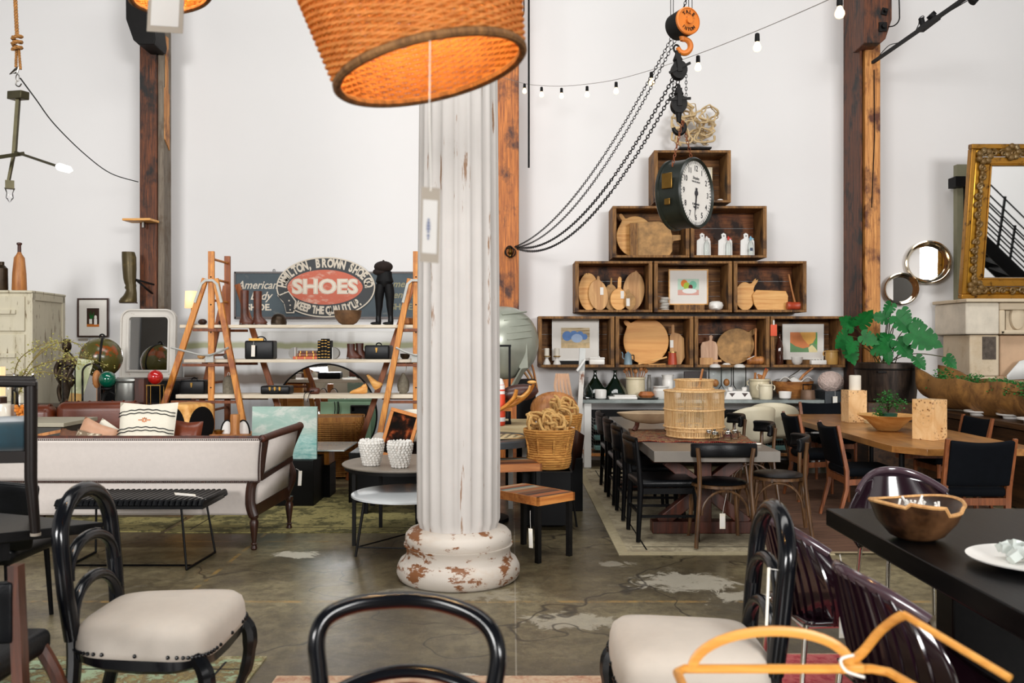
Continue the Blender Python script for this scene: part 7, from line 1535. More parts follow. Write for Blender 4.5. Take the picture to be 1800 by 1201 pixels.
t = thing('folded_chair','folded dark brown chair standing beside the rope baskets','chair',(WX(1006,8.2),8.2,0)); o = V(t.location); m = MB(); m.add([P(1005,752,8.2) - o,P(1025,765,8.4) - o,P(1017,832,8.4) - o,P(994,820,8.2) - o],[(0,1,2,3)]); m.out('back_panel',M.darkwood,t,solid=.03)
m = MB(); m.tube([P(1006,760,8.2) - o,P(1003,850,8.0) - o,P(1014,927,7.6) - o],.010,6); m.out('leg',M.rust,t); m = MB(); m.tube([P(1012,800,8.4) - o,P(1016,843,8.6) - o,P(1002,905,8.1) - o],.010,6); m.out('leg',M.rust,t); m = MB(); m.box(P(1004,770,8.1) - o,(.03,.03,.2),RY(8).to_3x3()); m.out('pale_tag',M.paper,t)
# ================================================================ grey dining table
t = thing('dining_table','long grey concrete-topped dining table on a red-brown timber trestle','table',(1.59,8.4,.012))
m = MB(); m.box((0,0,.695),(.98,3.15,.085)); m.out('table_top',M.concretetop,t,bevel=.004)
for y in (-1.05,1.05):
    m = MB(); m.box((0,y,.05),(.86,.14,.10)); m.box((0,y,.62),(.86,.14,.07)); m.bar((-.36,y,.08),(.30,y,.60),.10,.10,up=(0,1,0)); m.bar((.36,y,.08),(-.30,y,.60),.10,.10,up=(0,1,0)); m.box((0,y,.34),(.12,.13,.5)); m.out('trestle',M.redwood,t,bevel=.006)
m = MB(); m.box((0,0,.20),(.10,2.2,.10)); m.out('stretcher',M.redwood,t)
RZ0 = .0195
def black_chair(label,loc,rz,seat='blackleather'):
    """faces +X"""
    t = thing('dining_chair',label,'chair',loc,rz,None)
    for y in (-.235,.235):
        m = MB(); m.tube([(-.235,y,.0),(-.215,y,.42),(-.23,y,.62),(-.25,y,.80)],[.018,.024,.020,.015],8); m.out('leg',M.blackwood,t)
        m = MB(); m.tube([(.24,y,.0),(.22,y,.44)],[.016,.024],8); m.out('leg',M.blackwood,t)
    m = MB(); m.tube([(-.25,-.235,.80),(-.29,-.12,.805),(-.305,0,.805),(-.29,.12,.805),(-.25,.235,.80)],.016,8,flat=1.5,up=(0,0,1)); m.out('top_rail',M.blackwood,t)
    m = MB(); m.surf(lambda u,v_: (-.235 - .055*sin(pi*u) - .02*v_,-.225+.45*u,.60+.19*v_),10,4); m.out('backrest',M.blackleather,t,solid=.014)
    m = MB(); rbox(m,(0,0,.455),(.48,.47,.06),.025); m.out('seat',M[seat],t)
    m = MB(); m.bar((-.22,-.23,.40),(.22,-.23,.40),.02,.045); m.bar((-.22,.23,.40),(.22,.23,.40),.02,.045); m.bar((.21,-.23,.40),(.21,.23,.40),.02,.045); m.out('seat_frame',M.blackwood,t)
    for a,b in (((.22,-.23,.20),(-.225,-.23,.20)),((.22,.23,.20),(-.225,.23,.20)),((-.22,-.23,.22),(-.22,.23,.22))): m = MB(); m.bar(a,b,.018,.02); m.out('stretcher',M.blackwood,t)
    return t
bc = black_chair('nearest of the four black leather chairs along the left side of the grey table',(1.22,7.19,RZ0),2)
for k,(y,lb) in enumerate(((8.02,'second of the four black chairs along the left side of the grey table'),(8.74,'third of the four black chairs along the left side of the grey table'),(9.48,'farthest of the four black chairs along the left side of the grey table'))):
    dup(bc,(1.215,y,RZ0),0,lb)
def bent_chair(label,loc,rz):
    """bentwood chair with a rounded padded back, faces +Y"""
    t = thing('bentwood_chair',label,'chair',loc,rz,None)
    for s_ in (-1,1):
        m = MB(); m.tube(cr([(s_*.235,-.25,.0),(s_*.20,-.20,.42),(s_*.20,-.20,.62),(s_*.215,-.21,.76)],4),.017,8); m.out('leg',M.bentwood,t)
        m = MB(); m.tube([(s_*.20,.21,.0),(s_*.17,.17,.43)],[.014,.019],8); m.out('leg',M.bentwood,t)
    m = MB(); m.surf(lambda u,v_: ((u - .5) *.50,-.235+.10*(2*u - 1) ** 2 - .01*sin(pi*v_),.685+.105*v_+.012*sin(pi*u)),16,5); m.out('backrest',M.blackleather,t,solid=.042,bevel=.012)
    m = MB(); m.lathe([(.20,.44),(.225,.445),(.225,.465),(.20,.47)],n=36); m.out('seat_ring',M.bentwood,t); m = MB(); m.lathe([(.205,.466),(.215,.475),(.18,.49),(.001,.496)],n=36); m.out('seat_pad',M.blackleather,t)
    m = MB(); m.tube([(.18*cos(a),-.19,.24+.19*sin(a)) for a in [pi*k/12 for k in range(13)]],.010,6); m.tube([(.195,.18*cos(a),.24+.19*sin(a)) for a in [pi*k/12 for k in range(13)]],.010,6); m.tube([(-.195,.18*cos(a),.24+.19*sin(a)) for a in [pi*k/12 for k in range(13)]],.010,6); m.out('curved_brace',M.bentwood,t); return t
b0 = bent_chair('bentwood chair with a padded black back at the near end of the grey table',(1.64,6.98,RZ0),0)
dup(b0,(2.17,7.22,RZ0+.02),78,'nearest black-seated bentwood chair on the right side of the grey table')
dup(b0,(2.22,8.35,RZ0+.02),90,'middle black-backed bentwood chair on the right side of the grey table')
dup(b0,(2.18,9.25,RZ0+.02),90,'far black-backed bentwood chair on the right side of the grey table')
hangtag('white tag with string tied to the bentwood chair at the near table end',[(1265,903),(1275,903),(1275,930)],6.77,[(1272,893),(1277,868)],dots=False)
def shell_chair(label,loc,rz):
    t = thing('shell_chair',label,'chair',loc,rz)
    def f(u,v_):
        a = (u - .5) *2; r = .27+.03*v_; th = a*1.75; return (r*sin(th),-r*cos(th) *.95,.45+v_*(.42 - .22*abs(a) ** 2.2))
    m = MB(); m.surf(f,22,8); m.out('backrest',M.shell,t,solid=.02); m = MB(); m.lathe([(.05,.43),(.25,.44),(.27,.47),(.24,.475),(.001,.465)],n=30); m.out('seat',M.shell,t)
    for s_ in (-1,1):
        for y in (-.2,.2): m = MB(); m.cyl((s_*.24,y*1.2,0),(s_*.13,y*.6,.43),.011,.016,n=8); m.out('leg',M.bentwood,t)
    return t
shell_chair('left cream shell chair at the far end of the grey dining table',(2.73,10.2,.002),15)
shell_chair('right cream shell chair behind the dining tables, near the dough bowl',(3.18,10.75,.002),-15)
TT = .012+.7375+.0008
# kilim runner, dough tray stool, cane lantern, jars
t = thing('kilim_runner','red patterned kilim runner across the grey dining table','textile',(1.56,7.86,TT)); m = MB()
def kf(u,v_): x = -.50+1.0*u; y = -.52+1.0*v_; return (x+.10*v_ - .04,y+.14*(1 - u),.006+.006*sin(x*22) *sin(y*14))
m.surf(kf,30,30); m.out('woven_cloth',M.kilim,t,solid=.008); m = MB()
for k in range(60): p = V(kf(k/59,0)); m.tube([p,p+V((0,-.03,-.001))],.003,4)
m.out('fringe',M.redfringe,t); t.children[-1]['kind'] = 'stuff'
hangtag('flat white and red paper edge lying at the near side of the kilim runner',[(1300,779.5),(1338,779),(1338,781.5)],7.2,[(1297,780)],dots=False)
t = thing('dough_trough_stool','pale boat-shaped wooden stool on red-brown feet at the left of the kilim','stool',(1.32,8.30,TT+.014)); m = MB()
m.lathe([(.02,.06),(.16,.075),(.27,.115),(.335,.165),(.325,.17),(.2,.18),(.001,.185)],n=40,sy=.42); m.out('boat_seat',M.boatpale,t)
for x in (-.14,.16): m = MB(); m.tube(cr([(x,0,.08),(x - .01,-.02,.04),(x - .04,-.04,.0)]),.022,8); m.out('foot',M.redwood,t)
t = thing('cane_lantern','large round cane lantern basket with an open band and a handle on the dining table','lantern',(WX(1220,7.75),7.75,TT+.02)); R0 = .258; hz = lambda y: WZ(y,7.75) - TT - .02
m = MB()
for k in range(150): a = 2*pi*k/150; m.bar((cos(a) *R0,sin(a) *R0,hz(748)),(cos(a) *R0,sin(a) *R0,hz(686)),.0043,.003,up=(cos(a),sin(a),0))
for k in range(90): a = 2*pi*k/90; m.bar((cos(a) *.16,sin(a) *.16,hz(684)),(cos(a) *.165,sin(a) *.165,hz(668)),.0042,.003,up=(cos(a),sin(a),0))
for k in range(110): a = 2*pi*k/110; m.bar((cos(a) *.235,sin(a) *.235,.0),(cos(a) *.245,sin(a) *.245,hz(750)),.009,.003,up=(cos(a),sin(a),0))
m.out('cane_slats',M.rattan,t)
m = MB()
for r,y in ((R0+.006,749),(R0+.005,719),(R0+.005,687),(.17,683),(.172,668),(.25,755)): m.tube([(cos(2*pi*k/60) *r,sin(2*pi*k/60) *r,hz(y)) for k in range(60)],.007,6,True)
m.lathe([(.17,hz(684)),(R0,hz(687))],n=60,cap=False); m.tube([(cos(2*pi*k/40) *.24,sin(2*pi*k/40) *.24,.006) for k in range(40)],.007,6,True); m.out('cane_hoop',M.rattan,t)
m = MB(); m.lathe([(.08,.06),(.085,.08),(.085,.30),(.08,.31)],n=24,cap=False); m.out('inner_glass',M.glass2,t)
m = MB(); m.tube([(.02,-.1,hz(680)),(.055,-.1,hz(648))],.010,6); m.out('wooden_handle',M.turned,t)
for i,(px,d,s_) in enumerate(((1246,7.52,1),(1256,7.40,1.05),(1279,7.42,1),(1291,7.52,.95))):
    t = thing('spice_jar',['leftmost small silver-lidded glass jar beside the cane lantern','second small silver-lidded glass jar, in front of the leftmost','third small silver-lidded glass jar on the kilim','rightmost small silver-lidded glass jar on the kilim'][i],'jar',(WX(px,d),d,TT+.02)); m = MB(); m.lathe([(.03,0),(.033,.008),(.033,.045),(.026,.055)],n=18,cap=False); m.lathe([(.001,.004),(.03,.005)],n=18,cap=False); m.out('jar_body',M.glass2,t); m = MB(); m.lathe([(.03,.05),(.032,.06),(.03,.075),(.012,.082),(.012,.095),(.001,.098)],n=18); m.out('silver_lid',M.chrome,t); m = MB(); m.tube([(.03,0,.05),(.05,0,.06),(.05,0,.02),(.035,0,.01)],.004,5); m.out('clasp',M.chrome,t)
# ================================================================ walnut table and navy chairs
t = thing('walnut_table','thick walnut-topped table with clipped corners on black legs at right','table',(3.62,8.6,.017)); zw = .738
m = MB(); m.prism([(-.54,-1.45),(-.36,-1.68),(.40,-1.68),(.56,-1.50),(.56,1.5),(.4,1.66),(-.4,1.66),(-.54,1.48)],zw - .055,zw); m.out('table_top',M.walnut,t,bevel=.003)
for x in (-.42,.44):
    for y in (-1.36,1.36): m = MB(); m.cyl((x,y,0),(x,y,zw - .055),.022,n=12); m.out('leg',M.black,t)
m = MB(); m.box((0,-.9,zw - .12),(.5,.1,.1)); m.out('under_beam',M.teak,t)
zw += .0175+.0005
def navy_chair(label,loc,rz):
    """teak frame with upholstered back, faces +Y"""
    t = thing('upholstered_chair',label,'chair',loc,rz)
    for s_ in (-1,1):
        m = MB(); m.tube([(s_*.235,-.30,.0),(s_*.235,-.22,.30),(s_*.24,-.22,.46),(s_*.252,-.30,.855)],[.016,.022,.024,.016],4,flat=1.3); m.out('leg',M.teak,t)
        m = MB(); m.tube([(s_*.225,.20,.0),(s_*.22,.20,.42)],[.015,.022],8); m.out('leg',M.teak,t)
    m = MB(); m.surf(lambda u,v_: ((u - .5) *.47,-.235 - .075*v_ - .035*sin(pi*u) *(.3+.7*v_),.50+.345*v_ - .018*sin(pi*u) *v_),12,8); m.out('backrest',M.navy,t,solid=.045,bevel=.012)
    m = MB(); rbox(m,(0,.0,.445),(.46,.47,.075),.03); m.out('seat',M.navy,t)
    m = MB(); m.bar((-.235,-.225,.375),(.235,-.225,.375),.02,.055); m.bar((-.22,.2,.375),(.22,.2,.375),.02,.055); m.bar((-.235,-.22,.36),(-.22,.2,.38),.02,.05); m.bar((.235,-.22,.36),(.22,.2,.38),.02,.05); m.out('seat_frame',M.teak,t); return t
n0 = navy_chair('charcoal navy teak-framed chair at the near end of the walnut table, back to us',(WX(1718,6.62),6.86,.0195),0)
dup(n0,(3.12,7.85,.0195),-92,'nearer of two charcoal navy chairs on the left side of the walnut table')
dup(n0,(3.12,8.92,.0195),-90,'farther of two charcoal navy chairs on the left side of the walnut table')
dup(n0,(4.22,8.55,.0195),92,'charcoal navy chair on the right side of the walnut table')
dup(n0,(3.72,10.32,.0195),180,'charcoal navy chair at the far end of the walnut table')
def burl(label,px,d,w_,h,z,rz):
    m = MB(); m.box((0,0,h/2),(w_,w_*.95,h)); return m.solo('burl_block',M.burl,label,'block',(WX(px,d),d,z),rz,bevel=.002)
burl('smaller burl wood block pedestal carrying a candle on the walnut table',1501,9.25,.195,.335,zw,3)
t = thing('pillar_candle','thick white pillar candle on the smaller burl block','candle',(WX(1503,9.25),9.25,zw+.3355)); m = MB(); m.lathe([(.058,0),(.06,.006),(.06,.15),(.045,.155),(.001,.15)],n=28); m.out('candle_wax',M.wax,t); m = MB(); m.cyl((0,0,.15),(.002,0,.165),.002,n=5); m.out('wick',M.black,t)
burl('larger burl wood block standing at the near part of the walnut table',1634,7.62,.205,.345,zw,32)
t = thing('fruit_bowl','wide shallow pale wooden bowl in the middle of the walnut table','bowl',(WX(1560,8.35),8.35,zw)); m = MB(); m.lathe([(.085,0),(.10,.006),(.19,.10),(.275,.15),(.262,.152),(.18,.115),(.001,.03)],n=56); m.out('bowl_body',M.boardlight,t)
t = thing('potted_fern','small green maidenhair fern in a teal pot sitting in the wooden bowl','plant',(WX(1561,8.35),8.35,zw+.05)); m = MB(); m.lathe([(.05,0),(.07,.03),(.085,.115),(.08,.115),(.001,.1)],n=20); m.out('pot',M.fernpot,t)
def foliage(m,n,c,rx,ry,rz_,sz,rnd,st=None):
    for i in range(n):
        a = rnd.uniform(0,6.28); e = rnd.uniform(-.2,1.4); r = rnd.uniform(.35,1.0); p = V(c) +V((cos(a) *cos(e) *rx*r,sin(a) *cos(e) *ry*r,sin(e) *rz_*r)); s_ = rnd.uniform(.6,1.2) *sz
        R_ = Matrix.Rotation(rnd.uniform(0,6.28),3,'Z') @ Matrix.Rotation(rnd.uniform(-1.2,1.2),3,'X')
        q = [R_ @ V(k) *s_+p for k in ((-.5,0,0),(0,-.35,.12),(.5,0,0),(0,.35,.12))]; m.add(q,[(0,1,2),(0,2,3)])
        if st is not None and i % 18 == 0: st.tube([V(c) +V((0,0,-rz_*.3)),V(c) +(p - V(c)) *.5+V((0,0,rz_*.2)),p],.0018,4)
rnd = random.Random(3); m = MB(); s2 = MB(); foliage(m,520,(0,0,.17),.15,.12,.17,.024,rnd,s2); foliage(m,120,(-.10,-.05,.10),.07,.06,.06,.024,rnd,s2); foliage(m,90,(.13,0,.20),.09,.05,.05,.02,rnd,s2); fo = m.out('foliage',M.fern,t,smooth=False); fo['kind'] = 'stuff'; s2.out('stems',M.darkwood,t)
m = MB(); m.lathe([(.08,0),(.085,.01),(.085,.03),(.001,.032)],n=24); m.lathe([(.06,.03),(.06,.08),(.001,.082)],n=24); m.solo('straw_disc',M.ply,'small round straw-coloured lidded box behind the pale wooden bowl','box',(WX(1534,9.1),9.1,zw))
# ================================================================ bench with trough, dark pot with monstera
t = thing('workbench','long dark wooden bench behind the walnut table carrying the wooden trough','bench',(5.2,8.85,0)); m = MB(); m.box((0,0,.80),(.92,2.9,.06)); m.out('bench_top',M.darkbench,t,bevel=.006); m = MB(); m.box((.02,0,.38),(.8,2.75,.74)); m.out('bench_body',M.darkbench,t)
t = thing('metal_planter','huge dark riveted metal planter beside the right timber post','planter',(WX(1557,10.72),10.70,.88)); r = .365; h = WZ(638,10.7) - .88
m = MB(); m.lathe([(r*.86,0),(r*.9,.01),(r*.96,h*.5),(r,h*.86),(r*1.01,h*.87),(r*1.01,h),(r*.95,h),(r*.93,h*.9),(.001,h*.88)],n=56); m.out('planter_body',M.potmetal,t,ang=30)
m = MB(); m.tube([(cos(2*pi*k/56) *r*1.012,sin(2*pi*k/56) *r*1.012,h*.84) for k in range(56)],.008,6,True); m.box((-.2,-r*.92,h*.78),(.10,.05,.02)); m.out('hoop_band',M.rust,t)
m = MB(); m.box((WX(1557,10.72),10.70,.44),(.74,.74,.88)); m.solo('planter_stand',M.darkbench,'dark box stand under the huge metal planter','stand',bevel=.01)
t = thing('monstera_plant','monstera plant with large split green leaves in the dark metal planter','plant',(WX(1557,10.72),10.70,.88+h*.88)); o = V(t.location)
def leafpoly():
    half = [(0,0),(.09,-.11),(.22,-.15),(.36,-.08),(.43,.04),(.44,.13),(.17,.18),(.45,.21),(.45,.31),(.42,.38),(.14,.34),(.42,.45),(.39,.54),(.34,.61),(.11,.50),(.33,.67),(.28,.76),(.20,.82),(.07,.68),(.16,.88),(.0,1.08)]
    return half
LP = leafpoly()
def mleaf(m,st,px,py,d,size,ang,tip,base=(0,0)):
    """leaf hinge at the pixel, growing direction ang (deg, 0 up, + right)"""
    p = P(px,py,d) - o; R_ = (RY(ang) @ RX(tip)).to_3x3()
    def q(x,z): return p+R_ @ V((x,-.10*(z*z) - .25*abs(x) ** 1.3*.6,z)) *size
    for s_ in (-1,1):
        for i in range(1,len(LP) - 1):
            a,b = LP[i],LP[i+1]; ca = min(max(a[1],.02),.95); cb = min(max(b[1],.02),.95) if i < len(LP) - 2 else 1.0
            m.add([q(0,ca),q(s_*a[0],a[1]),q(s_*b[0],b[1]),q(0,cb)],[(0,1,2,3) if abs(ca - cb) > 1e-4 else (0,1,2)])
        m.add([q(0,0),q(s_*LP[1][0],LP[1][1]),q(0,.02)],[(0,1,2)])
    m.add([q(0,0),q(.02,.02),q(0,.02)],[(0,1,2)])
    b0 = V((base[0],base[1],0)); st.tube(cr([b0,b0.lerp(p,.5) +V((0,0,.10)),p]),.006,5)
LV = [(1567,534,10.5,.20,205,-10),(1560,560,10.45,.22,-80,-15),(1575,556,10.3,.32,140,10),(1560,590,10.35,.25,-170,10),(1605,566,10.4,.17,110,0),(1600,585,10.2,.42,118,15),(1578,600,10.3,.30,150,20),(1510,572,10.3,.28,30,30),(1500,575,10.4,.26,-60,10),(1490,590,10.3,.28,-130,15),(1515,590,10.2,.24,120,10),(1492,610,10.2,.26,170,15),(1500,600,10.1,.22,-150,20),(1560,620,10.2,.17,180,10),(1610,628,10.2,.20,150,10),(1663,628,10.3,.20,140,0),(1535,612,10.2,.24,100,40),(1540,600,10.4,.22,60,30),(1585,545,10.4,.22,150,0)]
st_ = MB(); 
for i,(px,py,d,s_,a,tp) in enumerate(LV):
    m = MB(); mleaf(m,st_,px,py,d,s_*.84,a,tp,(random.uniform(-.12,.12),random.uniform(-.08,.08))); m.out('leaf',M.leaf,t,smooth=False)
st_.tube(cr([(0,0,0),(.0,-.02,.2),P(1567,534,10.5) - o]),.007,6); st_.out('stems',M.stemgreen,t)
m = MB(); m.lathe([(.001,-.003),(.33,0)],n=30,cap=False); m.out('soil',M.rust,t)
# dug-out trough
t = thing('dugout_trough','long rough hollowed log trough planted with ferns, on the dark bench','trough',(4.98,9.12,.845)); 
def tf(u,v_):
    y = 1.25 - 2.6*v_; a = pi*(1.0 - u) +0; e = min(1,(1 - abs(v_ - .5) *2) *7+.35) ** .5; r = .185*e*(1+.05*sin(v_*17) +.04*sin(v_*41+u*3))
    return (cos(pi+pi*u) *r*1.05+.10*v_ - .02+(.5 - v_) *-.12,y,.19+sin(pi+pi*u) *r+.14*(abs(v_ - .5) *2) ** 4+.015*sin(v_*23) +(.15 if abs(sin(pi*u)) < .02 else 0))
m = MB(); m.surf(tf,18,60); m.out('trough_body',M.trough,t,solid=.035)
m = MB(); m.surf(lambda u,v_: (-.14+.28*u+.0,1.05 - 2.2*v_,.27),4,20); m.out('moss_bed',M.fern,t)
zc_ = 1.10
for i,(px,d,rx,hh_,mt,n) in enumerate(((1658,10.0,.20,.20,'fern',420),(1688,9.9,.14,.12,'fern',220),(1712,9.5,.16,.16,'fern',300),(1745,9.2,.16,.13,'fernlight',220),(1762,8.9,.15,.14,'fern',260),(1790,8.6,.16,.13,'fern',260),(1812,8.3,.16,.16,'fern',200))):
    t = thing('trough_fern',['big dark fern at the left end of the log trough','low fern beside the big one in the log trough','third fern from the left in the log trough','light mossy clump in the middle of the log trough','fern right of the light mossy clump','fern near the right edge of the log trough','fern cut off at the right edge of the log trough'][i],'fern',(WX(px,d),d,zc_),0,'ferns planted in the log trough')
    m = MB(); s2 = MB(); foliage(m,n,(0,0,.0),rx,.12,hh_,.035,random.Random(i),s2); m.out('foliage',M[mt],t,smooth=False)['kind'] = 'stuff'; s2.out('stems',M.fern,t)
for i in range(3):
    m = MB(); m.lathe([(.11,.03),(.13,.035),(.135,.05),(.10,.04),(.001,.03)],n=24,cap=False); m.lathe([(.07,0),(.08,.035)],n=20); m.solo('stacked_plate',M.whiteceramic,['white dish at the left end of the dark bench behind the big burl block','second white dish on the dark bench near the burl block','white dish on the dark bench just right of the big burl block'][i],'dish',((4.86,4.98,4.9)[i],(9.2,8.8,8.3)[i],.8305+0))
# ================================================================ mantel, ornate mirror, round mirrors
MY = 11.0
def pb(m,px0,px1,py0,py1,d,dep): x0,x1,z0,z1 = WX(px0,d),WX(px1,d),WZ(py1,d),WZ(py0,d); m.box(((x0+x1) /2,d+dep/2,(z0+z1) /2),(x1 - x0,dep,z1 - z0))
t = thing('stone_mantel','carved pale limestone fireplace mantel at the right edge','mantel',(WX(1800,MY),MY,0)); t.location = (0,0,0)
m = MB(); pb(m,1699,1900,525,531,MY - .06,.9); m.out('mantel_shelf',M.stone,t,bevel=.01)
m = MB(); pb(m,1698,1757,532,588,MY,.82); m.out('capital_block',M.stonegrey,t,bevel=.02,seg=3)
m = MB(); pb(m,1757.5,1900,532,545,MY+.02,.78); pb(m,1757.5,1768,545,588,MY+.02,.78); pb(m,1758,1900,580,588,MY+.02,.78); m.out('frieze_frame',M.stone,t,bevel=.02)
m = MB(); pb(m,1768,1900,545,580,MY+.12,.6); m.out('frieze_panel',M.stone,t)
m = MB(); c = P(1787,558,MY+.10); m.lathe([(.16,0),(.15,.03),(.06,.05)],c,20,R=RX(90).to_3x3(),sx=.55); m.out('carved_boss',M.stone,t)
m = MB(); pb(m,1705,1757,589,662,MY+.04,.7); z = WZ(662,MY); m.box((WX(1731,MY),MY+.38,z/2),(.37,.66,z)); m.out('jamb_block',M.stone,t,bevel=.02)
m = MB(); pb(m,1727,1751,592,632,MY+.032,.01); m.out('dark_patch',M.stonedark,t)  # thin darker plate on the jamb front
m = MB(); pb(m,1758,1900,589,662,MY+.16,.6); m.box((WX(1830,MY),MY+.45,z/2),(1.0,.6,z)); m.out('inner_panel',M.stonepink,t,bevel=.02)
m = MB(); m.add([P(1770,660,MY),P(1792,635,MY),P(1830,625,MY),P(1830,665,MY),P(1770,668,MY)],[(0,1,2,3,4)]); m.solo('white_wing',M.whitepaint,'white curved sheet leaning against the stone mantel at the right edge','ornament',solid=.02)
t = thing('ornate_mirror','large tilted ornate gilt-framed mirror on the mantel at the right edge','mirror',(0,0,0)); A_ = P(1690,524,11.16); B_ = P(1708,251,10.9)
ux = V((1,0,0)); uz = (B_ - A_).normalized(); uz.x = 0; uz.normalize(); uy = uz.cross(ux); Mx = Matrix(((ux.x,uy.x,uz.x,A_.x),(ux.y,uy.y,uz.y,A_.y),(ux.z,uy.z,uz.z,A_.z),(0,0,0,1))); t.matrix_world = Mx; t.location.z = WZ(525,MY - .06) +.004
Wd,Hh = 1.75,(B_ - A_).length
def fr(m,x0,x1,z0,z1,fw,y0,dep):
    for a,b,c_,d in ((x0,x1,z0,z0+fw),(x0,x1,z1 - fw,z1),(x0,x0+fw,z0+fw,z1 - fw),(x1 - fw,x1,z0+fw,z1 - fw)): m.box(((a+b) /2,y0+dep/2,(c_+d) /2),(b - a,dep,d - c_))
sg = -1 if uy.y > 0 else 1
sgn = 1
m = MB(); fr(m,0,Wd,0,Hh,.06,.0,.10); m.out('outer_frame',M.gilt,t,bevel=.01)
m = MB(); fr(m,.055,Wd - .055,.05,Hh - .05,.10,.03,.07); m.out('cove_moulding',M.giltbright,t,bevel=.03,seg=3)
m = MB(); fr(m,.165,Wd - .165,.16,Hh - .16,.085,.01,.08); fr(m,.25,Wd - .25,.245,Hh - .245,.02,.0,.07); m.out('inner_moulding',M.gilt,t,bevel=.008)
m = MB(); m.box((Wd/2,.09,Hh/2),(Wd - .5,.004,Hh - .48)); m.out('mirror_glass',M.mirror,t,smooth=False)
m = MB(); rnd = random.Random(9)
def scroll(cx_,cz_,r,turns=1.6,dr=1,ph=0): m.tube([(cx_+cos(ph+dr*a) *r*(1 - a/(turns*7.2)),-.005,cz_+sin(ph+dr*a) *r*(1 - a/(turns*7.2))) for a in [turns*2*pi*k/24 for k in range(25)]],.016,6)
for z in [.14+k*.115 for k in range(int((Hh - .25) /.115))]: scroll(.135+.02*sin(z*9),z,.042,1.3,rnd.choice((-1,1)),z*5); m.ell((.15,-.0,z+.05),(.022,.02,.035),8)
for x in [.15+k*.12 for k in range(13)]:
    for z in (.11,Hh - .11): scroll(x,z,.045,1.3,rnd.choice((-1,1)),x*7); m.ell((x+.05,.0,z+.01),(.035,.02,.022),8)
for x,z in ((.16,Hh - .15),(.16,.15),(.5,Hh - .10)):
    for k in range(7): a = k*.9; m.ell((x+cos(a) *.07,-.02,z+sin(a) *.07),(.04,.03,.04),8)
m.out('acanthus_scrolls',M.giltdark,t)
t = thing('wall_bracket_bar','black square bracket and painted green-grey shadow strip on the wall behind the ornate mirror','bracket',P(1682,321,11.6)); m = MB(); m.box((0,0,0),(.13,.2,.13)); m.out('square_head',M.black,t); m = MB(); m.box((.12,.10,-.80),(.18,.1,2.1)); m.out('shadow_strip',M.olivepanel,t); m = MB(); m.box((.16,.04,-.95),(.10,.05,1.8)); m.out('black_bar',M.black,t)  # olive strip is a wall shadow built as a solid slab
def roundmirror(label,px,py,r,d):
    t = thing('round_wall_mirror',label,'mirror',P(px,py,d)); k = d/F; R_ = RX(90).to_3x3(); r *= k
    m = MB(); m.lathe([(r*.99,.0),(r,.10),(r*1.0,.16),(r*.94,.165),(r*.90,.12),(r*.84,.10),(r*.80,.03),(r*.74,.0)],(0,.16,0),48,R=R_,cap=False); m.out('steel_ring',M.chromewarm,t,ang=60); m = MB(); m.lathe([(r*.78,.01),(.001,.01)],(0,.16,0),48,R=R_,cap=False); m.out('mirror_glass',M.mirror,t,smooth=False)
    t.rotation_euler = (0,0,rad(-14)); return t
roundmirror('larger upper round chrome-rimmed mirror on the wall right of the timber post',1633,461,38,11.735); roundmirror('smaller lower round chrome-rimmed mirror on the wall above the monstera',1585,508,28.5,11.735)
# steel staircase across the hall, seen in the ornate mirror
t = thing('steel_staircase','black steel staircase with railings seen reflected in the ornate gilt mirror','staircase',(9.2,3.6,0))
for y in (-.5,.5):
    m = MB(); m.bar((-2.6,y,4.4),(2.6,y,.0),.05,.26,up=(0,0,1)); m.out('stringer',M.black,t)
    m = MB()
    for k in range(5): z = .35+k*.2; m.bar((-2.6,y,4.4+z),(2.6,y,z),.025,.025)
    for k in range(7): x = -2.6+k*.866; z = 4.4*(2.6 - x) /5.2; m.bar((x,y,z),(x,y,z+1.2),.04,.04)
    m.out('railing',M.black,t)
m = MB()
for k in range(20): x = -2.5+k*.26; m.box((x,0,4.4*(2.6 - x) /5.2),(.28,.96,.04))
m.out('treads',M.rust,t); m = MB()
for x in (-2.6,2.2): m.box((x,0,2.5),(.18,.18,5.0))
m.out('steel_column',M.black,t)
# ================================================================ right foreground
BT = .76
t = thing('black_dining_table','large black wooden dining table in the right foreground','table',(0,0,0)); m = MB(); m.prism([(1.58,1.9),(2.85,1.9),(2.85,4.44),(1.58,4.44)],BT - .085,BT); m.out('table_top',M.tableblack,t,bevel=.006)
m = MB(); m.box((2.21,3.16,BT - .13),(.95,2.1,.09)); m.out('apron',M.tableblack,t)
for y in (2.3,3.95):
    m = MB(); m.box((2.21,y,.33),(.55,.16,.66)); m.box((2.21,y,.04),(.95,.2,.08)); m.out('trestle_leg',M.tableblack,t,bevel=.01)
t = thing('live_edge_bowl','jagged-rimmed dark wooden bowl filled with white sticks on the black table','bowl',(WX(1611,3.75),3.75,BT+.0006)); R_ = .192
def rimz(a): return .155+.012*sin(2*a+1) +(.018 if 4.1 < a < 5.0 else 0) - (.014 if 5.0 < a < 5.5 else 0)
m = MB(); n = 60; vs = []; prof = [(.07,0),(.11,.02),(.16,.08),(1.0,None),(.93,None),(.13,.09),(.08,.04),(.0005,.03)]
for r,z in prof:
    for k in range(n):
        a = 2*pi*k/n
        if z is None: rr_ = R_*r; zz = rimz(a)
        else: rr_,zz = r,z
        vs.append((cos(a) *rr_,sin(a) *rr_*.95,zz))
m.add(vs,[(i*n+k,i*n+(k+1) % n,(i+1) *n+(k+1) % n,(i+1) *n+k) for i in range(len(prof) - 1) for k in range(n)] +[tuple(range(n))[::-1]]); m.mi = 0; m.out('bowl_body',M.bowlwood,t,ang=60)
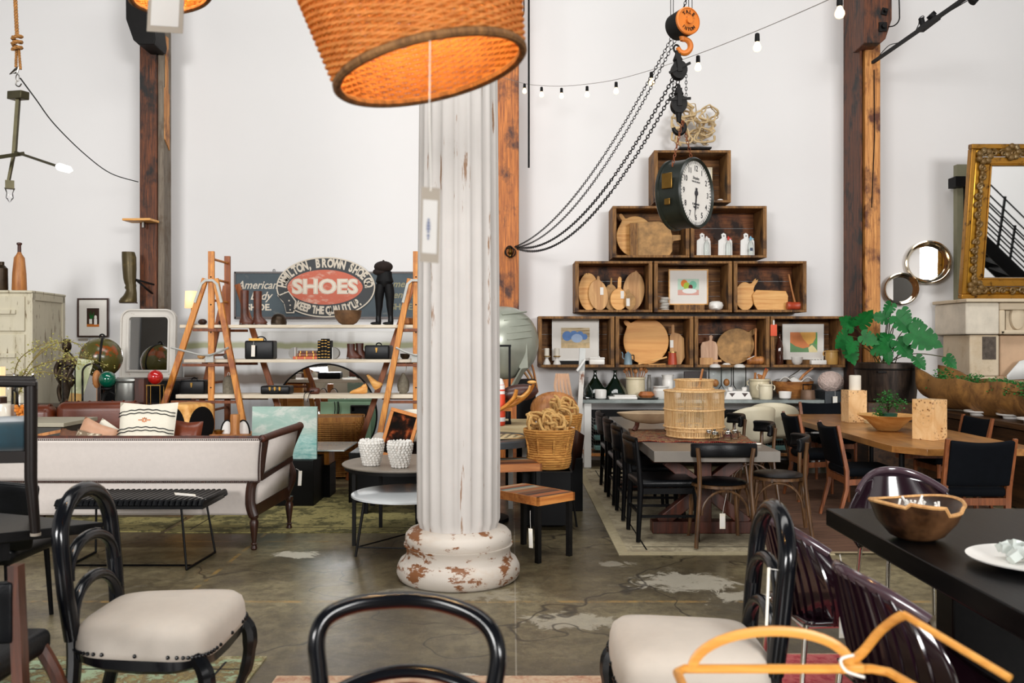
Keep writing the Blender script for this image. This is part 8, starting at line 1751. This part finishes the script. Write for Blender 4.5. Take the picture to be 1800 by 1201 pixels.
m = MB(); m.tube([(cos(a) *R_*.965,sin(a) *R_*.95*.965,rimz(a)) for a in [2*pi*k/n for k in range(n)]],.0085,6,True); m.out('pale_rim',M.boardmid,t)
m = MB(); rnd = random.Random(2)
for k in range(34): a = rnd.uniform(0,6.28); r = rnd.uniform(0,.1); p = V((cos(a) *r,sin(a) *r,.10)); m.tube([p,p+V((rnd.uniform(-.05,.05),rnd.uniform(-.05,.03),rnd.uniform(.02,.075)))],.005,6)
m.out('white_sticks',M.paper,t); t.children[-1]['kind'] = 'stuff'
t = thing('white_platter','round white-rimmed plate of clear crystal chunks on the black table, cut by the right edge','plate',(WX(1822,3.28),3.28,BT+.0006)); m = MB(); m.lathe([(.10,0),(.15,.012),(.235,.03),(.24,.036),(.16,.022),(.001,.016)],n=56,sy=.95); m.out('plate_body',M.whiteceramic,t)
m = MB(); rnd = random.Random(4)
for k in range(46): a = rnd.uniform(0,6.28); r = rnd.uniform(0,.12); m.box((cos(a) *r,sin(a) *r,.035+rnd.uniform(0,.035)),(.04,.03,.03),(RX(rnd.uniform(0,90)) @ RZ(rnd.uniform(0,90))).to_3x3())
m.out('crystal_chunks',M.crystal,t,smooth=False); t.children[-1]['kind'] = 'stuff'
def plum_chair(label,loc,rz):
    """slatted translucent shell, faces +X"""
    t = thing('slatted_shell_chair',label,'chair',loc,rz); m = MB()
    def f(u,v_):
        a = (u - .5) *2; z = .43+.40*v_ - .10*abs(a) ** 2.4*v_; y = a*.31*(.80+.25*sin(pi*min(1,v_*.9+.1))); x = -.20 - .09*v_+.17*a*a; return (x,y,z)
    m.surf(f,40,10); m.out('shell_back',M.plum,t,solid=.008)
    m = MB()
    for k in range(15): u = .08+.84*k/14; m.tube([V(f(u,v_/8)) +V((-.010,0,0)) for v_ in range(9)],.007,5)
    m.out('back_ribs',M.plum,t)
    m = MB(); m.tube([V(f(u/30,1)) for u in range(31)],.015,8,flat=1.4); m.out('top_rim',M.plumrim,t)
    m = MB(); m.surf(lambda u,v_: (-.20+.44*u,(v_ - .5) *.52*(1 - .12*(1 - u)),.44 - .015*sin(pi*v_) +.02*u),14,14); m.out('seat',M.plum,t,solid=.012)
    for x,y in ((-.2,-.2),(-.2,.2),(.2,-.2),(.2,.2)): m = MB(); m.cyl((x*1.2,y*1.15,0),(x,y,.43),.010,.013); m.out('leg',M.chrome,t)
    m = MB(); m.tube([(-.21,-.2,.42),(.2,-.2,.42),(.2,.2,.42),(-.21,.2,.42)],.009,6,True); m.out('wire_frame',M.chrome,t); return t
p0 = plum_chair('farther of two dark plum slatted chairs on the left of the black table',(1.40,3.86,0),4)
dup(p0,(1.40,3.0,0),4,'nearer of two dark plum slatted chairs on the left of the black table')
dup(p0,(2.20,4.86,.02),-92,'dark plum slatted chair at the far end of the black table behind the bowl')
hangtag('pinkish translucent tag hanging on a string from the nearer plum chair',[(1476,1066),(1492,1066),(1491,1122)],3.15,[(1484,1010,3.15),(1476,975,3.15)],dots=False)
# cane tray in front
TD_ = 1.9; t = thing('bentwood_tray','honey bentwood tray stand with arched handles and a white base in the bottom right corner','tray',P(1380,1176,TD_)); o = V(t.location)
def pt(x,y,d=TD_): return P(x,y,d) - o
m = MB(); z0 = pt(1380,1176).z; xl,xr = pt(1187,1176).x,pt(1556,1176).x
ring = [(xl+.02,0,0),(xr - .03,.0,0),(xr,-.02,0),(xr+.06,-.30,0),(xr+.03,-.62,0),(xl+.03,-.62,0),(xl - .005,-.30,0),(xl,-.02,0)]
m.tube(ring,.0095,8,True); m.tube([(x,y,-.045) for x,y,z in ring],.011,8,True); m.out('rim_rail',M.cane,t)
m = MB(); m.prism([(x*.97,y*.97 - .005) for x,y,z in ring][::-1],-.055,-.045); m.out('white_base',M.paper,t,smooth=False)
a1 = pt(1216,1172); b1 = pt(1492,1160); m = MB(); m.tube([V((a1.x+(b1.x - a1.x) *(.5 - .5*cos(pi*k/22)),-.005,.000+.078*sin(pi*k/22) +.01*k/22)) for k in range(23)],.0115,8,flat=.5,up=(0,1,0)); m.out('arched_handle',M.cane,t)
m = MB(); m.tube(cr([pt(1490,1166),pt(1515,1148),pt(1545,1112,1.86),pt(1572,1090,1.82),pt(1590,1081,1.8)],5),.011,8,flat=.5,up=(0,1,0)); m.out('bent_strap',M.cane,t)
m = MB(); m.tube([pt(1588,1080,1.8),pt(1776,1193,1.62)],.0075,10); m.out('side_rod',M.cane,t)
m = MB(); m.box(pt(1497,1170) +V((0,-.0,-.004)),(.05,.03,.02)); m.out('corner_block',M.cane,t,bevel=.005)
m = MB(); m.tube(cr([pt(1500,1152,1.87),pt(1478,1160,1.86),pt(1488,1180,1.86),pt(1520,1191,1.84)]),.003,5); m.out('tag_string',M.paper,t)
for x,y in ((xl+.04,-.05),(xr - .04,-.05),(xr - .02,-.58),(xl+.05,-.58)): m = MB(); m.cyl((x,y,-o.z),(x,y,-.05),.014,n=10); m.out('leg',M.cane,t)
# ================================================================ groups of repeats
GR = {'string_bulb': 'string light bulbs along the wall cable','wooden_crate': 'stacked wooden crates on the wall','breadboard': 'breadboards in the crates','hoist_chain': 'chains looping from the hoist','price_tag': 'paper price tags','plank_shelf': 'plank shelves on the ladders','trestle_ladder': 'trestle ladders','leather_boot': 'boots on the plank shelves','antique_book': 'old books on the middle plank','bookend': 'stone bookends','throw_pillow': 'pillows on the linen sofa','arch_back_chair': 'arch-backed chairs in the foreground','dining_chair': 'black chairs along the grey table','bentwood_chair': 'bentwood chairs around the grey table','upholstered_chair': 'navy chairs around the walnut table','slatted_shell_chair': 'plum chairs around the black table','shell_chair': 'cream shell chairs','swing_top_bottle': 'bird-topped bottles in the crate','barnacle_vase': 'barnacle vases','spice_jar': 'small jars on the kilim','glass_dispenser': 'tall lidded jars on the console','demijohn': 'glass demijohns on the console','candle_holder': 'ceramic candle holders','timber_post': 'timber posts along the wall','round_wall_mirror': 'round mirrors on the wall','burl_block': 'burl wood blocks','rope_basket': 'rope baskets','glass_cloche': 'glass domes','glass_ball': 'glossy balls','wicker_lampshade': 'wicker lampshades','hook_block': 'pulley hook blocks','arched_ornament': 'white arched objects','shoe_last': 'shoe lasts','stacked_plate': 'white dishes on the bench','driftwood_piece': 'driftwood pieces','hurricane_jar': 'glass jars on the side table','river_stone': 'stones on the middle plank','area_rug': 'rugs on the floor','stoneware_crock': 'stoneware crocks','wooden_mallet': 'wooden mallets','boat_sculpture': 'curved wooden boat shapes','woven_mat': 'woven placemats'}
for o in C.objects:
    k = o.name.split('.')[0]
    if not o.parent and 'group' not in o and k in GR: o['group'] = GR[k]
